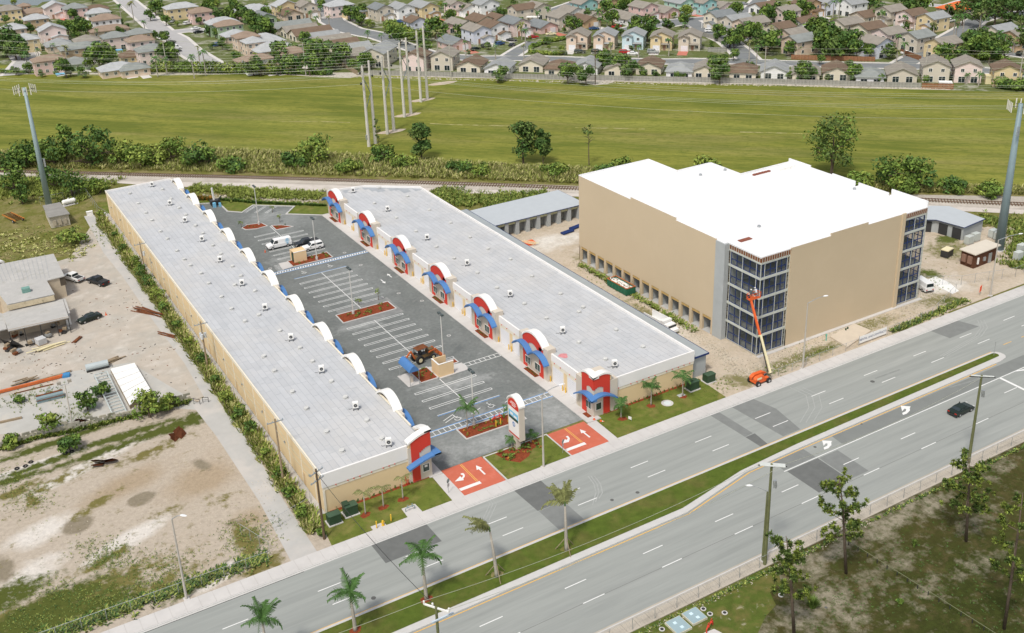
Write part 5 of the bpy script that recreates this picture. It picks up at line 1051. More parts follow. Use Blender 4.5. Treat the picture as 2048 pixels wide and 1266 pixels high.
def worker(label, loc, rz, bend=0.0, shirt='vest'):
    """one skinned body, head with a hard hat, hands with fingers"""
    t = thing('person', label, 'person', loc, rz)
    b = bend; ca, sa = math.cos(b), math.sin(b); U = lambda x, y, z: (x+sa*(z-.95), y, .95+ca*(z-.95)-sa*0) if z > .95 else (x, y, z)
    V = [(0,0,.95,.15),U(0,0,1.15)+(.14,),U(0,0,1.38)+(.17,),U(0,0,1.50)+(.07,),U(0,0,1.56)+(.06,),
         (0,.10,.88,.10),(.04,.12,.48,.07),(0,.13,.08,.05),(.14,.13,.04,.045),(0,-.10,.88,.10),(.04,-.12,.48,.07),(0,-.13,.08,.05),(.14,-.13,.04,.045),
         U(0,.20,1.42)+(.07,),U(.12,.26,1.18)+(.05,),U(.36,.22,1.20)+(.036,),U(0,-.20,1.42)+(.07,),U(.12,-.26,1.18)+(.05,),U(.36,-.22,1.20)+(.036,)]
    Ed = [(0,1),(1,2),(2,3),(3,4),(0,5),(5,6),(6,7),(7,8),(0,9),(9,10),(10,11),(11,12),(2,13),(13,14),(14,15),(2,16),(16,17),(17,18)]
    me = bpy.data.meshes.new('body'); me.from_pydata([v[:3] for v in V], Ed, []); o = link('body', me, t); me.materials.append(M[shirt]); me.materials.append(M['jeans'])
    o.modifiers.new('skin', 'SKIN'); sv = me.skin_vertices[0].data
    for i, v in enumerate(V): sv[i].radius = (v[3], v[3])
    sv[0].use_root = True; s_ = o.modifiers.new('sub', 'SUBSURF'); s_.levels = s_.render_levels = 1
    hx, hy, hz = U(.02,0,1.68); mb = MB().ball((hx,hy,hz),.095,.078,.12,10); mb.ball((hx+.095,hy,hz-.01),.02,.014,.025,6)
    for y in (-.078,.078): mb.ball((hx,hy+y,hz),.02,.012,.03,6)
    mb.box(hx+.078,hx+.092,hy-.03,hy+.03,hz-.062,hz-.05)
    for y in (-.033,.033): mb.ball((hx+.085,hy+y,hz+.02),.012,.014,.009,6)
    for s2 in (-1,1):
        wx, wy, wz = U(.36,s2*.22,1.20); mb.box(wx,wx+.09,wy-.04,wy+.04,wz-.015,wz+.015)
        for k, L in enumerate((.07,.085,.08,.065)): y = wy-.033+k*.022; mb.tube([(wx+.085,y,wz),(wx+.085+L*.6,y,wz-.01),(wx+.085+L,y,wz-.045)], .009, 5)
        mb.tube([(wx+.02,wy-s2*.035,wz),(wx+.06,wy-s2*.07,wz-.02),(wx+.09,wy-s2*.06,wz-.04)], .010, 5)
    mb.obj('head_and_hands', M['skin'], t)
    MB().ball((hx-.01,hy,hz+.065),.13,.12,.09,10).box(hx+.05,hx+.18,hy-.09,hy+.09,hz+.03,hz+.045).obj('hard_hat', M['white'], t)
    return t
worker('worker in white hard hat standing at left end of the lift platform', (112.6+bx0+.5,113.6+by0+.35,bz+.06), R(60))
worker('worker in pale shirt bending over right end of the lift platform', (112.6+bx0+1.75,113.6+by0+.35,bz+.06), R(80), .75, 'shirtgrey')
# ================================================================ SHELTER, ENCLOSURES, SIGNS
t = thing('bus_shelter', 'blue barrel-roofed shelter on thin posts in the car park', 'shelter', (63.0,145.3), 0)
mb = curved_band(MB(), [(.2+1.9*k/10, 2.65+.95*math.sin(math.pi*k/10)**.9) for k in range(11)], 0.0, 4.4, .06); xf(mb, lambda p: (p[1], p[0], p[2])); mb.obj('barrel_roof', M['blue'], t, fix=True)
for y in (.02,4.38): MB().add([(.2+1.9*k/10, y, 2.65+.95*math.sin(math.pi*k/10)**.9) for k in range(11)]+[(2.1,y,2.62),(.2,y,2.62)], [tuple(range(13))]).obj('gable_panel', M['blue'], t)
for x in (.3,2.0):
    for y in (.1,4.3): MB().cyl(x,y,.05,2.66,.05,n=6).obj('post', M['metal'], t)
MB().box(.9,1.4,1.2,1.6,.05,1.3).obj('ticket_box', M['beige'], t)
def enclosure(label, x0, x1, y0, y1, gap):
    t = thing('bin_enclosure', label, 'bin enclosure', (x0,y0,0), 0); w_, d = x1-x0, y1-y0; h = 2.45; m = MB()
    m.box(0,w_,0,.2,0,h); m.box(0,.2,.201,d,0,h-.002) if gap != 'W' else m.box(0,.2,d*.6,d,0,h-.002); m.box(.201,w_-.201,d-.2,d,0,h-.004)
    if gap != 'E': m.box(w_-.2,w_,.201,d,0,h-.003)
    m.obj('wall', mat('peach_stucco', (.74,.55,.33), .85, .03), t)
    c = MB().box(-.03,w_+.03,-.03,.23,h,h+.07); 
    if gap != 'W': c.box(-.03,.23,.231,d+.03,h,h+.07)
    c.obj('coping', M['white'], t); MB().box(.6,w_-.5,.5,d-.5,0.05,1.3).obj('bin', M['dark'], t)
    if gap == 'W': MB().box(-.02,.05,.4,d*.6,.1,2.0).obj('gate', M['dgreen'], t)
    if gap == 'W': MB().box(.2,w_-.2,.4,d-.2,2.2,2.3).obj('lid', mat('peach_stucco', (.7,.5,.3)), t)
    return t
enclosure('peach walled bin enclosure beside the blue shelter, open at top', 68.75,71.65,145.35,148.1,'E'); enclosure('peach walled bin enclosure with green gate behind the striped walkway', 65.6,68.5,208.3,210.9,'W')
# pylon sign
t = thing('pylon_sign', 'tall beige pylon sign with red arched head facing the entrance road', 'sign', (68.7,119.2,0), 0)
MB().box(-.35,.35,-.45,.45,0,2.6).obj('post', M['beige'], t)
MB().box(-.45,.45,-1.7,1.7,2.2,8.0).obj('cabinet', M['beige'], t)
mb = curved_band(MB(), arc_pts(-1.8,1.8,7.9,1.15), -.55, .55, .28); mb.obj('arch_cap', M['white'], t, fix=True)
MB().profx([(-1.7,7.9)]+arc_pts(-1.7,1.7,7.9,1.1)+[(1.7,7.9)],-.44,.44).obj('arched_head', M['beige'], t)
for sg in (-1,1):
    f = lambda mb: mb if sg < 0 else xf(mb, lambda p: (-p[0], p[1], p[2]))
    f(MB().profx([(-1.5,7.25)]+arc_pts(-1.5,1.5,7.9,.95)+[(1.5,7.25)],-.49,-.452)).obj('red_panel', M['red'], t, fix=True)
    f(MB().box(-.48,-.452,-1.45,1.45,2.75,7.2)).obj('white_panel', M['white'], t); f(MB().box(-.50,-.481,-1.5,1.5,2.5,2.72)).obj('red_stripe', M['red'], t)
    f(MB().box(-.50,-.481,-1.35,1.35,5.2,6.6)).obj('picture_panel', M['sky'], t); f(MB().box(-.515,-.501,-1.35,1.35,5.2,5.65)).obj('picture_land', M['dgreen'], t); f(MB().box(-.516,-.502,-1.0,-.1,5.75,6.1).box(-.516,-.502,.1,.9,5.9,6.3)).obj('picture_detail', M['white'], t)
    f(MB().tube([(-.501,0,4.45),(-.485,0,4.45)], .42, 14)).obj('round_logo', M['blue'], t); 
    for k in range(3): f(MB().box(-.512,-.502,-.34,.34,4.25+k*.16,4.31+k*.16)).obj('logo_stripe', M['white'], t)
    for k, L in enumerate((.75,.9,.6)):
        m = MB()
        for j in range(int(L/.1)*2): m.box(-.502,-.491,-L+j*.1,-L+j*.1+.065,8.15-k*.28,8.30-k*.28)
        f(m).obj('lettering', M['white'], t)
def text(par, s, size, loc, rot, m, name='lettering', ext=.004, xs=1.0):
    cu = bpy.data.curves.new(name, 'FONT'); cu.body = s; cu.size = size; cu.extrude = ext; cu.align_x = 'CENTER'; cu.align_y = 'CENTER'
    o = bpy.data.objects.new(name, cu); C.objects.link(o); me = bpy.data.meshes.new_from_object(o.evaluated_get(bpy.context.evaluated_depsgraph_get())); me.materials.clear(); me.materials.append(m); bpy.data.objects.remove(o); o = bpy.data.objects.new(name, me); C.objects.link(o); o.parent = par; o.location = loc; o.rotation_euler = rot; o.scale = (xs,1,1); return o
def signpost(label, loc, rz, kind='stop', h=2.4):
    t = thing('road_sign', label, 'road sign', loc, rz); MB().cyl(0,0,0,h,.035,n=6).obj('post', M['metal'], t)
    if kind == 'stop':
        MB().tube([(-.03,0,h-.35),(-.045,0,h-.35)], .38, 8).obj('octagon_panel', M['metal'], t); MB().tube([(-.046,0,h-.35),(-.05,0,h-.35)], .36, 8).obj('face', mat('sign_back_green', (.25,.31,.29), .6, .05), t); MB().box(-.05,-.035,-.25,.25,h-1.35,h-.8).obj('lower_panel', M['metal'], t)
        MB().tube([(-.029,0,h-.35),(-.02,0,h-.35)], .37, 8).obj('face', M['red'], t)
        text(t, 'STOP', .26, (-.012,0,h-.35), (R(90),0,R(90)), M['white'])
    else: MB().box(-.03,.0,-.35,.35,h-.75,h).obj('panel', mat('sign_back', (.30,.31,.28), .6, .1), t)
    return t
signpost('back of a stop sign beside the left red entrance', (54.6,114.9,0), R(120)); signpost('back of a stop sign at the corner of the lawn with the pylon sign', (73.7,114.2,0.1), R(120))
signpost('grey-backed road sign on the far tip of the grass median', (152.1,97.9,.15), R(-60), 'plain', 2.7)
t = thing('lawn_sign', 'small white estate sign stuck in the lawn by the right-hand warehouse corner', 'sign', (87.6,116.0,0), R(-70)); MB().box(-.3,.3,-.02,.02,.25,.75).obj('panel', M['white'], t); MB().cyl(-.28,0,0,.3,.02,n=4).cyl(.28,0,0,.3,.02,n=4).obj('stake', M['metal'], t)
for i, (x, y) in enumerate(((83.0,119.3),(83.6,118.4))):
    t = thing('traffic_cone', ('orange cone on the pavement at the warehouse corner','orange cone lying toppled next to the standing one')[i], 'traffic cone', (x,y,.1)); mb = MB().box(-.2,.2,-.2,.2,0,.04).cyl(0,0,.04,.7,.15,.03,10); o = mb.obj('cone', M['orange'], t); MB().cyl(0,0,.35,.5,.095,.07,10).obj('band', M['white'], t)
    if i: t.rotation_euler = (R(80),0,.5)
t = thing('traffic_cone', 'orange traffic cone behind the dark coupe in the dirt yard', 'traffic cone', (25.2,205.2,0)); MB().box(-.2,.2,-.2,.2,0,.04).cyl(0,0,.04,.7,.15,.03,10).obj('cone', M['orange'], t)
# banner on the construction fence
t = thing('banner', 'white two-part banner with blue lettering on the fence by the construction site', 'banner', (136.2,113.5,0), R(0))
for k in range(2): MB().box(k*3.5+.02,k*3.5+3.45,-.03,.0,.35,1.75).obj('banner_sheet', M['white'], t)
for k in range(3): MB().cyl(k*3.5,.05,0,1.9,.04,n=5).obj('post', M['metal'], t)
text(t,'RENTAL AND',.56,(1.73,-.04,1.02),(R(90),0,0),M['bluedk']); text(t,'CONTRACTS',.56,(5.23,-.04,1.02),(R(90),0,0),M['bluedk'])
# ================================================================ POLES, LAMPS, MASTS
def lot_lamp(label, x, y, h=9.9):
    t = thing('parking_lamp', label, 'lamp post', (x,y,0), 0, 'lamp posts in the car park'); MB().cyl(0,0,0,.7,.28,.26,10).obj('base', M['concrete'], t); MB().cyl(0,0,.7,h-.2,.10,.075,8).obj('pole', mat('pale_lamp_pole', (.62,.61,.57), .6, .04), t)
    MB().box(-.12,.12,-.55,.55,h-.25,h-.15).obj('bracket', M['metal'], t)
    for y_ in (-.5,.5): MB().box(-.22,.22,y_-.3,y_+.3,h-.3,h).obj('lamp_head', mat('lamp_housing', (.07,.09,.09), .5), t)
for lb, x, y in (('lamp post beside the striped walkway near the red pipework',66.4,128.7),('lamp post behind the open bin enclosure and digger',71.7,149.4),('lamp post in the planted island between the two blocks of stalls',66.3,177.3),('lamp post in the bed behind the green-gated bin enclosure',70.4,207.4),('lamp post on the farthest oval island near the back stalls',66.8,236.2)): lot_lamp(lb,x,y)
def street_lamp(label, x, y, h, dx, dy, m=None):
    t = thing('street_lamp', label, 'street lamp', (x,y,0), 0, 'street lamps along the main road'); m = m or M['poleconc']
    MB().box(-.35,.35,-.35,.35,0,.15).obj('base', M['concrete'], t); MB().tube([(0,0,.1),(0,0,h*.95)],[.17,.09],8).obj('pole', m, t)
    MB().tube([(0,0,h*.95),(dx*.5,dy*.5,h),(dx,dy,h+.25)],[.06,.05,.04],6).obj('arm', M['metal'], t); a = math.atan2(dy,dx); o = MB().ball((0,0,0),.5,.2,.12,8).obj('lamp_head', mat('lamp_glass', (.75,.76,.76), .3, .03), t, (dx,dy,h+.22)); o.rotation_euler = (0,0,a); return t
street_lamp('concrete street lamp at pavement edge by the vacant sandy lot',16.7,113.2,12.8,1.2,-1.3); street_lamp('concrete street lamp on the lawn beside the pylon sign',69.3,112.7,13.0,3.2,-.4); street_lamp('street lamp on the kerb in front of the tan building',121.9,112.9,13.1,3.1,-.9); street_lamp('street lamp by the orange flag right of the tan building',172.3,113.6,12.3,4.2,-1.6)
def util_pole(label, x, y, h, m='polewood', arms=1, tx=0, yaw=0, name='utility_pole', armm='metal'):
    t = thing(name, label, 'utility pole', (x,y,0), yaw, 'utility poles'); MB().tube([(0,0,0),(0,0,h)],[.19,.12],8).obj('pole', M[m], t)
    for k in range(arms):
        z = h-.5-k*1.3; MB().box(-1.2,1.2,-.07,.07,z-.06,z+.06).obj('crossarm', M[armm], t)
        for x_ in (-1.1,-.4,.4,1.1): MB().cyl(x_,0,z+.06,z+.28,.05,.04,6).obj('insulator', mat('insulator_blue', (.25,.36,.42), .4), t)
    for k in range(tx): a = k*2.1; MB().cyl(.42*math.cos(a),.42*math.sin(a),h-3.2,h-2.3,.25,n=10).obj('transformer', mat('pale_transformer', (.55,.57,.58), .5), t)
    return t
util_pole('thick brown wooden pole at the front corner of the left warehouse',35.7,114.9,11.2,arms=2,yaw=R(25)); util_pole('weathered pole in the hedge close to the left warehouse front',35.5,130.6,10.8,'wood'); util_pole('pole with three pale transformers in the alley hedge',36.0,171.6,9.3,'wood',1,3); util_pole('far pole with one transformer in the alley hedge',36.3,219.7,8.2,'wood',1,1)
for lb, x, y, h, yw in (('mossy concrete pole with slanting shield by near fence in front of the pines',81.2,78.9,15.2,0),('mossy concrete pole with white bracket behind the black sedan',121.3,79.4,14.6,0)):
    t = thing('utility_pole', lb, 'utility pole', (x,y,0)); MB().tube([(0,0,0),(0,0,h)],[.24,.15],8).obj('pole', M['polegreen'], t); 
    MB().beam((-1.1,.9,h-.1),(1.2,-1.1,h-.1),.75 if x < 100 else .3,.06).obj('top_panel', mat('pale_panel', (.55,.57,.54), .5), t); MB().beam((-1.3,1.0,h-.25),(1.4,-1.2,h-.25),.10).obj('crossarm', M['dark'], t)
    for k in range(2): MB().cyl(.45+.1*k,-.3,h-3.0-k*.5,h-2.4-k*.5,.22,n=8).obj('transformer', M['metal'], t)
t = street_lamp('street lamp on an arm behind the near mossy pole',81.5,79.6,11.2,-1.8,1.4,M['polegreen'])
q = P(878,1266,7.0); H3 = 13.5; qq = P(872,1214,H3)
t = thing('utility_pole', 'pole with white crossarms rising from the bottom edge of the median', 'utility pole', (qq[0],qq[1],0)); MB().tube([(0,0,0),(0,0,H3)],[.24,.15],8).obj('pole', M['polegreen'], t)
MB().beam((-.8,1.2,H3-.1),(.9,-1.2,H3-.2),.16).obj('crossarm', M['white'], t); MB().beam((-1.0,-.9,H3-.9),(1.6,-.8,H3-.9),.16).obj('crossarm', mat('pale_blue_arm', (.50,.58,.66), .5), t)
for p_ in ((-.8,1.2),(-.2,.4),(.9,-1.2)): MB().cyl(p_[0],p_[1],H3-.1,H3+.3,.11,n=6).obj('insulator', M['white'], t)
# masts
def mast(label, x, y, h, r0, r1, m):
    t = thing('cell_mast', label, 'phone mast', (x,y,0)); MB().tube([(0,0,0),(0,0,h)],[r0,r1],14).obj('pole', m, t, smooth=True); MB().cyl(0,0,0,.25,r0+.35,n=14).obj('base', M['concrete'], t)
    pm_ = tmesh(('panel',), lambda: MB().box(-.08,.08,-.11,.11,-1.0,1.0).mesh('antenna_panel', [mat('antenna_white', (.66,.64,.56), .5)]))
    mb = MB()
    for k in range(3):
        a = k*2.094+.4; c_, s_ = math.cos(a), math.sin(a); mb.beam((0,0,h-.6),(2.0*c_,2.0*s_,h-.6),.09); p0 = Vector((2.0*c_,2.0*s_,h-.6)); q_ = Vector((-s_,c_,0))*1.3; mb.beam(p0-q_,p0+q_,.08)
        for u in (-1,-.33,.33,1): o = link('antenna_panel', pm_, t, tuple(p0+q_*u+Vector((c_*.12,s_*.12,.1)))); o.rotation_euler = (0,0,a)
    mb.obj('antenna_frame', M['dark'], t)
    return t
t = mast('pale blue-grey steel mast with white antenna panels above the cabin',26.2,281.5,31.0,.80,.36,mat('mast_paint', (.27,.35,.36), .5, .05)); MB().box(.8,1.2,-.5,.5,10.5,12.5).obj('grid_antenna', M['metal'], t)
t = mast('thick green-grey steel mast at the right edge behind the brown shelter',193.2,127.0,32.0,1.0,.46,M['poleblue'])
mb = MB()
for k in range(5): mb.beam((-.6-k*.22,-1.0,25.6),(-.6-k*.22,-1.0,27.6),.05)
for z in (25.6,26.6,27.6): mb.beam((-.4,-1.0,z),(-1.6,-1.0,z),.05)
mb.beam((0,0,26.6),(-.6,-1.0,26.6),.08); mb.obj('grid_antenna', M['metal'], t)
# transmission pole pairs on the field
HP = []
for i, (x, y) in enumerate(((738,293),(775,268),(809,234),(842,204))):
    b = P(x,y); b2 = P(x+13,y-6); h = 24.0
    t = thing('transmission_poles', ['twin concrete transmission poles nearest the scrub, with steel brace','second pair of transmission poles standing on a pale gravel pad','third pair of transmission poles on its own gravel pad','farthest pair of transmission poles, reaching above the housing roofs'][i], 'power poles', (*b,0), 0, 'twin transmission poles on the field')
    d = Vector((b2[0]-b[0], b2[1]-b[1])); u = Vector((.7071,-.7071))
    hc = mat('pale_concrete_pole', (.60,.57,.52), .85, .06); MB().tube([(0,0,0),(0,0,h)],[.52,.32],8).obj('pole', hc, t); MB().tube([(d.x,d.y,0),(d.x,d.y,h+.8)],[.52,.32],8).obj('pole', hc, t)
    MB().beam((0,0,h*.86),(d.x,d.y,h*.62),.16).beam((0,0,h*.45),(d.x,d.y,h*.66),.16).obj('cross_brace', M['poleblue'], t) if i < 3 else MB().beam((0,0,h*.66),(d.x,d.y,h*.6),.2).obj('cross_brace', M['dark'], t)
    for z, o_ in ((h-1.5,-1.6),(h-4.6,-1.5),(h-.8,1.4),(h-3.6,1.6)):
        c0 = Vector((0,0,z)) if o_ < 0 else Vector((d.x,d.y,z)); e_ = Vector((o_*.75,o_*-.0+(-.9 if o_ < 0 else .9),0)); MB().beam(c0,c0+e_,.1).obj('bracket', M['metal'], t); MB().ball(tuple(c0+e_-Vector((0,0,.3))),.32,.32,.42,8).obj('insulator', M['dark'], t)
        HP.append((b[0]+c0.x+e_.x, b[1]+c0.y+e_.y, z-.4, i))
    if i == 0: MB().box(-.7,-.4,-.3,.3,2.2,3.6).obj('meter_box', M['metal'], t)
cab = mat('cable', (.50,.52,.42), .6, .1)
def wire(pts, label, r_=.025, sag=1.0, m=None, group='overhead wires'):
    a, b = Vector(pts[0]), Vector(pts[1]); n = 14; P_ = []
    for k in range(n+1): t_ = k/n; p_ = a.lerp(b,t_); p_.z -= sag*4*t_*(1-t_); P_.append(p_)
    o = MB().tube(P_, r_, 3, cap=False).obj('overhead_wire', m or cab); tag(o, label, 'wire', group); return o
for (x, y, z, i) in HP:
    wire(((x,y,z),(x-150,y+150,z)), 'overhead wire from the %s pair of transmission poles towards the left' % ('nearest','second','third','farthest')[i], .03, 5); wire(((x,y,z),(x+170,y-170,z)), 'overhead wire from the %s pair of transmission poles towards the right' % ('nearest','second','third','farthest')[i], .03, 5)
A0 = (qq[0],qq[1],H3)
wire(((A0[0]-.8,A0[1]+1.2,H3+.3),(81.2-1.1,78.9+.9,15.1)), 'overhead wire along the road from the bottom pole, upper strand', .028, 1.2); wire(((A0[0]+.9,A0[1]-1.2,H3+.1),(81.2+1.0,78.9-.9,15.1)), 'overhead wire along the road from the bottom pole, lower strand', .028, 1.2)
wire(((A0[0]-.8,A0[1]+1.2,H3+.3),(-10,88.5,13)), 'overhead wire leaving the bottom pole to the left', .028, 1.0)
wire(((35.7,114.9,10.6),A0), 'service wire crossing the road from the brown wooden pole', .035, .8, M['dark'])
for dz in (0,-1.2): wire(((35.6,115,10.6+dz),(35.5,130.6,10.2+dz)), 'overhead wire between the two nearest poles of the alley hedge'); wire(((35.5,130.6,10.2+dz),(36,171.6,8.8+dz)), 'overhead wire running up the alley beside the left warehouse'); wire(((36,171.6,8.8+dz),(36.3,219.7,7.7+dz)), 'overhead wire over the far half of the alley')
wire(((81.2,78.9,14.6),(121.3,79.4,14.2)), 'overhead wire between the two mossy poles', .028, 1.2)
# ================================================================ FENCES
def chain_fence(label, pts, h=1.8, post=3.3, rail='metal', group='chain link fences', meshm=None, step=.42):
    t = thing('chain_link_fence', label, 'fence', (pts[0][0],pts[0][1],0), 0, group); o0 = Vector(pts[0]); mm = MB(); rr = MB(); pmh = tmesh(('fp',h), lambda: MB().cyl(0,0,0,h+.06,.035,n=6).mesh('post', [M['metal']]))
    for a, b in zip(pts, pts[1:]):
        a, b = Vector(a)-o0, Vector(b)-o0; L = (b-a).length; n = max(1, round(L/post)); d = (b-a)/L
        for k in range(n+1): p_ = a+(b-a)*k/n; link('post', pmh, t, (p_.x,p_.y,0))
        rr.tube([(a.x,a.y,h),(b.x,b.y,h)], .028, 4)
        q_ = int(L/step)
        for k in range(q_):
            u0, u1 = k*step, min(L,(k+1)*step*1.0+h*.0)
            for s0, s1, z0, z1 in ((u0,u0+h*.55,.05,h),(u0+h*.55,u0,.05,h)):
                if max(s0,s1) > L: continue
                A, B2 = a+d*s0, a+d*s1; w_ = .006; mm.add([(A.x-d.x*w_,A.y-d.y*w_,z0),(A.x+d.x*w_,A.y+d.y*w_,z0),(B2.x+d.x*w_,B2.y+d.y*w_,z1),(B2.x-d.x*w_,B2.y-d.y*w_,z1)], [(0,1,2,3)])
    rr.obj('top_rail', M[rail], t); stuff(mm.obj('chain_mesh', meshm or M['metal'], t)); return t
chain_fence('chain link fence with thin posts along the near grass verge', [(46.8,78.7),(140,78.7)], 1.7, 3.28)
chain_fence('long chain link fence along the weedy front of the vacant sandy lot', [(-10,115.2),(27.8,114.6)], 1.6, 3.0)
chain_fence('leaning chain link gate by the alley mouth beside the sandy lot', [(26.5,122.0),(28.5,116.2)], 1.8, 2.2)
chain_fence('chain link gate drawn across the alley near the wooden pole', [(28.8,120.0),(36.9,122.5)], 1.9, 2.6)
chain_fence('chain link fence around the cabin and tank below the left mast', [(24.5,284),(35.9,284.6),(35.9,267),(37.0,262)], 2.0, 3)
chain_fence('chain link fence on the construction verge beside the banner', [(113.5,113.4),(136.0,113.4)], 1.5, 3.2); chain_fence('chain link fence running along the verge right of the banner', [(143.4,113.4),(156,114.0),(168.5,118.5)], 1.6, 3.2)
chain_fence('chain link fence around the brown equipment shelter', [(166,124),(172,120),(184,116.5),(196,117.5)], 2.0, 3.2)
chain_fence('chain link fence beside the left warehouse wall', [(37.0,262),(37.2,124)], 1.7, 4.5, group='chain link fences')
# small post-and-rail fence in the scrub
a, b = Vector(P(1697,1090)), Vector(P(1975,1266)); t = thing('rail_fence', 'low single-rail fence running down through the scrub between the pines', 'fence', (a.x,a.y,0)); n = 15
for k in range(n): p_ = (b-a)*k/(n-1)*1.05; MB().cyl(p_.x,p_.y,0,.62,.06,n=5).obj('post', M['dark'], t)
MB().beam((0,0,.65),(*((b-a)*1.05),.65),.055).obj('rail', mat('pale_green_rail', (.17,.18,.10), .8, .1), t)
# ================================================================ SMALL THINGS AROUND THE WAREHOUSES
def transformer(label, x, y, s=1.0, rz=0, tall=False):
    t = thing('ground_transformer', label, 'transformer', (x,y,0), rz, 'green ground transformers'); MB().box(-1.1*s,1.1*s,-.9*s,.9*s,0,.14).obj('base', M['concrete'], t); h = 1.55*s
    MB().box(-.9*s,.9*s,-.7*s,.7*s,.14,h).obj('cabinet', M['dgreen'], t); MB().box(-.96*s,.96*s,-.76*s,.4*s,h,h+.1).obj('lid', mat('green_lid', (.05,.095,.055), .5), t)
    if tall: MB().box(-.96*s,-.1*s,-.3*s,.76*s,h+.1,h+.3).obj('hood', M['dgreen'], t)
transformer('dark green transformer cabinet next to the brown wooden pole',38.2,117.6,.95); transformer('taller dark green transformer with stepped lid on the left lawn',40.9,118.2,1.0,0,True); transformer('dark green stepped transformer on the right lawn near the palms',102.1,118.2,1.0,0,True); transformer('plain dark green transformer by the grey annex wall',106.0,118.6,.95)
t = thing('fire_hydrant', 'yellow fire hydrant between two yellow posts at the pavement edge', 'hydrant', (43.6,113.25,.02)); MB().cyl(0,0,0,.65,.15,.14,8).ball((0,0,.68),.16,.16,.14,8).tube([(-.26,0,.45),(.26,0,.45)],.08,6).obj('body', M['yellow'], t); MB().cyl(0,0,0,.06,.24,n=8).obj('flange', M['yellow'], t)
bollards([(42.6,113.1),(44.9,113.4)], 'yellow post beside the fire hydrant', 'yellow posts by the hydrant')
sheet('concrete_pad', [(42.0,112.95),(44.0,112.95),(44.0,113.9),(42.0,113.9)], 0.03, M['concrete']); sheet('concrete_pad', [(47.2,112.95),(49.5,112.95),(49.4,115.2),(47.3,115.2)], 0.04, M['concrete'])
def pipes(label, x, y, m, s=1.0, rz=0):
    t = thing('valve_pipes', label, 'pipework', (x,y,.05), rz); 
    MB().tube([(-1*s,0,0),(-1*s,0,.7*s),(-.8*s,0,.85*s),(.8*s,0,.85*s),(1*s,0,.7*s),(1*s,0,0)], .09*s, 8).obj('pipe', M[m], t)
    for x_ in (-.5,.5): MB().ball((x_*s,0,.85*s),.2*s,.2*s,.2*s,8).cyl(x_*s,0,.85*s,1.35*s,.04*s,n=6).obj('valve', M[m], t); MB().tube([(x_*s-.18*s,0,1.35*s),(x_*s+.18*s,0,1.35*s)],.05*s,6).obj('handle', M[m], t)
    return t
pipes('blue-grey backflow valve pipes on the concrete pad of the left lawn',48.2,114.2,'poleblue',.7); pipes('red fire valve pipework in the planted bed by the palms',70.0,127.6,'red',.95,.1); pipes('red valve pipework with black handles by the near vaults',67.8,73.9,'red',.85,R(25))
sheet('concrete_pad', [P(1408,1266),P(1428,1258),P(1444,1266),P(1440,1290),P(1400,1290)], 0.03, M['concrete'])
bollards([(69.0,126.2),(69.9,126.3),(71.3,126.3),(72.2,126.2)], 'yellow bollard in front of the red valve pipework', 'bollards by the red valves')
t = thing('standpipe', 'red standpipe against the front wall of the left warehouse', 'standpipe', (50.3,119.9,0)); MB().cyl(0,0,0,1.7,.10,n=8).obj('pipe', M['red'], t); MB().cyl(.3,0,0,.9,.08,n=8).obj('outlet', M['red'], t)
def vault(label, x0, x1, y0, y1):
    t = thing('utility_vault', label, 'vault cover', (x0,y0,0)); w_, d = x1-x0, y1-y0; MB().box(0,w_,0,d,0,.3).obj('frame', mat('cream_frame', (.55,.53,.42), .8), t); MB().box(.08,w_-.08,.08,d-.08,.3,.34).obj('cover', mat('vault_cover', (.30,.40,.43), .6, .05, .8), t)
    for u, v_ in ((.42,.68),(.55,.28)): MB().box(w_*u-.2,w_*u+.2,d*v_-.2,d*v_+.2,.34,.37).obj('hatch', mat('pale_hatch', (.58,.72,.78), .5), t)
vault('blue-grey vault cover cut by the bottom edge, in pale frame',63.9,66.1,75.0,77.4); vault('blue-grey vault cover with two pale hatches, right-hand of the pair',66.5,68.7,75.3,77.5)
for i, (x, y) in enumerate(((69.4,76.9),(69.5,75.8),(71.1,75.0),(63.1,76.9),(78.9,73.6))):
    t = thing('manhole', ['round manhole at the top corner of the right vault','round manhole just right of the vault corner','round manhole standing alone right of the vaults','round manhole left of the left vault','round manhole in the sand near the leftmost pine'][i], 'manhole', (x,y,0), 0, 'round manholes in the near grass'); MB().cyl(0,0,0,.08,.36,n=12).obj('ring', M['concrete'], t); MB().cyl(0,0,.08,.10,.22,n=10).obj('cover', M['dark'], t)
t = thing('manhole', 'broad pale manhole cover in the lawn of the right-hand warehouse', 'manhole', (95.8,116.9,0)); MB().cyl(0,0,0,.05,1.0,n=16).obj('ring', M['concrete'], t); MB().cyl(0,0,.05,.07,.62,n=12).obj('cover', mat('pale_blue_cover', (.62,.68,.68), .6), t)
sheet('concrete_pad', [(98.6,117.2),(99.9,117.2),(99.9,118.0),(98.6,118.0)], 0.04, M['block'])
t = thing('gas_tank', 'white horizontal gas tank on a slab beside the cabin', 'tank', (30.8,279.3,0), R(8)); MB().tube([(-1.7,0,1.0),(-1.4,0,1.0),(1.4,0,1.0),(1.7,0,1.0)],[.3,.62,.62,.3],12).obj('tank', M['white'], t); MB().box(-2,2,-.8,.8,0,.15).obj('base', M['concrete'], t)
for x_ in (-1,1): MB().box(x_-.1,x_+.1,-.5,.5,.15,.6).obj('saddle', M['metal'], t)
MB().cyl(0,0,1.6,1.85,.2,n=8).obj('valve', M['white'], t)
t = thing('orange_flag', 'orange warning flag sign leaning by the right-hand street lamp', 'flag', (171.0,114.9,0), R(20)); MB().cyl(0,0,0,1.2,.03,n=5).obj('post', M['wood'], t); MB().prism([(0,0)]*0 or [(-.6,-.02),(.6,-.02),(.6,.02),(-.6,.02)],.8,2.0).obj('flag', mat('flag_orange', (.95,.10,.02), .7, .03), t)
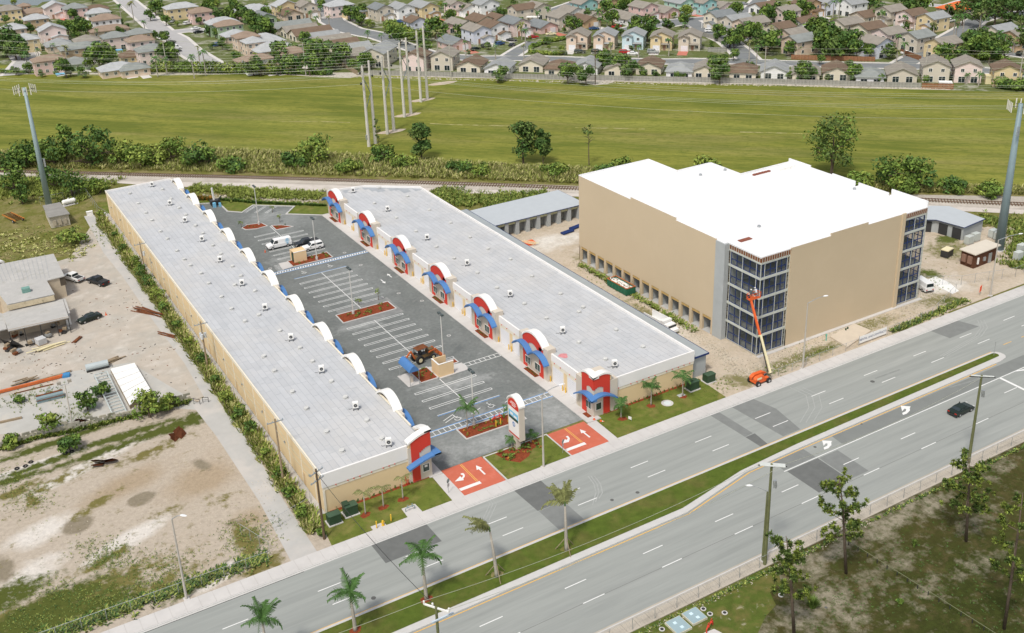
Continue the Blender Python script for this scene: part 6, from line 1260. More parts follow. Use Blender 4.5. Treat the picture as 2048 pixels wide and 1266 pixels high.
for i, (x, y, rz) in enumerate(((127.2,190.0,.2),(124.0,188.6,.15))):
    t = thing('awning_bundle', ('dark blue wrapped bundle lying by the rear storage row, right one','dark blue wrapped bundle lying by the rear storage row, left one')[i], 'bundle', (x,y,0), rz)
    for k in range(3): MB().tube([(-1.6,k*.4-.4,.3),(1.6,k*.4-.4,.3)], .24, 8).obj('roll', M['bluedk'], t)
t = thing('timber_stack', 'orange tarpaulin and pale boards behind the right-hand warehouse', 'timber', (*P(1056,488),0)); MB().prism([(-1.5,-1),(1.4,-1.2),(1.6,.8),(-1.2,1.1)],0,.5).obj('tarpaulin', M['orange'], t)
for k in range(3): MB().beam((-1.5+k*.6,1.2,.6),(.3+k*.6,-2.2,.6),.18,.1).obj('board', M['creampaint'], t)
# ================================================================ THINGS IN THE LEFT YARD
def beamthing(name, label, cat, pts, w_, h, m, z=.1):
    a, b = P(*pts[0]), P(*pts[1]); t = thing(name, label, cat, (*a,0)); MB().beam((0,0,z),(b[0]-a[0],b[1]-a[1],z),w_,h).obj('beam', m, t)
    MB().beam((0,0,z+h/2),(b[0]-a[0],b[1]-a[1],z+h/2),w_*.35,.05).obj('web', m, t); return t
F = lambda x, y: (x/7.03, 700+y/7.03); G2 = lambda x, y: (180+x/7.877, 720+y/7.877)
beamthing('steel_beam','long orange-primed steel beam with blue end lying in the yard','steel beam',(F(-300,690),F(890,385)),.4,.45,M['rustor'],.35)
q0 = P(*F(930,370)); t = thing('blue_tarpaulin','crumpled blue tarpaulin at end of the orange beam','tarpaulin',(*q0,0)); MB().prism([(-.7,-.5),(.5,-.7),(.8,.3),(.1,.6),(-.6,.4)],0,.5).obj('sheet', mat('tarp_blue',(.05,.22,.45),.6), t)
beamthing('steel_beam','thin rusty rail lying in front of the orange beam','steel beam',(F(200,620),F(750,485)),.15,.15,M['rust']); beamthing('timber_beam','weathered dark timber lying on concrete at left edge of yard','timber',(F(0,1030),F(310,960)),.4,.3,M['wood'],.15)
rng = random.Random(12)
def pile(label, c, n, L, ang, m, spread=1.0):
    q_ = P(*c); t = thing('timber_pile', label, 'timber', (*q_,0))
    for k in range(n):
        a = ang+rng.uniform(-.18,.18); x, y = rng.uniform(-spread,spread), rng.uniform(-spread*.5,spread*.5); l_ = L*rng.uniform(.6,1.1)
        MB().beam((x-l_/2*math.cos(a),y-l_/2*math.sin(a),.08+.06*k),(x+l_/2*math.cos(a),y+l_/2*math.sin(a),.08+.06*k),.22,.10).obj('plank', M[m], t)
pile('pile of weathered planks behind the orange beam', F(330,450), 9, 3.6, .25, 'wood', 1.2); pile('dark planks lying behind blue end of the orange beam', F(820,365), 4, 5.5, .1, 'wood', .8); pile('planks scattered behind the grey roll and white panels', G2(280,35), 7, 5.0, .35, 'wood', 1.8)
pile('stacked yellow boards in front of the workshop canopy', (0+530/5.505,500+1080/5.505), 8, 5.5, .15, 'creampaint', 1.2); pile('rust-brown steel bars beside the alley hedge', (300,626), 7, 8.0, 2.05, 'rust', .9); pile('short rusty bars by alley hedge nearer the pole', (333,672), 4, 5.0, 2.0, 'rust', .7); pile('brown boards leaning near dark coupe', (155,680), 4, 3.0, .9, 'rust', .6)
a, b = P(*F(1215,305)), P(*F(1530,230)); t = thing('metal_roll','long grey sheet-metal trough behind the steel frame','metal trough',(*a,0)); d = (b[0]-a[0],b[1]-a[1]); MB().tube([(0,0,.75),(d[0],d[1],.75)], .62, 12).obj('roll', mat('grey_sheet_metal',(.42,.47,.48),.5,.05), t); MB().beam((0,-.5,.15),(d[0],d[1]-.5,.15),.2,.3).obj('cradle', M['dark'], t)
# white panel stack
pts = crop(7.877,180,720)([(320,135),(700,40),(960,470),(625,712)], .8); t = thing('panel_stack','large flat stack of white roofing panels lying in the yard','panels',(*pts[0],0)); o0 = pts[0]
A_, B2_, C2_, D2_ = [Vector((p_[0]-o0[0],p_[1]-o0[1])) for p_ in pts]
MB().prism([tuple(A_),tuple(B2_),tuple(C2_),tuple(D2_)],0,.66).obj('under_stack', M['wood'], t)
for k in range(6):
    u0, u1 = k/6+.004, (k+1)/6-.004; MB().prism([tuple(A_.lerp(D2_,u0)),tuple(B2_.lerp(C2_,u0)),tuple(B2_.lerp(C2_,u1)),tuple(A_.lerp(D2_,u1))],.67,.80+.012*(k%2)).obj('panel', M['white'], t)
# steel ladder frame
pts = crop(7.877,180,720)([(65,235),(265,180),(575,820),(365,880)], .9); o0 = pts[0]; t = thing('ladder_rack','pale steel ladder-shaped frame lying beside the white panels','steel frame',(*o0,0)); A_, B2_, C2_, D2_ = [Vector((p_[0]-o0[0],p_[1]-o0[1])) for p_ in pts]
pg = mat('pale_green_steel',(.48,.53,.52),.6,.05)
MB().beam((*A_,.9),(*D2_,.9),.14,.2).obj('side_rail', pg, t); MB().beam((*B2_,.9),(*C2_,.9),.14,.2).obj('side_rail', pg, t)
for k in range(15): u = k/14; MB().beam((*A_.lerp(D2_,u),.89),(*B2_.lerp(C2_,u),.89),.10,.14).obj('rung', pg, t)
for u in (0,.5,1):
    for e0, e1 in ((A_,D2_),(B2_,C2_)): p_ = e0.lerp(e1,u); MB().cyl(p_.x,p_.y,0,.85,.08,n=5).obj('leg', M['metal'], t)
# blue-grey trough machine
a, b = P(*F(520,745)), P(*F(900,650)); t = thing('steel_trough','blue-grey steel trough machine with rusty top in the yard','machinery',(*a,0)); d = Vector((b[0]-a[0],b[1]-a[1])); q_ = Vector((-d.y,d.x)).normalized()
MB().beam((0,0,.5),(*d,.5),1.0,.9).obj('trough', mat('blue_grey_steel',(.22,.30,.32),.6,.1), t); MB().beam((*(q_*.5),1.0),(*(d+q_*.5),1.0),.35,.15).obj('top_plate', M['rust'], t); MB().beam((*(-q_*.56),.6),(*(d-q_*.56),.6),.10,.08).obj('rail', M['rust'], t); m = MB(); c_ = d*.5+q_*.6; m.tube([(c_.x-.8,c_.y,1.1),(c_.x-.3,c_.y,1.6),(c_.x+.3,c_.y,1.5),(c_.x+.9,c_.y,1.9)],.12,6); m.obj('motor', M['metal'], t)
# yard lamp
q_ = P(146,857); t = thing('yard_lamp','leaning pole with two floodlights over the yard','floodlight',(*q_,0)); tp = P(129.5,769,7.2); MB().tube([(0,0,0),(tp[0]-q_[0],tp[1]-q_[1],7.2)],[.14,.09],8).obj('pole', M['poleconc'], t); dx, dy = tp[0]-q_[0], tp[1]-q_[1]
MB().tube([(dx-.8,dy+.1,7.5),(dx-.6,dy,7.2),(dx+.6,dy,7.2),(dx+.8,dy+.1,7.5)],.05,5).obj('bracket', M['metal'], t)
for s_ in (-1,1): MB().box(dx+s_*.8-.3,dx+s_*.8+.3,dy-.15,dy+.25,7.4,7.9).obj('lamp_head', mat('floodlight',(.38,.35,.30),.6), t)
# gate frames in the alley
for i, (x0, x1) in enumerate(((1640,1735),(1780,1870))):
    a, b = P(180+x0/7.877,720+(690 if i == 0 else 670)/7.877), P(180+x1/7.877,720+(700 if i == 0 else 665)/7.877); t = thing('trestle', ('open dark metal trestle standing across the alley, left one','open dark metal trestle standing across the alley, right one')[i], 'trestle', (*a,0)); d = (b[0]-a[0],b[1]-a[1])
    MB().cyl(0,0,0,.95,.05,n=5).cyl(d[0],d[1],0,.95,.05,n=5).obj('leg', M['dark'], t); MB().beam((0,0,.95),(*d,.95),.07).beam((0,0,.5),(*d,.5),.04).obj('rail', M['dark'], t)
# old block wall between yard and vacant lot
wt = thing('yard_wall','crumbling grey block wall overgrown with creeper below the yard','wall',(0,0,0)); wp = [(-6,165.2),(1.0,164.2),(6.6,164.4),(12.5,163.2),(18.0,162.7),(26.0,162.1),(30.0,162.1)]
bm_ = [tmesh(('wb',k), lambda k=k: MB().box(.02,1.18,-.1,.1,0,.38).mesh('wall_block', [mat('old_block_%s' % 'abc'[k], ((.36,.34,.29),(.28,.27,.22),(.42,.39,.32))[k], .95, .25, 1.5, layers=(((.08,.09,.03),.9,.52,.68,.8),))])) for k in range(3)]
rng = random.Random(8)
for a, b in zip(wp, wp[1:]):
    a, b = Vector(a), Vector(b); L = (b-a).length; n = int(L/1.2); an_ = math.atan2(b.y-a.y,b.x-a.x)
    for k in range(n):
        for r_ in range(rng.choice((3,4,4,5))): p_ = a+(b-a)*((k+(.5 if r_%2 else 0))/n*.98); o = link('wall_block', bm_[rng.randrange(3)], wt, (p_.x,p_.y+rng.uniform(-.01,.01),r_*.385)); o.rotation_euler = (0,0,an_)
t = thing('white_barrel','white tank standing against the yard wall','barrel',(*P(104,863),0)); MB().cyl(0,0,0,1.2,.55,.5,10).ball((0,0,1.2),.5,.5,.25,10).obj('tank', M['white'], t)
def scrap(label, px, s=1.0, sd=1, m='darkrust'):
    rg = random.Random(sd); q_ = P(*px); t = thing('scrap_heap', label, 'scrap', (*q_,0), rg.uniform(0,3)); 
    for k in range(5):
        x, y, a = rg.uniform(-.8,.8)*s, rg.uniform(-.5,.5)*s, rg.uniform(0,3); MB().add([(x-.7*s,y-.4*s,0),(x+.6*s,y-.3*s,.1),(x+.8*s,y+.5*s,.9*s*rg.random()+.2),(x-.5*s,y+.6*s,.7*s*rg.random()+.3),(x-.65*s,y-.35*s,.08),(x+.55*s,y-.25*s,.2)],[(0,1,2,3),(0,3,4),(1,5,2)]).obj('steel_piece', M[m], t)
scrap('rust-brown tank fragments lying in the sandy lot', (210,928), 1.3, 2); scrap('rusty scrap heap on the grass bank', (362,872), 1.2, 3); scrap('dark clutter beneath the workshop canopy', (25,690), 1.8, 5, 'dark'); scrap('rusty scrap by the yard wall', (165,842), 1.0, 6)
t = thing('rusty_frame','rusty orange trailer frame in the weeds left of the cabin','trailer frame',(*P(28,440),0), R(108))
for y in (-1.1,1.1): MB().beam((-3.6,y,.9),(3.6,y,.9),.18,.3).obj('side_rail', mat('orange_rust_paint',(.42,.17,.03),.8,.25,2), t)
for k in range(8): MB().beam((-3.4+k*.97,-1.1,.88),(-3.4+k*.97,1.1,.88),.12,.18).obj('crossmember', M['rust'], t)
wheels(t,(-2.2,),1.2,.45)
t = thing('storage_bin','white chest standing where the alley widens','box',(*P(180,430),0)); MB().box(-.7,.7,-.4,.4,0,.9).obj('chest', M['white'], t); MB().box(-.75,.75,-.45,.45,.9,1.0).obj('lid', M['white'], t)
t = thing('canopy_box','pale pallet of blocks under the workshop canopy','pallet',(*P(83,688),0), .3); MB().box(-.8,.8,-.8,.8,.15,1.3).obj('blocks', mat('pale_blocks',(.5,.5,.5)), t); MB().box(-.9,.9,-.9,.9,0,.15).obj('pallet', M['wood'], t)
t = thing('fridge','white upright cabinet at the corner of the workshop canopy','cabinet',(*P(138,648),0)); MB().box(-.45,.45,-.4,.4,0,1.9).obj('cabinet', M['white'], t); MB().box(-.46,.46,-.42,-.4,1.2,1.23).obj('door', M['metal'], t)
rng = random.Random(21); 
for i, (px, py) in enumerate(((34,938),(51,933),(62,925),(131,907),(144,904))):
    t = thing('old_tyre','old dark tyre half buried on the pale track by the bank','tyre',(*P(px,py),0),0,'tyres on the pale track'); MB().tube([(.3*math.cos(k*.7854),.3*math.sin(k*.7854),.1) for k in range(9)], .11, 6).obj('tyre', M['rubber'], t)
# portable units near the right mast
for i, (px, py) in enumerate(((1985,475),(1996,480),(1937,488),(1950,482),(2035,520),(2042,505))):
    q_ = P(px,py); t = thing('equipment_box', 'pale equipment cabinet on legs near the foot of the right mast', 'cabinet', (*q_,0), 0, 'equipment cabinets by the right mast'); MB().box(-.9,.9,-.6,.6,.3,1.9).obj('cabinet', mat('pale_cabinet',(.50,.53,.50),.6,.06), t); MB().box(-.8,.8,-.5,.5,0,.3).obj('plinth', M['concrete'], t)
t = thing('generator','black-sided generator with cream top beside the brown shelter','generator',(181.6,131.0,0), .2); MB().box(-1.2,1.2,-.8,.8,.2,1.6).obj('body', M['dark'], t); MB().box(-1.2,1.2,-.8,.8,1.6,1.8).obj('roof', M['creampaint'], t)

rng = random.Random(99); mb = MB()
for k in range(190):
    c_ = rng.choice([(150,700),(230,650),(90,740),(200,760),(300,700),(170,620),(60,700),(330,770),(20,720),(120,720),(260,600)]); p_ = P(c_[0]+rng.gauss(0,30), c_[1]+rng.gauss(0,18)); a = rng.uniform(0,3.1); l_ = rng.uniform(.1,.6)**1.3
    mb.beam((p_[0],p_[1],.04),(p_[0]+l_*math.cos(a),p_[1]+l_*math.sin(a),.05),rng.uniform(.05,.14),.06,rng.randrange(3))
stuff(mb.obj('yard_debris', [M['wood'],M['rust'],M['dark']]), 'scraps of wood and metal scattered over the dirt yard', 'debris')
rg = random.Random(41)
for k, (px, py) in enumerate(((20,655),(40,672),(60,690),(95,672),(110,655),(128,664),(12,702),(30,710))):
    p_ = P(px,py); t = thing('workshop_clutter', 'jumbled machine parts beneath the workshop canopy', 'scrap', (*p_,0), rg.uniform(0,3)); 
    for j, m_ in enumerate(('dark','rust','metal','wood')): x, y = rg.uniform(-.8,.8), rg.uniform(-.6,.6); MB().box(x-.5*rg.random()-.15,x+.5,y-.35,y+.4*rg.random()+.1,.0+.2*j,.35+.25*j).obj('part_box', M[m_], t)
for k in range(12):
    u = k/12; a_, b_ = P((-50+590*u*1.0)/5.505+0*0,500+(168-128*u)/5.505,4.6), P((30+560*u)/5.505,500+(345-40*u)/5.505,4.6); MB().beam((a_[0],a_[1],4.62),(b_[0],b_[1],4.62),.05,.04).obj('roof_seam', M['seam'], ws)
# ================================================================ VEGETATION NEAR
G3 = 'bushes and trees of the scrub band'
LM = lambda *k: [M['l_'+x] for x in k]
# tall grass over the scrub band: one object nobody could count
rng = random.Random(31); g = MB()
def tuft(mb, x, y, r_, h, n, rg, ws=1.0):
    for _ in range(n):
        a = rg.uniform(0,6.283); b = a+rg.uniform(-.5,.5); w_ = (.05+.06*rg.random())*ws; L = r_*rg.uniform(.3,1); hh = h*rg.uniform(.5,1); mi = 0 if rg.random() < .55 else 1
        ox, oy = x+r_*.3*math.cos(a), y+r_*.3*math.sin(a); px, py = -math.sin(b)*w_, math.cos(b)*w_
        mb.add([(ox-px,oy-py,0),(ox+px,oy+py,0),(ox+math.cos(b)*L*.5+px*1.4,oy+math.sin(b)*L*.5+py*1.4,hh*.75),(ox+math.cos(b)*L,oy+math.sin(b)*L,hh)], [(0,1,2,3)], mi)
topb = [(-60,312),(0,305),(200,300),(400,297),(700,309),(1000,330),(1500,354),(1800,371),(2048,380),(2200,388)]; botb = [(-60,332),(0,333),(177,338),(512,347),(768,354),(1024,362),(1155,367),(1500,375),(1814,384),(2048,389),(2200,394)]
def interp(L, x):
    for (x0,y0),(x1,y1) in zip(L, L[1:]):
        if x0 <= x <= x1: return y0+(y1-y0)*(x-x0)/(x1-x0)
    return L[-1][1]
for k in range(9000):
    x = rng.uniform(-60,2200); t_ = rng.random()**.9; y = interp(topb,x)+(interp(botb,x)-interp(topb,x))*t_; p_ = P(x,y); hh = 1.1+1.2*math.sin(min(1,max(.08,t_))*3.1)*rng.random()
    tuft(g, p_[0], p_[1], .9, hh, 9, rng)
stuff(g.obj('tall_grass', LM('grass','straw')), 'tall straw-green grass in the scrub band between railway and field', 'grass')
# strips of rough growth: alley hedge, railway verge, construction edges
def grow(name, label, polyline, wdt, n, h, mats, sd=1, r_=.7, blades=8):
    rg = random.Random(sd); mb = MB(); L = [Vector(p_) for p_ in polyline]; ls = [(b-a).length for a, b in zip(L, L[1:])]; T = sum(ls)
    for _ in range(n):
        s_ = rg.random()*T; i = 0
        while i < len(ls)-1 and s_ > ls[i]: s_ -= ls[i]; i += 1
        d = (L[i+1]-L[i]).normalized(); p_ = L[i]+d*s_+Vector((-d.y,d.x))*rg.gauss(0,wdt*.3); tuft(mb, p_.x, p_.y, r_, h*rg.uniform(.4,1.1), blades, rg)
    return stuff(mb.obj(name, mats), label, 'grass')
grow('hedge_grass', 'long green and straw grass filling the strip beside the alley', [(35.4,262),(35.5,200),(35.5,160),(35.6,140),(35.3,125),(35.1,117)], 1.6, 3000, 1.5, LM('lite','straw'), 4, .8, 9)
grow('verge_grass', 'rough green growth between the railway and the car park', [P(380,376),P(640,392),P(560,392),P(460,392)], 5, 1400, .9, LM('lite','grass'), 5)
grow('verge_grass', 'rough growth behind the right-hand warehouse up to the gravel track', [P(860,385),P(960,405),P(1100,392)], 9, 1500, .9, LM('grass','bush'), 6); grow('verge_grass', 'rough growth left of the mast below the railway', [P(-20,375),P(90,375),P(200,385)], 14, 2200, 1.2, LM('lite','grass'), 7)
grow('verge_grass', 'rough growth around the yard behind the workshop', [P(-20,470),P(60,500),P(180,500)], 11, 260, .5, LM('grass','straw'), 8); grow('verge_grass', 'rough growth around the right mast compound', [P(1960,440),P(2060,450),P(2045,540)], 7, 1100, 1.0, LM('grass','bush'), 9)
grow('verge_grass', 'green weeds on the verge right of the banner', [(145,113.9),(154,114.3),(167,114.9)], 1.3, 420, .6, LM('grass','dark'), 10, .5, 6); grow('verge_grass', 'green weeds under the yard wall', wp, 1.2, 800, .8, LM('bush','grass'), 11)
grow('verge_grass', 'dark weeds along the front fence of the sandy lot', [(-6,115.9),(28,115.6)], 2.2, 700, .5, LM('dark','grass'), 12); grow('verge_grass', 'sparse weeds and rubble beside the tan building wall', [(115.9,172),(116.2,150),(116,134)], 1.4, 260, .5, LM('grass','bush'), 13)
grow('verge_grass', 'weeds lining the near edge of the south pavement', [(48,77.7),(150,77.7)], .45, 700, .25, LM('dark','grass'), 14, .3, 5)
def stones(name, label, polyline, wdt, n, s0, s1, sd, m=M['rocks']):
    rg = random.Random(sd); mb = MB(); L = [Vector(p_) for p_ in polyline]
    for _ in range(n):
        i = rg.randrange(len(L)-1); d = L[i+1]-L[i]; q_ = Vector((-d.y,d.x)).normalized(); p_ = L[i]+d*rg.random()+q_*rg.gauss(0,wdt*.35); s_ = rg.uniform(s0,s1)
        vs = [(p_.x+s_*math.cos(a)*rg.uniform(.6,1.2), p_.y+s_*math.sin(a)*rg.uniform(.6,1.2), 0) for a in (0,1.3,2.6,3.9,5.1)]; o = len(mb.v); mb.add(vs+[(p_.x+rg.uniform(-.2,.2)*s_,p_.y,s_*rg.uniform(.4,.9))], [(0,1,5),(1,2,5),(2,3,5),(3,4,5),(4,0,5)])
    return stuff(mb.obj(name, m), label, 'rubble')
stones('rubble', 'pale limestone rubble scattered over the construction verge', [(113,117.5),(128,118),(150,117.5),(165,121)], 5.0, 2600, .05, .17, 1); stones('rubble', 'limestone rubble and debris in the gap beside the tan building', [(115.5,174),(116.3,150),(115,128),(112,117)], 2.4, 1800, .05, .17, 2)
stones('rubble', 'pale rubble heaps between railway and car park', [P(400,392),P(520,398),P(640,402)], 2.5, 500, .1, .45, 3); stones('rubble', 'pale stones along the near verge of the south pavement', [(52,77.8),(100,77.6)], .8, 500, .05, .14, 4); stones('rubble', 'stones around the sandy lot', [P(60,1000),P(250,1090),P(480,1050),P(540,960)], 8, 900, .04, .12, 5)
stones('rubble', 'pale stones and trash along the housing fence', [P(700,153),P(1170,165),P(1600,172),P(1890,178)], 1.4, 700, .15, .5, 6)
# weeds over open ground
def weeds(label, px_poly_pts, rad, n, h, mats, sd):
    rg = random.Random(sd); mb = MB()
    for _ in range(n):
        c_ = rg.choice(px_poly_pts); p_ = P(c_[0]+rg.gauss(0,rad), c_[1]+rg.gauss(0,rad*.5))
        if 77.6 < p_[1] < 113.2: continue
        tuft(mb, p_[0], p_[1], .22, h*rg.uniform(.3,.9), 5, rg, .4)
    return stuff(mb.obj('weeds', mats), label, 'weeds')
weeds('weeds dotted over the sandy vacant lot', [(120,1180),(200,1200),(60,1240),(230,1120),(200,1100),(300,1170),(490,1090),(500,1060),(340,1130),(60,1000),(20,960)], 34, 2600, .22, LM('dark','grass'), 1)
weeds('low scrub plants among the pines in the near corner', [(1700,1200),(1800,1180),(1900,1200),(1850,1100),(1950,1050),(2000,1150),(1750,1100),(1650,1230),(1980,950),(2020,1240)], 55, 500, .20, LM('dark','dark'), 2)
weeds('weeds on the construction site', [(1250,610),(1200,560),(1330,660),(1620,700),(1560,740),(1900,500),(1860,560),(1440,770)], 22, 500, .4, LM('bush','grass'), 3)
weeds('weeds around the yard', [(100,790),(40,800),(150,830),(200,470),(90,470),(30,520)], 22, 600, .6, LM('bush','grass'), 4)
# bushes as things
def bush(label, loc, R0, H, mats, sd, n=520, size=.24, cat='bush', name='bush', group=None):
    return make_tree(name, label, cat, loc, sd, R0, H, H*.1, mats, n, size, group, nclump=18)
BL = [('bush','lite'),('dark','bush'),('bush','dark')]
rng = random.Random(77)
hb = [((36.0,262.5),1.6,2.4),((36.0,247),1.2,1.8),((35.9,237),1.5,2.0),((36.2,226),1.9,3.0),((36.0,219),2.2,3.4),((36.1,212.5),2.3,3.4),((36.2,206),2.2,3.0),((36.0,199),1.9,2.6),((35.8,190),1.5,2.0),((35.9,182),1.4,1.8),((36.0,173.5),1.8,2.4),((35.9,165),1.4,1.8),((35.7,157.5),1.7,2.4),((35.9,151.5),2.0,2.8),((36,146),1.7,2.3),((35.8,138),1.3,1.8),((35.9,131.5),1.4,2.0),((35.5,126.5),1.5,2.0),((35.2,120.5),1.6,2.2),((36.1,115.6),.9,1.2)]
for i, (p_, r_, h_) in enumerate(hb): bush('green bush in the hedge strip between the alley and the left warehouse', (p_[0]-.5,p_[1]), r_*.78, h_, LM(*BL[i%3]), 100+i%7, 420, .20)
for (px, py, r_, h_, mk_) in ((148,480,3.4,3.6,0),(45,400,2.6,5.0,1),(145,385,4.2,7.5,1),(30,375,4.5,6.0,1),(110,370,4.2,6.5,1),(200,378,3.0,4.0,0),(100,860,2.2,3.4,0),(175,815,1.8,3.4,2),(205,790,1.6,2.6,2),(300,830,2.8,4.2,0),(340,815,1.8,2.6,0),(140,895,2.0,2.4,1),(25,890,1.4,2.0,0),(40,800,.9,1.2,1),(1800,1200,.4,.4,1)):
    p_ = P(px,py+ (8 if py < 500 else 5)); bush('leafy green bush in the left yard and mast compound', p_, r_, h_, LM(*BL[mk_]), 120+int(px)%6, 640, .17+.055*r_)
# the scrub band trees and big bushes
for i, (px, py, r_, h_, mk_, kind) in enumerate(((60,325,6.5,6,1,'b'),(135,318,4.0,11,1,'b'),(185,325,8.5,9.5,1,'b'),(110,325,6,7.5,1,'b'),(245,322,5.5,6,0,'b'),(300,325,6.5,5.5,0,'b'),(345,318,5.5,6,0,'b'),(400,325,6,5,2,'b'),(460,335,5,3.5,2,'b'),(630,322,6.5,7,0,'b'),(590,330,4.5,4,2,'b'),(700,340,4,3,0,'b'),(765,318,4.2,4.2,1,'b'),(810,330,4,3,0,'b'),(920,338,4,2.6,2,'b'),(960,345,3.5,2.6,0,'b'),(1110,345,4,3,0,'b'),(1210,345,3.5,2.6,2,'b'),(1250,338,4,3.5,0,'b'),(1410,352,4.2,5.5,0,'b'),(1370,360,3.5,3,2,'b'),(1510,368,3.5,3,1,'b'),(1720,372,4,4,0,'b'),(1785,372,6.2,8.0,1,'b'),(1835,374,4.6,8.0,1,'b'),(1810,380,4.5,4.5,0,'b'),(1900,378,4,3,2,'b'),(1980,386,4,3,0,'b'),(20,330,6,5,1,'b'))):
    p_ = P(px,py+6); bush('dense green bush in the scrub band between railway and field', p_, r_, h_, LM(*BL[mk_]), 140+i%8, int(420+r_*110), .34+.02*r_, group=None)
for (lb, px, py, r_, h_, sd) in (('dark conical pine in the scrub right of the twin poles',844,322,3.6,10.5,1),('dark bushy pine standing in the scrub, left of the slim one',1047,328,4.4,11.5,2),('slim dark pine in the scrub beside the bushy pine',1086,328,2.4,9.5,3),('loose-crowned pine rising behind the white roof corner',1662,352,7.0,15.5,4)):
    p_ = P(px,py); make_tree('pine_tree', lb, 'pine tree', p_, 170+sd, r_, h_, h_*.12, LM('pine','bush' if sd == 4 else 'dark'), 2200, .42, None, 34)
p_ = P(1178,330); t = make_tree('pine_tree', 'spindly bare-trunked young pine in the scrub band', 'pine tree', p_, 181, 2.4, 4, 7.5, LM('pine','dry'), 160, .3, None, 7)
p_ = P(757,292); t = make_tree('dead_tree', 'vine-covered dead trunk standing beside the twin poles', 'dead tree', p_, 182, 1.0, 9.0, 0.5, LM('dark','dry'), 420, .22, None, 16)
# lower right pines: tall bare trunks with clumped needle crowns
def pine(label, base_px, h, R0, sd, nb=15, lean=(0,0)):
    rg = random.Random(sd); b_ = P(*base_px); t = thing('pine_tree', label, 'pine tree', b_, 0, 'tall pines in the near scrub'); lx, ly = lean
    MB().tube([(0,0,0),(lx*.3,ly*.3,h*.35),(lx*.6,ly*.6,h*.7),(lx,ly,h)],[.20,.17,.12,.04],7).obj('trunk', M['bark'], t, smooth=True); br = MB(); cr = MB()
    for k in range(nb):
        u = .36+.62*k/nb; z = h*u; a = k*2.4+rg.uniform(-.4,.4); L = R0*(1.05-abs(u-.62)*1.1)*rg.uniform(.65,1.1); e_ = Vector((lx*u+L*math.cos(a), ly*u+L*math.sin(a), z+L*rg.uniform(.05,.5))); s_ = Vector((lx*u,ly*u,z)); md = s_.lerp(e_,.5)-Vector((0,0,.15*L))
        br.tube([tuple(s_),tuple(md),tuple(e_)],[.06,.045,.02],4)
        for q_ in range(10):
            c_ = md.lerp(e_, rg.random()*1.1)+Vector((rg.gauss(0,.38),rg.gauss(0,.38),rg.gauss(.1,.25))); mi = rg.randrange(2)
            for _ in range(34):
                d = Vector((rg.gauss(0,1),rg.gauss(0,1),rg.gauss(.35,.9))).normalized(); s2 = d.cross(Vector((rg.random(),rg.random(),rg.random()))).normalized()*.075; l_ = rg.uniform(.25,.46)
                cr.add([tuple(c_-s2),tuple(c_+s2),tuple(c_+d*l_+s2*.6),tuple(c_+d*l_-s2*.6)], [(0,1,2,3)], mi)
    br.obj('branch', M['bark'], t); cr.obj('crown', LM('pine','lite'), t); return t
ln = lambda b, t_, h: tuple(np.array(P(t_[0],t_[1],h))-np.array(P(*b)))
for lb, b_, tp, h, R0, sd, nb in (('tall pine at the bottom edge right of the vault covers',(1588,1268),(1572,1072),13.9,2.2,1,15),('tall pine just in front of the near mossy pole, widest crown of the scrub pines',(1692,1147),(1678,955),14.7,3.1,2,18),('tall pine beyond the black sedan at the pavement edge',(1932,1083),(1938,915),12.9,2.9,3,17),('bare-trunked pine cut by the right edge of the scrub',(2008,1258),(2046,985),19.0,3.4,4,10)): pine(lb, b_, h, R0, sd, nb, ln(b_,tp,h))
for (px, py, r_, h_, sd) in ((1625,1215,.9,1.5,1),(1828,1093,.4,1.2,2)):
    p_ = P(px,py); t = thing('young_pine', 'low tufted young pine in the scrub' if sd == 1 else 'tiny bright green seedling pine in the scrub', 'bush', p_); spiky(sd, r_*1.1, h_, 420 if sd == 1 else 110, .03).obj('foliage', LM('pine','bush'), t)
# median palms
palm('royal palm on the median at the bottom edge, left of the others', P(541,1350), 8.0, 2.9, 12, (.0,.0), seed=1, up=.45); palm('green royal palm on the median beside the bottom edge', P(711,1262), 5.8, 2.9, 12, (-.03,.0), seed=2, up=.45); palm('green royal palm on the median in front of the dark road patch', P(853,1200), 6.9, 3.0, 11, (-.02,.01), seed=3, up=.5)
palm('wind-blown drying palm with folded fronds on the median', P(994,1155), 7.2, 3.6, 7, (-.07,.05), 'l_dry', wind=2.6, seed=4, up=1.0); palm('wind-swept feathery palm on the median beyond the drying one', P(1133,1102), 7.2, 3.7, 12, (-.01,.01), 'l_dry', wind=1.4, seed=5, up=1.0)
for (px, py) in ((994,1155),(1133,1102)):
    b_ = P(px,py); t = thing('tree_stakes', 'timber stakes propping the %s palm on the median' % ('drying' if px < 1000 else 'feathery'), 'stakes', (*b_,.1))
    for a in (.3,2.4,4.5): MB().beam((1.5*math.cos(a),1.5*math.sin(a),0),(.2*math.cos(a),.2*math.sin(a),1.9),.08).obj('stake', M['wood'], t)
for i, (px, py) in enumerate(((711,1262),(853,1200),(994,1150),(1133,1100),(541,1350))): blob('mulch_ring', px, py, .75, .65, M['mulch'] if i < 2 else M['rough'], .156, 0, i)
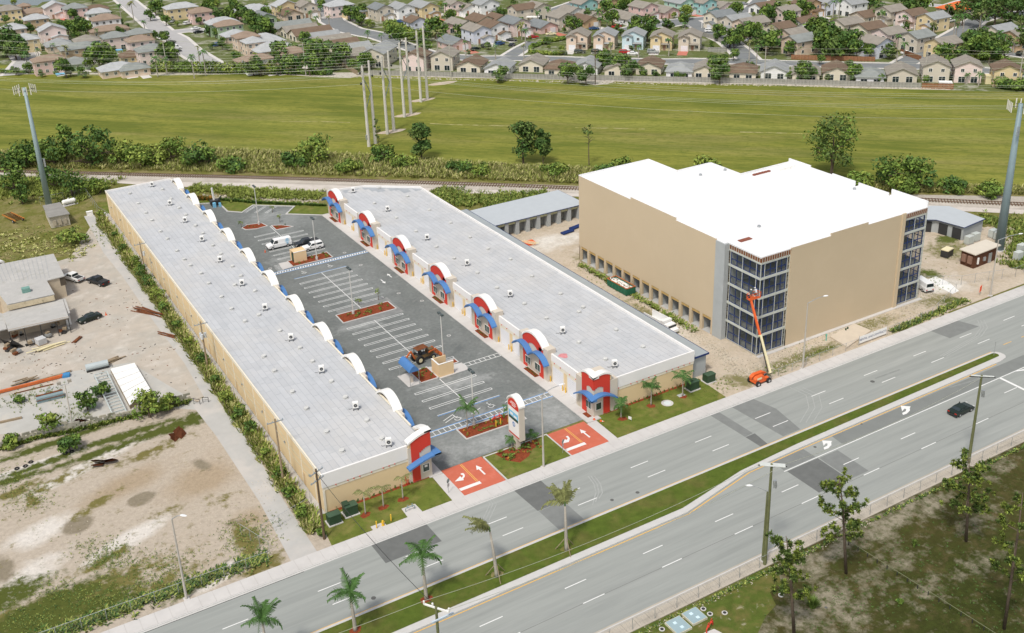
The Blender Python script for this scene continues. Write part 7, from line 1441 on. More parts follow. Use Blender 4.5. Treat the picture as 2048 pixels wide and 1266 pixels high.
# small palms of the lawns and beds
for (lb, px, py, h, L, nf, m_) in (('thin half-dead palm left on the left warehouse lawn',731,1028,3.4,1.7,3,'l_dry'),('small upright palm in the middle of the left lawn',767,1013,3.2,1.2,3,'l_dry'),('small palm by the red standpipe on the left lawn',806,997,3.4,1.5,3,'l_dry'),('leaning palm at the left end of the right lawn',1242,817+18,2.4,1.7,9,'l_palm'),('palm in the middle of the right lawn, in a mulch ring',1302,810,3.4,2.0,11,'l_palm'),('palm with spread fronds by the stepped transformer',1365,792,3.6,2.2,8,'l_palm'),('palm in the planted bed beside the striped walkway',935,858,3.8,2.3,9,'l_palm'),('palm by the pylon sign post',1022,805+45,3.0,2.0,8,'l_palm'),('small palm in the mulch before the pylon sign',1024,895,1.4,1.2,7,'l_palm'),('low palm behind the pylon lawn kerb',1062,885,1.4,1.3,6,'l_palm')):
    palm(lb, P(px,py), h, L, nf, (0,0), m_, trunk_r=.09, seed=px)
for i, (px, py) in enumerate(((731,1030),(767,1015),(806,999),(1245,838),(1302,812),(1366,793))): blob('mulch_ring', px, py, .75, .6, M['mulch'], .030+.0005*i, 0, i)
# shrubs of beds and hedges along walls
rng = random.Random(55)
shm = [tmesh(('sh',k), lambda k=k: crown(300+k, .38, .6, 70, .10, 5, 0).mesh('foliage', LM(*(('dark','bush'),('bush','lite'),('flower','bush'),('lite','bush'))[k]))) for k in range(4)]
def shrub(label, x, y, k, s=1.0, z=.05, group=None):
    o = link('shrub', shm[k], None, (x,y,z), rng.uniform(0,6)); o.scale = (s,s,s*rng.uniform(.8,1.2)); tag(o, label, 'shrub', group); return o
for k in range(17): shrub('clipped dark shrub in the row along the front wall of the left warehouse', 39.6+k*.82+(1.3 if k > 12 else 0)*0, 120.02, 0, .85, group='shrubs along the left front wall')
for k in range(21): shrub('clipped dark shrub in the row along the front wall of the right warehouse', 85.6+k*.86, 119.95, 0, .85, group='shrubs along the right front wall')
def fill(label, x0, x1, y0, y1, n, ks, s=.8, z=.10):
    for _ in range(n): shrub(label, rng.uniform(x0,x1), rng.uniform(y0,y1), rng.choice(ks), s*rng.uniform(.6,1.3), z, label.replace('small shrub','shrubs'))
fill('small shrub in the red mulch before the pylon sign', 65.6,71.6,117.0,119.4, 34, (0,1,1,2,3), 1.0); fill('small shrub in the bed with the red valve pipework', 63.9,73.6,126.0,128.2, 34, (0,1,1,2), .8); fill('small shrub in the long bed between stall blocks', 63.6,73.8,175.1,178.2, 26, (0,1,1), .8)
fill('small shrub in the bed behind the green-gated enclosure', 68.8,73.4,207.0,209.8, 20, (0,1,2,3), .8); fill('small shrub in front of the green-gated enclosure', 64.9,68.4,206.8,208.1, 12, (1,0), .6); fill('small shrub in the bed beside the blue shelter', 65.6,68.4,145.8,149.6, 16, (0,1), .8); fill('small shrub in the triangular island', 69.3,72.0,230.6,232.8, 10, (0,), .5); fill('small shrub in the farthest oval island', 63.4,66.6,234.6,236.6, 10, (0,), .5)
for (px, py, h) in ((757,600,2.2),(718,610,1.2),(545,425,1.6),(560,445,1.8),(483,456,1.6)): 
    p_ = P(px,py); t = make_tree('sapling', 'thin young sapling planted in the car park', 'sapling', p_, 190, .8, h*.6, h*.6, LM('bush','lite'), 60, .16, 'saplings in the car park')
grow('lawn_hedge', 'low dark hedge along the back lawn of the car park', [P(437,400),P(520,407),P(650,412)], .6, 500, .8, LM('dark','bush'), 20, .4, 8)
grow('flower_bed', 'dark and red planting at the far end of the left warehouse', [P(395,398),P(425,400)], 1.2, 260, 1.0, LM('dark','flower'), 21, .5, 8)
p_ = P(431,410); t = thing('site_lift', 'dark mobile machine with white mast standing at the far end of the car park', 'machinery', (*p_,0)); MB().box(-1.2,1.2,-.8,.8,.3,1.4).obj('chassis', M['dark'], t); MB().beam((-.2,0,1.4),(-.3,.2,4.6),.35).obj('mast', M['white'], t); MB().beam((.6,-.4,1.0),(1.5,-1.2,2.6),.25).obj('arm', M['dark'], t); MB().box(-1.0,-.3,-1.9,-1.2,0,1.2).box(.4,.9,-2.2,-1.6,0,1.0).obj('crate', M['sky'], t); wheels(t,(-.8,.8),.8,.35)

q = P(1700,672); t = thing('concrete_base', 'pale raised concrete base on the verge left of the banner', 'concrete base', (q[0],q[1],0)); MB().prism([(x-q[0],y-q[1]) for x, y in (P(1660,676),P(1708,650),P(1742,664),P(1694,697))],0,.35).obj('slab', mat('sandy_slab',(.56,.49,.40),.9,.06), t); MB().cyl(.6,1.6,.35,.7,.15,n=6).cyl(1.3,1.8,.35,.7,.15,n=6).obj('pipe_stub', M['dgreen'], t)
q = P(1652,681); t = thing('marker_pipe', 'turquoise pipe standing upright in the verge beside the tan wall', 'pipe', (q[0],q[1],0)); MB().cyl(0,0,0,1.3,.09,n=6).obj('pipe', mat('turquoise_pipe',(.10,.42,.34),.6), t); MB().tube([(-.25,0,1.1),(.25,0,1.1)],.07,6).obj('crosspiece', mat('turquoise_pipe',(.1,.4,.3)), t)
# ================================================================ THE HOUSING ESTATE
def road(name, px, wd, m, z=.02):
    L = [Vector(P(*q_)) for q_ in px]; A, B2 = [], []
    for i, p_ in enumerate(L):
        d = (L[min(i+1,len(L)-1)]-L[max(i-1,0)]).normalized(); q_ = Vector((-d.y,d.x)); A.append(tuple(p_+q_*wd/2)); B2.append(tuple(p_-q_*wd/2))
    mb = MB()
    for i in range(len(L)-1): mb.sheet([A[i],A[i+1],B2[i+1],B2[i]], z)
    o = mb.obj(name, m); struct(o); return o
roads = [([(215,-30),(262,10),(300,42),(325,64),(352,78),(375,100),(415,125),(440,140)],9,'hoodroad2'),([(345,64),(385,60),(420,62)],8,'hoodroad2'),([(640,-25),(655,20),(665,42),(700,60),(740,68),(790,76)],10.5,'hoodroad'),([(665,36),(640,30),(590,28)],8,'hoodroad2'),([(740,68),(800,88),(860,108),(920,116)],7,'hoodroad'),
 ([(880,112),(960,117),(1060,116),(1175,120),(1330,123),(1450,122),(1560,126),(1700,130),(1850,133),(1960,140),(2080,150)],7.5,'hoodroad'),([(1020,112),(1045,96),(1070,84)],6,'hoodroad'),([(1500,122),(1478,100),(1455,82),(1425,68),(1395,50),(1380,42)],7.5,'hoodroad'),([(1380,42),(1340,50),(1300,52)],6.5,'hoodroad'),([(1250,60),(1310,45),(1420,36),(1500,20),(1520,0)],7,'hoodroad'),
 ([(1800,132),(1900,75),(1935,55),(1950,42),(1990,30),(2060,25)],7.5,'hoodroad'),([(2010,105),(2060,112)],7,'hoodroad'),([(1830,8),(1900,12),(1960,-5)],7,'hoodroad2'),([(560,20),(640,25),(700,15)],7,'hoodroad2'),([(30,150),(55,120),(40,100)],9,'hoodroad2'),([(1020,18),(1100,22),(1180,-5)],6,'hoodroad'),([(800,28),(900,30),(1010,22)],5,'drive')]
ROADSEG = [(P(*a), P(*b), wd) for px, wd, m_ in roads for a, b in zip(px, px[1:])]
for k, (px, wd, m_) in enumerate(roads):
    road('street_edge', px, wd+3.0, M['drive'], .012+.0003*k); road('side_street', px, wd, M[m_], .022+.0004*k)
sheet('lake', [P(-60,2),P(0,9),P(75,11),P(85,4),P(140,-2),P(380,-30),P(380,-80),P(-60,-60)], .03, M['water'])
WC = dict(cream=(.70,.63,.51),yellow=(.68,.55,.33),pink=(.70,.50,.46),peach=(.68,.54,.43),tan=(.50,.37,.24),white=(.80,.79,.78),beige=(.60,.54,.45),blue=(.55,.68,.72),lavender=(.66,.68,.76),teal=(.32,.55,.54),seagreen=(.42,.60,.50),green=(.36,.46,.30),paleblue=(.38,.46,.50),orange=(.60,.42,.26),palepink=(.76,.62,.58))
RC = dict(grey=(.30,.31,.31),darkgrey=(.20,.215,.22),brown=(.175,.125,.09),tan=(.275,.25,.215),palegrey=(.40,.41,.415),terracotta=(.285,.215,.165),orangetile=(.60,.15,.05),greengrey=(.245,.26,.25))
RN = dict(grey='grey',darkgrey='dark grey',brown='brown',tan='tan-grey',palegrey='pale grey',terracotta='reddish brown',orangetile='orange tiled',greengrey='green-grey')
WN = dict(palepink='pale pink',paleblue='slate blue',seagreen='sea green',blue='pale blue')
wmat = {k: mat('house_wall_'+k, v, .85, .03, .3) for k, v in WC.items()}; rmat = {k: mat('house_roof_'+k, v, .9, .13, .5, layers=(((v[0]*.7,v[1]*.7,v[2]*.7),.35,.55,.75,.6),)) for k, v in RC.items()}
hw = MB().box(-.62,.62,-.07,0,0,1.3,0).box(-.50,-.04,-.085,-.068,.1,1.2,1).box(.04,.50,-.085,-.068,.1,1.2,1).mesh('window', [M['white'], M['glass']])
hs = MB().box(-1.1,1.1,-.07,0,0,2.1,0).box(-1.0,-.04,-.085,-.068,.08,2.0,1).box(.04,1.0,-.085,-.068,.08,2.0,1).mesh('sliding_door', [M['white'], M['glass']])
hg = MB().box(-1.35,1.35,-.06,0,0,2.15).mesh('garage_door', [M['rolldoor']]); hd = MB().box(-.5,.5,-.06,0,0,2.1).mesh('door', [mat('house_door',(.35,.20,.14))])
HOUSES = []
DIR = dict(S=0,W=-90,F=-45,E=90,N=180)
def roof_gable(w_, d, z, rise, oh=.5, th=.22):      # ridge along y
    mb = MB(); s_ = rise/(w_/2)
    for sg in (-1,1):
        x1 = sg*(w_/2+oh); z1 = z-oh*s_; v = [(0,-d/2-oh,z+rise),(x1,-d/2-oh,z1),(x1,d/2+oh,z1),(0,d/2+oh,z+rise)]
        mb.add([(a,b,c+th) for a,b,c in v]+v, [(0,1,2,3),(7,6,5,4),(0,4,5,1),(1,5,6,2),(2,6,7,3),(3,7,4,0)])
    return mb
def roof_hip(w_, d, z, rise, oh=.55, th=.16):
    W, Dp = w_/2+oh, d/2+oh; z -= .1
    if w_ >= d: rx, ry = max(.2,W-Dp), 0.02
    else: rx, ry = .02, max(.2,Dp-W)
    b_ = [(-W,-Dp,z),(W,-Dp,z),(W,Dp,z),(-W,Dp,z)]; u = [(x,y,z+th) for x,y,_ in b_]; r_ = [(-rx,-ry,z+rise+th),(rx,-ry,z+rise+th),(rx,ry,z+rise+th),(-rx,ry,z+rise+th)]
    return MB().add(b_+u+r_, [(3,2,1,0),(0,1,5,4),(1,2,6,5),(2,3,7,6),(3,0,4,7),(4,5,9,8),(5,6,10,9),(6,7,11,10),(7,4,8,11),(8,9,10,11)])
def house(x, y, st, kind, w_, d, dr, wall, roofc, row, style='back'):
    """x, y: photo point of the middle of the ridge"""
    if kind == 'h' and style == 'side': w_ *= .88
    h = 2.75 if st == 1 else 5.5; rise = (w_ if kind == 'g' else min(w_,d))*(.215 if kind == 'g' else .25); c_ = P(x,y,h+rise); rz = R(DIR[dr])
    t = thing('house', '%s %s-storey house with %s roof, %s' % (WN.get(wall,wall), ('one','two')[st-1], RN[roofc], row), 'house', (*c_,0), rz)
    mb = MB().box(-w_/2,w_/2,-d/2,d/2,0,h)
    if kind == 'g': mb.add([(-w_/2,-d/2,h),(w_/2,-d/2,h),(0,-d/2,h+rise),(-w_/2,d/2,h),(w_/2,d/2,h),(0,d/2,h+rise)], [(0,1,2),(5,4,3)])
    mb.obj('wall', wmat[wall], t); (roof_gable if kind == 'g' else roof_hip)(w_,d,h,rise).obj('roof', rmat[roofc], t)
    def put(me, nm, px, py, pz, a): o = link(nm, me, t, (px,py,pz)); o.rotation_euler = (0,0,a)
    fl = [(.95,)] if st == 1 else [(.95,),(3.6,)]
    for (z,) in fl:
        low = z < 1
        if style == 'back':
            if low: put(hs,'sliding_door',-w_*.22,-d/2,.1,0); put(hs if w_ > 8 else hw,'window',w_*.24,-d/2,.1 if w_ > 8 else z,0)
            else: put(hw,'window',-w_*.22,-d/2,z,0); put(hw,'window',w_*.24,-d/2,z,0)
        elif style == 'street':
            if low: put(hg,'garage_door',w_*.2,-d/2-2.02 if st == 2 else -d/2,.05,0); put(hd,'door',-w_*.2,-d/2,.05,0)
            else: put(hw,'window',-w_*.25,-d/2,z,0); put(hw,'window',w_*.22,-d/2,z,0)
        elif style == 'tall':
            if low: put(hg,'garage_door',-w_*.22,-d/2-1.22,.05,0); put(hd,'door',w_*.15,-d/2,.05,0); put(hw,'window',w_*.35,-d/2,z,0)
            else: put(hw,'window',-w_*.22,-d/2-1.22,z,0); put(hw,'window',w_*.25,-d/2,z,0)
        else:
            n = 4 if w_ > 11 else 3
            for k in range(n): put(hw,'window',-w_/2+w_*(k+.5)/n,-d/2,z,0)
        for sg, a in ((-1,-math.pi/2),(1,math.pi/2)):
            for k in (-1,1): put(hw,'window',sg*w_/2,k*d*.24,z,a)
    if style == 'street' and st == 2:
        ww = w_*.62; MB().box(w_*.2-ww/2,w_*.2+ww/2,-d/2-2,-d/2,0,2.6).add([(w_*.2-ww/2,-d/2-2,2.6),(w_*.2+ww/2,-d/2-2,2.6),(w_*.2,-d/2-2,3.5)],[(0,1,2)]).obj('garage_wing', wmat[wall], t)
        o = roof_gable(ww,2.4,2.6,.9,.35).obj('wing_roof', rmat[roofc], t, (w_*.2,-d/2-.9,0)); MB().box(-w_*.42,-w_*.38,-d/2-1.6,-d/2-1.45,0,2.4).obj('porch_post', M['white'], t)
    if style == 'tall':
        ww = w_*.48; MB().box(-w_*.5,-w_*.5+ww,-d/2-1.2,-d/2,0,h-.001).add([(-w_*.5,-d/2-1.2,h),(-w_*.5+ww,-d/2-1.2,h),(-w_*.5+ww/2,-d/2-1.2,h+.8)],[(0,1,2)]).obj('front_bay', wmat[wall], t)
        o = roof_gable(ww,2.6,h,.8,.3).obj('bay_roof', rmat[roofc], t, (-w_*.5+ww/2,-d/2-.3,0)); MB().profx([(-d/2-1.3,2.5),(-d/2,2.9),(-d/2,3.0),(-d/2-1.3,2.6)],0,w_*.42).obj('porch_roof', rmat[roofc], t)
    if style in ('street','tall'):
        f0 = lambda x_, y_: (c_[0]+x_*math.cos(rz)-y_*math.sin(rz), c_[1]+x_*math.sin(rz)+y_*math.cos(rz)); gx = w_*.2 if style == 'street' else -w_*.25
        sheet('driveway', [f0(gx-1.9,-d/2-1.3),f0(gx+1.9,-d/2-1.3),f0(gx+1.9,-d/2-8.5),f0(gx-1.9,-d/2-8.5)], .010+.0002*(len(HOUSES)%9), M['drive'] if len(HOUSES)%5 else mat('red_driveway',(.50,.17,.12),.8,.08))
    if style == 'side':
        f0 = lambda x_, y_: (c_[0]+x_, c_[1]+y_); sheet('driveway', [f0(w_*.1,-d/2),f0(w_*.42,-d/2),f0(w_*.42,-d/2-5.5),f0(w_*.1,-d/2-5.5)], .010+.0002*(len(HOUSES)%9), M['drive'])
    HOUSES.append((c_[0],c_[1],max(w_,d)/2+1.2)); return t
def c(k, x, y):
    s_, ox = ((7.877,0),(7.877,250),(7.877,500),(7.877,750),(7.877,1000),(7.877,1250),(6.827,1500),(6.827,1748))[k-1]; return ox+x/s_, y/s_
r1 = 'backing onto the field fence'; r2 = 'in the row facing the street behind the fence'; r3 = 'in the left part of the estate'; r4 = 'among the middle blocks of the estate'; r5 = 'in the right part of the estate'; r6 = 'in the side-by-side row near the grey curving street'; r0 = 'at the top edge of the estate'
H_ = [
 # front row
 (5,535,890,1,'g',9,11,'F','cream','tan',r1),(5,940,935,1,'h',9,11,'F','cream','brown',r1),(5,1385,925,1,'g',9,11,'F','white','grey',r1),(5,1880,960,1,'g',9,11,'F','cream','tan',r1),(6,400,925,1,'g',9,11,'F','cream','brown',r1),(6,880,975,1,'h',9,11,'F','white','grey',r1),(6,1275,985,1,'g',9,11,'F','cream','tan',r1),(6,1870,990,1,'h',9,11,'F','cream','brown',r1),
 (7,340,855,1,'g',9,11,'F','white','grey',r1),(7,770,890,1,'g',9,11,'F','cream','tan',r1),(7,1185,870,1,'g',9,11,'F','cream','brown',r1),(7,1640,915,1,'h',9,11,'F','white','greengrey',r1),(8,380,890,1,'g',9.5,11,'F','beige','tan',r1),(8,845,790,2,'g',8.5,10,'F','beige','tan',r1),(8,1280,795,2,'g',8.5,10,'F','palepink','tan',r1),(8,1820,850,2,'g',8.5,9,'F','yellow','brown',r1),
 (4,1530,910,1,'g',9,11,'F','cream','brown',r1),(4,1965,950,1,'g',9,11,'F','white','grey',r1),(4,1100,770,2,'g',8.5,9.5,'F','beige','tan',r1),(4,650,790,2,'g',8.5,9.5,'F','palepink','brown',r1),(4,60,700,2,'g',9,15,'F','beige','grey',r1),
 # street row of tall houses
 (5,1245,465,2,'g',8.3,9,'F','peach','tan',r2,'tall'),(5,1670,460,2,'g',8.3,9,'F','peach','grey',r2,'tall'),(6,150,460,2,'g',8.3,9,'F','blue','grey',r2,'tall'),(6,595,470,2,'g',8.3,9,'F','yellow','tan',r2,'tall'),(6,1035,475,2,'g',8.3,9,'F','beige','tan',r2,'tall'),
 # left part
 (1,110,75,2,'h',13,9,'S','yellow','tan',r3,'side'),(1,370,45,2,'h',6,6,'S','orange','terracotta',r3,'side'),(1,500,125,1,'h',14,8,'S','peach','terracotta',r3,'side'),(1,545,215,2,'h',12,8.5,'S','tan','palegrey',r3,'side'),(1,850,25,2,'g',11,9,'S','palepink','palegrey',r3,'street'),(1,1160,45,2,'h',12,9,'S','pink','greengrey',r3,'side'),(1,1500,70,1,'h',13,8,'S','peach','brown',r3,'side'),(1,1520,125,1,'h',13,8,'S','white','palegrey',r3,'side'),(1,1640,215,2,'h',14,9,'S','white','terracotta',r3,'side'),
 (1,180,365,2,'h',12,9,'S','peach','palegrey',r3,'side'),(1,790,375,2,'g',11,9,'S','palepink','palegrey',r3,'street'),(1,370,525,2,'h',12,9,'S','yellow','palegrey',r3,'side'),(1,900,600,1,'h',12,10,'S','peach','grey',r3,'side'),(1,1700,390,1,'h',19,8,'S','peach','terracotta',r3,'side'),(1,1345,545,2,'h',11,9,'S','paleblue','tan',r3,'side'),(1,1785,490,2,'h',10,8.5,'S','palepink','greengrey',r3,'back'),
 (1,1230,665,2,'h',17,8,'S','tan','greengrey',r3,'side'),(1,740,860,2,'h',13,7,'S','pink','terracotta',r3,'side'),(1,1170,890,1,'h',11,9,'S','green','greengrey',r3,'side'),(1,1830,975,1,'h',15,9,'S','peach','palegrey',r3,'side'),(1,20,500,1,'h',10,8,'S','yellow','brown',r3,'side'),
 (2,200,440,2,'h',11,8,'S','yellow','greengrey',r3,'side'),(2,215,550,2,'h',12,8,'S','palepink','terracotta',r3,'side'),(2,400,685,2,'h',13,9,'S','palepink','greengrey',r3,'side'),(2,70,790,1,'h',9,8,'S','yellow','brown',r3,'side'),(2,120,985,1,'h',12,8,'S','peach','greengrey',r3,'side'),
 (2,860,35,2,'h',17,9,'S','yellow','palegrey',r3,'side'),(2,1180,110,2,'h',12,8,'S','pink','terracotta',r3,'side'),(2,1510,265,2,'h',15,9,'S','green','palegrey',r3,'side'),(2,1610,310,2,'h',13,8,'S','green','terracotta',r3,'side'),(2,1720,460,1,'h',12,9,'S','peach','palegrey',r3,'side'),(2,1890,490,2,'h',11,8,'S','peach','terracotta',r3,'side'),(2,1830,110,1,'h',14,9,'S','pink','palegrey',r3,'side'),(2,2000,60,1,'h',12,8,'S','white','palegrey',r3,'side'),(2,2010,570,2,'h',9,8,'S','peach','palegrey',r3,'side'),(2,1960,860,1,'h',12,8,'S','peach','terracotta',r3,'side'),
 (3,110,60,1,'h',13,9,'S','white','palegrey',r3,'side'),(3,340,70,1,'h',10,8,'S','palepink','palegrey',r3,'side'),(3,200,190,1,'g',9,12,'S','green','darkgrey',r4,'back'),(3,620,140,1,'g',9,11,'S','peach','brown',r4,'back'),(3,540,-5,2,'g',11,9,'S','yellow','palegrey',r0,'side'),(3,870,15,2,'g',8.5,10,'S','beige','tan',r0,'street'),(3,1390,-5,2,'h',14,9,'S','palepink','palegrey',r0,'side'),(3,1620,90,1,'h',12,10,'S','yellow','darkgrey',r4,'side'),
 (3,640,325,1,'g',9.5,17,'W','cream','greengrey',r6,'back'),(3,770,390,1,'g',9,15,'W','cream','tan',r6,'back'),(3,950,430,1,'g',9.5,17,'W','cream','brown',r6,'back'),(3,1110,500,1,'g',9,15,'W','cream','grey',r6,'back'),(3,1270,555,1,'g',9.5,16,'W','cream','tan',r6,'back'),(3,1400,620,1,'g',9,15,'W','cream','brown',r6,'back'),(3,1570,685,1,'g',9.5,16,'W','cream','grey',r6,'back'),(3,1560,770,1,'g',9,12,'W','cream','tan',r6,'back'),
 (3,200,520,1,'h',17,12,'S','peach','palegrey',r3,'side'),(3,360,650,1,'h',19,11,'S','peach','palegrey',r3,'side'),(3,650,730,2,'h',12,8,'S','yellow','terracotta',r3,'side'),(3,110,850,2,'h',12,6.5,'S','white','terracotta',r3,'side'),(3,300,975,1,'h',9,5,'S','cream','terracotta',r3,'side'),
 # middle
 (4,80,55,2,'g',8.5,11,'S','beige','darkgrey',r4,'street'),(4,410,45,2,'g',8.5,12,'S','white','grey',r4,'street'),(4,760,15,2,'g',9,14,'S','yellow','grey',r4,'street'),(4,640,255,2,'g',8.5,8,'S','lavender','brown',r4,'back'),(4,1420,50,1,'g',9.5,12,'S','white','tan',r4,'street'),(4,1230,0,2,'g',6,8,'S','palepink','tan',r0,'street'),(4,1740,-30,2,'g',10,9,'S','white','grey',r0,'street'),(4,1330,300,1,'g',9.5,14,'S','cream','tan',r4,'back'),(4,1590,380,2,'g',8.5,11,'S','lavender','tan',r4,'street'),(4,1660,225,1,'g',9.5,12,'S','cream','brown',r4,'back'),(4,1860,320,2,'g',8.5,11,'S','white','brown',r4,'street'),(4,1060,340,1,'g',9,10,'S','pink','tan',r4,'back'),(4,1240,575,1,'g',9,13,'S','pink','darkgrey',r4,'street'),(4,1930,215,1,'g',9,10,'S','beige','brown',r4,'back'),
 (5,350,60,2,'g',8.5,11,'W','beige','brown',r4,'back'),(5,590,30,2,'g',8.5,10,'S','beige','tan',r4,'back'),(5,230,265,2,'g',8.5,12,'S','palepink','darkgrey',r4,'street'),(5,660,320,1,'g',9,12,'S','pink','darkgrey',r4,'street'),(5,960,180,2,'g',8.5,10,'S','beige','tan',r4,'street'),(5,1340,235,1,'g',9,12,'S','orange','brown',r4,'street'),(5,1120,95,1,'g',9,11,'S','white','tan',r4,'back'),(5,1330,-40,2,'g',10,9,'S','teal','tan',r0,'back'),(5,1700,-40,2,'g',9,9,'S','orange','tan',r0,'back'),(5,1420,170,1,'g',8,10,'S','cream','tan',r4,'back'),(5,1890,160,1,'g',9,12,'S','cream','tan',r4,'street'),
 (6,290,25,2,'g',8.5,11,'S','pink','tan',r4,'street'),(6,620,90,1,'g',9,12,'S','pink','tan',r4,'street'),(6,870,-50,2,'g',9,12,'S','seagreen','grey',r0,'street'),(6,1230,-40,2,'g',8,10,'S','teal','tan',r0,'street'),(6,1480,15,1,'g',9.5,12,'S','palepink','tan',r4,'street'),(6,1500,160,2,'g',8.5,11,'W','cream','darkgrey',r5,'street'),(6,1760,225,2,'g',8.5,11,'W','beige','grey',r5,'street'),(6,1960,275,2,'g',8.5,11,'W','peach','tan',r5,'street'),(6,70,200,1,'g',9,10,'S','white','tan',r4,'street'),
 # right part
 (7,200,25,1,'g',9,11,'W','white','brown',r5,'back'),(7,490,80,2,'g',8.5,10,'W','palepink','tan',r5,'back'),(7,780,-20,2,'g',9,10,'S','orange','brown',r0,'street'),(7,1020,-40,2,'g',9,10,'S','lavender','grey',r0,'back'),(7,1400,-30,2,'g',9,10,'W','white','grey',r0,'back'),(7,60,230,2,'g',8.5,10,'W','cream','tan',r5,'street'),(7,420,300,2,'g',8,9,'W','cream','brown',r5,'street'),(7,590,385,2,'g',8,9,'W','peach','tan',r5,'back'),(7,690,465,2,'g',8.5,11,'W','peach','greengrey',r5,'back'),(7,750,225,1,'g',9,11,'W','white','brown',r5,'back'),(7,900,285,1,'g',9,12,'W','white','tan',r5,'back'),
 (7,1320,240,2,'g',8.5,11,'W','cream','tan',r5,'back'),(7,1630,300,2,'g',8.5,11,'W','cream','brown',r5,'back'),(7,1590,140,1,'g',9,11,'W','beige','brown',r5,'street'),(7,1700,490,2,'g',8.5,11,'S','lavender','tan',r5,'back'),(7,1900,370,2,'g',8.5,10,'W','palepink','tan',r5,'back'),
 (8,240,70,2,'g',8.5,10,'W','beige','tan',r5,'street'),(8,530,120,2,'g',8.5,10,'W','palepink','brown',r5,'street'),(8,820,165,2,'g',8.5,10,'W','yellow','grey',r5,'street'),(8,600,415,2,'g',8.5,10,'W','beige','greengrey',r5,'back'),(8,960,505,2,'g',8.5,10.5,'W','yellow','tan',r5,'back'),(8,1150,15,1,'h',16,11,'S','cream','orangetile',r0,'side'),(8,1740,330,2,'g',8.5,11,'W','cream','grey',r5,'street'),(8,1990,395,2,'g',8.5,11,'W','orange','tan',r5,'street'),
]
for h_ in H_:
    x, y = c(h_[0],h_[1],h_[2]); house(x, y, *h_[3:])
# driveway aprons in front of rows, fences, sheds
def board_fence(label, px, m, h=1.9, pl=2.4, z0=0):
    t = thing('board_fence', label, 'fence', (*P(*px[0]),0)); o0 = Vector(P(*px[0])); me = tmesh(('bf',m), lambda: (lambda mb: mb.mesh('fence_panel', [M[m]]))(mk_panel()))
    for a, b in zip(px, px[1:]):
        a, b = Vector(P(*a)), Vector(P(*b)); n = max(1,int((b-a).length/pl)); an_ = math.atan2(b.y-a.y,b.x-a.x)
        for k in range(n): p_ = a.lerp(b,k/n)-o0; o = link('fence_panel', me, t, (p_.x,p_.y,0)); o.rotation_euler = (0,0,an_); o.scale = ((b-a).length/n/2.4,1,h/1.9)
    return t
def mk_panel():
    mb = MB(); rg = random.Random(2)
    for k in range(8): mb.box(k*.3,k*.3+.275,-.03+.012*(k%2),.01+.012*(k%2),0,1.85+rg.uniform(-.04,.04))
    mb.box(0,2.4,.025,.07,.4,.5).box(0,2.4,.025,.07,1.4,1.5); return mb
board_fence('long grey board fence along the far edge of the field', [(738,150),(880,153),(1024,157),(1140,159.5),(1230,161),(1536,167.5),(1842,176.5)], 'woodgrey'); board_fence('short brown board fence at right end of the grey field fence', [(1843,177),(1907,178.5)], 'woodbrown')
board_fence('weathered board fence beside the street behind the white fronted houses', [(1582,119),(1650,121),(1750,123.5)], 'woodbrown'); board_fence('reddish brown board fence next to the yellow two-storey house', [(1800,107),(1842,122)], 'woodbrown'); board_fence('dark board fence enclosing the corner garden by the street bend', [(1403,72),(1430,80),(1452,92),(1452,104),(1415,104)], 'woodgrey')
board_fence('grey board fence following the curving street', [(668,26),(690,36),(722,49)], 'woodgrey'); board_fence('angled board fence at the field corner by the hedge', [(672,126),(700,142),(716,151)], 'wood'); board_fence('board fence in front of the yellow house by the palms', [(1880,58),(1920,52)], 'wood')
def hedge(label, px, h, wd, n, mats='bush', sd=1):
    L = [Vector(P(*q_)) for q_ in px]; o0 = L[0]; rg = random.Random(sd); mb = MB(); T = sum((b-a).length for a,b in zip(L,L[1:]))
    for a, b in zip(L, L[1:]):
        k = max(2,int((b-a).length/1.6))
        for i in range(k): p_ = a.lerp(b,i/k)-o0; hh = h*rg.uniform(.8,1.15); leaves(mb, rg, (p_.x,p_.y,hh*.5), (wd*.6,wd*.6,hh*.5), int(n*2.6), .45, rg.randrange(2), .5, .6)
    t = thing('hedge', label, 'hedge', (*o0,0)); mb.obj('foliage', LM(*( ('bush','lite') if mats == 'bush' else ('dark','bush'))), t); return t
hedge('tall clipped hedge ending the street at the left of the field', [(312,144),(350,145),(420,146.5),(500,148),(556,149)], 5.0, 3.2, 60, 'bush', 1); hedge('low dark hedge along the field behind the palm gardens', [(560,148),(600,149),(668,151)], 2.6, 2.4, 45, 'dark', 2); hedge('big rounded hedge on the corner of the curving street', [(778,60),(800,72),(822,80),(850,86)], 5.5, 5.0, 90, 'bush', 3)
hedge('bright clipped hedge enclosing the corner garden by the street', [(1132,79),(1090,87),(1062,97),(1062,106),(1100,110),(1130,108)], 1.8, 1.8, 40, 'bush', 4); hedge('dark square hedge by the field at the right edge', [(2000,176),(2030,180),(2070,182)], 4.2, 5.0, 100, 'dark', 5); hedge('green hedge right of the street bend in front of the tan-roofed houses', [(1905,112),(1960,120),(2015,128)], 3.0, 3.5, 60, 'bush', 6); hedge('low hedge along the left field edge behind the pink house', [(-10,146),(60,147),(120,147.5)], 1.6, 2.0, 26, 'dark', 7)
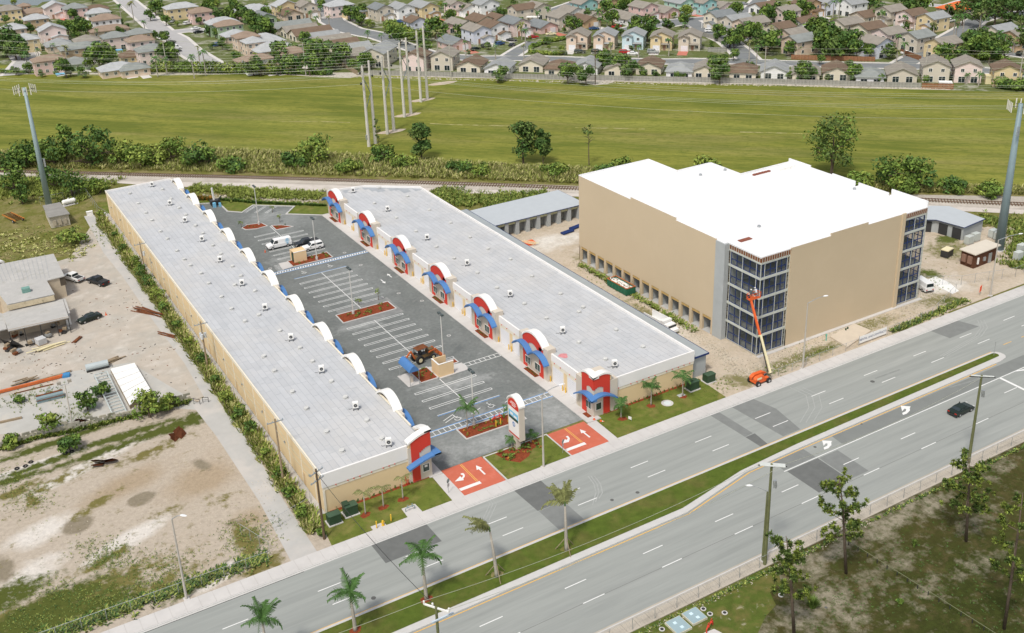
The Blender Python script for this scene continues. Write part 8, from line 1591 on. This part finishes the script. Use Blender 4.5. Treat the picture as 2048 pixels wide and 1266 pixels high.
# trees of the estate
def far_tree(px, py, r_, k, st=0):
    p_ = P(px, py, r_*.9); m_ = (('bush','dark'),('dark','pine'),('lite','bush'),('bush','dark'))[k%4]
    return make_tree('tree', ('round leafy tree','dark leafy tree','light green tree','broad green tree')[k%4]+' standing between the houses of the estate', 'tree', p_, 200+k%4, 3.0, 5.0, .8, LM(*m_), 560, .42, None, 14, r_/3.0*1.0)
TR = [(8,85,8,1),(28,93,7,1),(15,70,6,1),(40,100,5,0),(148,28,4,0),(160,45,5,1),(135,55,5,0),(152,62,4,3),(170,55,5,0),(110,20,2.5,1),(122,48,3,3),(60,58,4,0),(38,45,3,1),(10,38,3,0),(130,135,5,0),(118,128,3.5,3),(195,110,7,0),(185,118,5,3),(215,118,5,0),(175,105,4,1),(45,105,4,3),(58,135,3,0),(30,140,2.5,1),(75,135,2,0),(83,145,2,3),(140,140,3,1),(165,143,3,3),(310,15,5,0),(300,28,4,3),(318,10,4,1),(332,40,3.2,0),(325,33,2,3),(355,45,2,2),(310,70,3,0),(332,74,4,0),(240,60,3,1),(338,105,6,0),(330,100,4,3),(347,112,4,0),(420,12,5,0),(428,25,4,3),(440,30,5,1),(455,26,4,0),(475,25,6,3),(490,30,5,1),(505,35,5,0),(435,5,4,2),(465,8,4,0),(400,40,2.5,0),(418,60,3.5,1),(430,65,3,0),(445,80,2,0),(470,113,3,0),(510,48,6,3),(525,55,6,0),(540,60,4,1),(530,25,4,0),(555,105,6,0),(560,115,5,3),(585,100,4,0),(606,76,4,0),(615,95,5,1),(625,105,7,0),(640,112,7,3),(652,118,5,0),(600,125,5,1),(618,130,5,0),(560,132,4,3),(575,128,5,0),(505,130,5,1),(520,135,4,0),(660,95,4,3),(678,108,6,0),(665,120,5,1),(690,103,4,3),(725,122,4.5,0),(738,118,4,3),(700,128,3,0),(640,10,4,0),(700,25,5,0),(715,28,5,3),(722,38,4,0),(735,45,3,2),(727,18,4,0),(690,20,3,1),(780,62,4,0),(800,72,5,0),(870,55,6,0),(882,65,5,3),(845,82,4,1),(900,30,4,0),(925,18,3,3),(850,95,4,0),(855,68,4,0),(995,28,4,1),(1005,25,3,0),(920,62,4,3),(1002,145,3.5,0),(995,152,3,1),(1135,145,6,0),(1128,138,4,1),(1172,148,6,1),(1160,142,4,0),(1213,118,6,0),(1222,128,5,1),(1205,125,4,0),(1245,130,6,0),(1260,138,6,1),(1252,122,4,3),(1235,118,4,0),(1290,147,3,0),(1312,148,2.6,1),(1285,140,2.5,3),(1352,150,2.5,0),(1365,152,2.2,3),(1435,135,6,0),(1440,145,6,1),(1428,125,5,3),(1418,132,4,2),(1448,120,4,0),(1467,108,3,0),(1500,132,3,3),(1145,48,5,0),(1155,52,4,3),(1180,28,4,1),(1210,15,5,0),(1225,35,5,0),(1230,22,4,3),(1245,10,5,0),(1258,8,4,3),(1280,52,6,0),(1295,60,6,1),(1300,48,5,3),(1270,60,4,0),(1310,68,4,0),(1335,48,4,1),(1300,40,3,2),(1370,40,4,0),(1369,21,5,2),(1470,20,5,0),(1478,35,3,3),(1435,62,4,0),(1437,70,3,1),(1460,75,5,3),(1468,82,4,0),(1490,58,5,1),(1500,65,6,0),(1480,72,4,3),(1498,50,4,0),(1540,30,6,0),(1550,22,5,3),(1535,50,4,1),(1575,38,5,0),(1580,45,4,1),(1510,68,4,0),(1520,80,5,1),(1535,85,6,0),(1545,78,5,3),(1600,15,5,0),(1612,20,5,3),(1587,95,4,0),(1595,90,3,1),(1580,100,3,0),(1610,92,3,3),(1638,60,7,0),(1650,68,7,1),(1660,80,7,0),(1645,85,6,3),(1630,75,5,0),(1670,90,7,1),(1690,85,7,0),(1700,92,6,3),(1720,80,6,1),(1715,98,5,0),(1680,98,5,3),(1740,102,4,0),(1770,92,4,0),(1780,100,4,1),(1640,118,3,0),(1612,142,6,0),(1620,148,5,1),(1600,147,4,3),(1705,143,5,0),(1712,150,4,3),(1695,132,4,1),(1580,150,2.6,0),(1655,153,2,1),(1765,158,3,0),(1770,30,4,0),(1760,22,5,1),(1820,5,7,1),(1840,8,6,0),(1810,12,5,3),(1740,5,6,0),(1890,108,5,0),(1910,112,5,3),(1895,118,4,1),(1940,85,6,1),(1950,92,6,0),(1965,90,6,1),(1935,78,5,3),(1975,82,5,0),(1990,95,6,1),(2010,100,5,0),(1980,105,5,3),(1960,72,5,1),(2000,80,4,0),(2040,75,6,1),(1900,22,4,1),(2035,140,4,1),(1850,158,2.5,0),(1920,118,3,3),(1848,150,2,1)]
for k, (x, y, r_, kk) in enumerate(TR): far_tree(x, y+2, r_*(.82 if y < 117 or x < 1100 else .66), kk)
for (x, y, r_) in ((1950,18,9),(1975,10,11),(2005,15,11),(2035,12,12),(1990,30,9),(2020,34,9),(1960,35,8),(2048,40,9),(1925,30,7),(1940,5,9),(2060,20,10)): p_ = P(x,y+12,2); make_tree('tree', 'tall dark tree of the wood at the top right corner', 'tree', p_, 210, 5.0, 9.0, 2.0, LM('dark','pine'), 520, .6, None, 14, r_/7.5)
PL = [(129,95,1,7),(105,90,.8,5),(50,108,1.0,7),(75,100,.8,6),(262,8,1.3,9),(238,12,1.0,8),(287,45,.9,4),(113,12,.8,6),(195,45,.6,4),(193,60,.7,4),(383,115,1.1,8),(405,105,1.2,9),(395,95,.7,6),(310,118,1.2,7),(330,120,.9,6),(355,105,.6,4),(560,18,1.2,7),(575,25,1.0,6),(620,25,.9,7),(632,35,.9,7),(657,35,.9,7),(640,15,.8,6),(735,65,.9,6),(762,70,.8,5),(528,5,.8,6),(590,118,1.0,6),(655,90,1.0,7),(720,130,.8,4),(873,68,1.6,8),(890,10,1.1,7),(930,85,.8,6),(990,92,.8,6),(1043,52,1.4,6),(1050,62,1.0,5),(1095,18,1.0,7),(1075,25,.9,5),(1047,92,.7,5),(1198,22,1.2,7),(1200,40,1.0,5),(1214,42,.8,5),(1222,90,.9,5),(1277,95,.8,4),(1338,82,1.0,6),(1370,48,.8,5),(1652,10,.9,7),(1668,5,.9,7),(1695,8,.7,5),(1680,2,.7,8),(1543,55,.8,7),(1785,60,.9,6),(1797,75,1.1,6),(1810,88,.9,5),(1795,103,.7,4),(1757,88,.8,4),(1810,35,1.0,6),(1765,24,.9,6),(1868,50,.9,5),(1898,12,.9,6),(1912,35,1.1,9),(1930,32,1.1,10),(1962,30,1.1,10),(1915,50,.8,6),(2000,65,.9,7),(2012,72,.9,6),(2030,80,.7,5),(1960,88,1.2,5),(1935,150,.7,3),(1960,148,.8,4),(1500,85,.8,7),(1515,95,.8,8)]
for k, (x, y, sc, h) in enumerate(PL): palm_far('fan-crowned palm standing between the houses of the estate', P(x,y,h), h, sc, None, 'l_palm' if k%4 else 'l_dry', k%4)
rg = random.Random(404); cnt = 0
for k in range(1200):        # small garden shrubs and trees wherever a plot has room for them
    x = rg.uniform(0,2048); y = rg.uniform(6,146) if x < 700 else rg.uniform(6,112); p_ = P(x,y)
    if any((p_[0]-a)**2+(p_[1]-b_)**2 < (r_*.95)**2 for a, b_, r_ in HOUSES): continue
    if any(abs((p_[0]-A_[0])*(B3[1]-A_[1])-(p_[1]-A_[1])*(B3[0]-A_[0]))/math.hypot(B3[0]-A_[0],B3[1]-A_[1]) < w3/2+1.5 and -3 < ((p_[0]-A_[0])*(B3[0]-A_[0])+(p_[1]-A_[1])*(B3[1]-A_[1]))/math.hypot(B3[0]-A_[0],B3[1]-A_[1]) < math.hypot(B3[0]-A_[0],B3[1]-A_[1])+3 for A_, B3, w3 in ROADSEG): continue
    cnt += 1
    if cnt > 190: break
    s_ = rg.choice((.28,.35,.45,.6,.75)); make_tree('garden_shrub', ('small rounded garden shrub','dark garden shrub','pale green garden shrub')[cnt%3]+' in a plot of the estate', 'shrub', p_, 200+cnt%4, 3.0, 5.0, .8, LM(*(('bush','lite'),('dark','bush'),('lite','bush'))[cnt%3]), 560, .42, None, 14, s_)
# cars of the estate
CARS = [(345,42,'sedan','carsilver',60),(376,47,'suv','carwhite',20),(392,57,'sedan','carwhite',10),(397,64,'sedan','carblack',10),(436,90,'suv','carblue',25),(350,97,'van','carwhite',10),(352,102,'sedan','cargreen',10),(342,84,'sedan','carblack',20),(617,13,'suv','carwhite',-60),(783,45,'sedan','carblack',-70),(800,43,'sedan','carblue',-60),(951,98,'sedan','cargreen',15),(972,92,'suv','carblack',15),(1000,88,'suv','carblue',15),(1023,80,'sedan','carblack',-45),(1024,90,'sedan','carblack',40),(1102,68,'sedan','creampaint',-20),(1067,74,'sedan','carred',-20),(1160,104,'suv','cargreen',-45),(1194,104,'suv','cargreen',-45),(1188,57,'sedan','carblue',-20),(1233,53,'sedan','carred',0),(1247,47,'sedan','carwhite',0),(1250,105,'suv','carred',-45),(1266,107,'sedan','carwhite',-45),(1306,104,'suv','carsilver',-45),(1399,25,'sedan','carred',0),(1420,62,'suv','carwhite',-30),(1527,98,'suv','carblack',0),(1500,80,'sedan','carwhite',0),(1488,8,'sedan','carsilver',0),(1815,55,'sedan','carwhite',-60),(1812,105,'sedan','carwhite',0),(1900,42,'suv','carwhite',0),(1955,68,'sedan','carsilver',0),(2043,108,'suv','carblack',0),(713,118,'sedan','carwhite',0),(1914,157,'suv','cargreen',-45),(115,28,'sedan','carwhite',0),(30,37,'suv','carwhite',-60)]
CN = dict(carsilver='silver',carwhite='white',carblack='black',carblue='blue',cargreen='dark green',carred='red',creampaint='cream')
for (x, y, kd, pc, a) in CARS: vehicle(kd, '%s %s parked among the houses of the estate' % (CN[pc], {'sedan':'saloon car','suv':'estate car','van':'van'}[kd]), (*P(x,y,.5),.02), R(a), M[pc], group=None, detail=False)
# garden things near the fence
for (lb, px, py, w_, d, h, m_, nm, ct) in (('cream metal garden shed behind the pink-beige house',1981,150,3.2,3.2,2.8,'creampaint','garden_shed','shed'),('white garden shed behind the brown stretch of fence',1891,163,4.2,2.6,2.0,'white','garden_shed','shed'),('blue pool beside the peach single-storey house',120,147,3.2,2.6,.5,'sky','garden_pool','pool'),('blue tarpaulin shelter between the left houses',78,73,3.2,2.6,2.2,'sky','garden_shelter','shelter'),('blue parasol shape beside the pale pink house',238,99,2.4,2.4,2.4,'sky','garden_shelter','shelter'),('white carport beside the grey-roofed pink house',242,108,6,4,2.3,'white','carport','carport'),('white carport among the left houses',185,46,7,4,2.4,'white','carport','carport'),('white awning behind the pink-beige house',1935,148,6,2.5,2.2,'white','awning','awning'),('white awning on the beige house in the middle blocks',1066,33,6,3,2.4,'white','awning','awning')):
    p_ = P(px,py,h); t = thing(nm, lb, ct, (*p_,0), R(-45 if px > 700 else 0)); MB().box(-w_/2,w_/2,-d/2,d/2,h-.25,h).box(-w_/2,-w_/2+.12,-d/2,-d/2+.12,0,h-.25).box(w_/2-.12,w_/2,-d/2,-d/2+.12,0,h-.25).obj('top', M[m_], t)
    if nm in ('garden_shed',): MB().box(-w_/2+.1,w_/2-.1,-d/2+.13,d/2-.1,0,h-.26).obj('wall', M[m_], t)
# wooden line poles by the fence
LPp = []
for i, (bx, by, tx_, ty_) in enumerate(((612,151,605,84),(902,155,901,86),(1190.5,169,1189,113),(1528,165,1520,95),(1848,164,1853,104),(80,145,73,84),(335,144,333,92),(2036,176,2040,90))):
    b_ = P(bx,by); hh = 12.5; t = thing('line_pole', 'slim pole standing along the housing edge of the field', 'utility pole', (*b_,0), R(-45)); MB().tube([(0,0,0),(0,0,hh)],[.2,.13],6).obj('pole', M['poleconc'] if i != 2 else M['polewood'], t); MB().box(-.9,.9,-.06,.06,hh-.6,hh-.45).obj('crossarm', M['wood'], t); LPp.append((b_[0],b_[1],hh,bx))
LPp.sort(key=lambda q_: q_[3])
for a, b in zip(LPp, LPp[1:]): wire((a[:3],b[:3]), 'thin wire strung along the housing edge of the field', .035, 1.0)
# ---------------------------------------------------------------- labels: say which one where several look alike
def top(o): return o.parent is None
by = {}
bpy.context.view_layer.update()
for o in C.objects:
    if o.parent is None and 'label' in o: by.setdefault(o['label'], []).append(o)
OR = ['leftmost','second','third','fourth','fifth','sixth','seventh','eighth','ninth','tenth']
def ordn(k, n):
    if k == 0: return 'leftmost'
    if k == n-1: return 'rightmost'
    if k < 10: return OR[k]+' from left'
    if n-1-k < 10: return OR[n-1-k]+' from right'
    return '%d%s from left' % (k+1, 'th' if (k+1)%100 in (11,12,13) else {1:'st',2:'nd',3:'rd'}.get((k+1)%10,'th'))
for lb, L in by.items():
    if len(L) < 2: continue
    L.sort(key=lambda o: PX(tuple(o.matrix_world.translation))[0]); lb = ' '.join(lb.split()[:13]) if len(lb.split()) > 13 else lb
    for k, o in enumerate(L):
        o['label'] = lb+', '+ordn(k,len(L))
        if 'group' not in o: o['group'] = lb[:60]
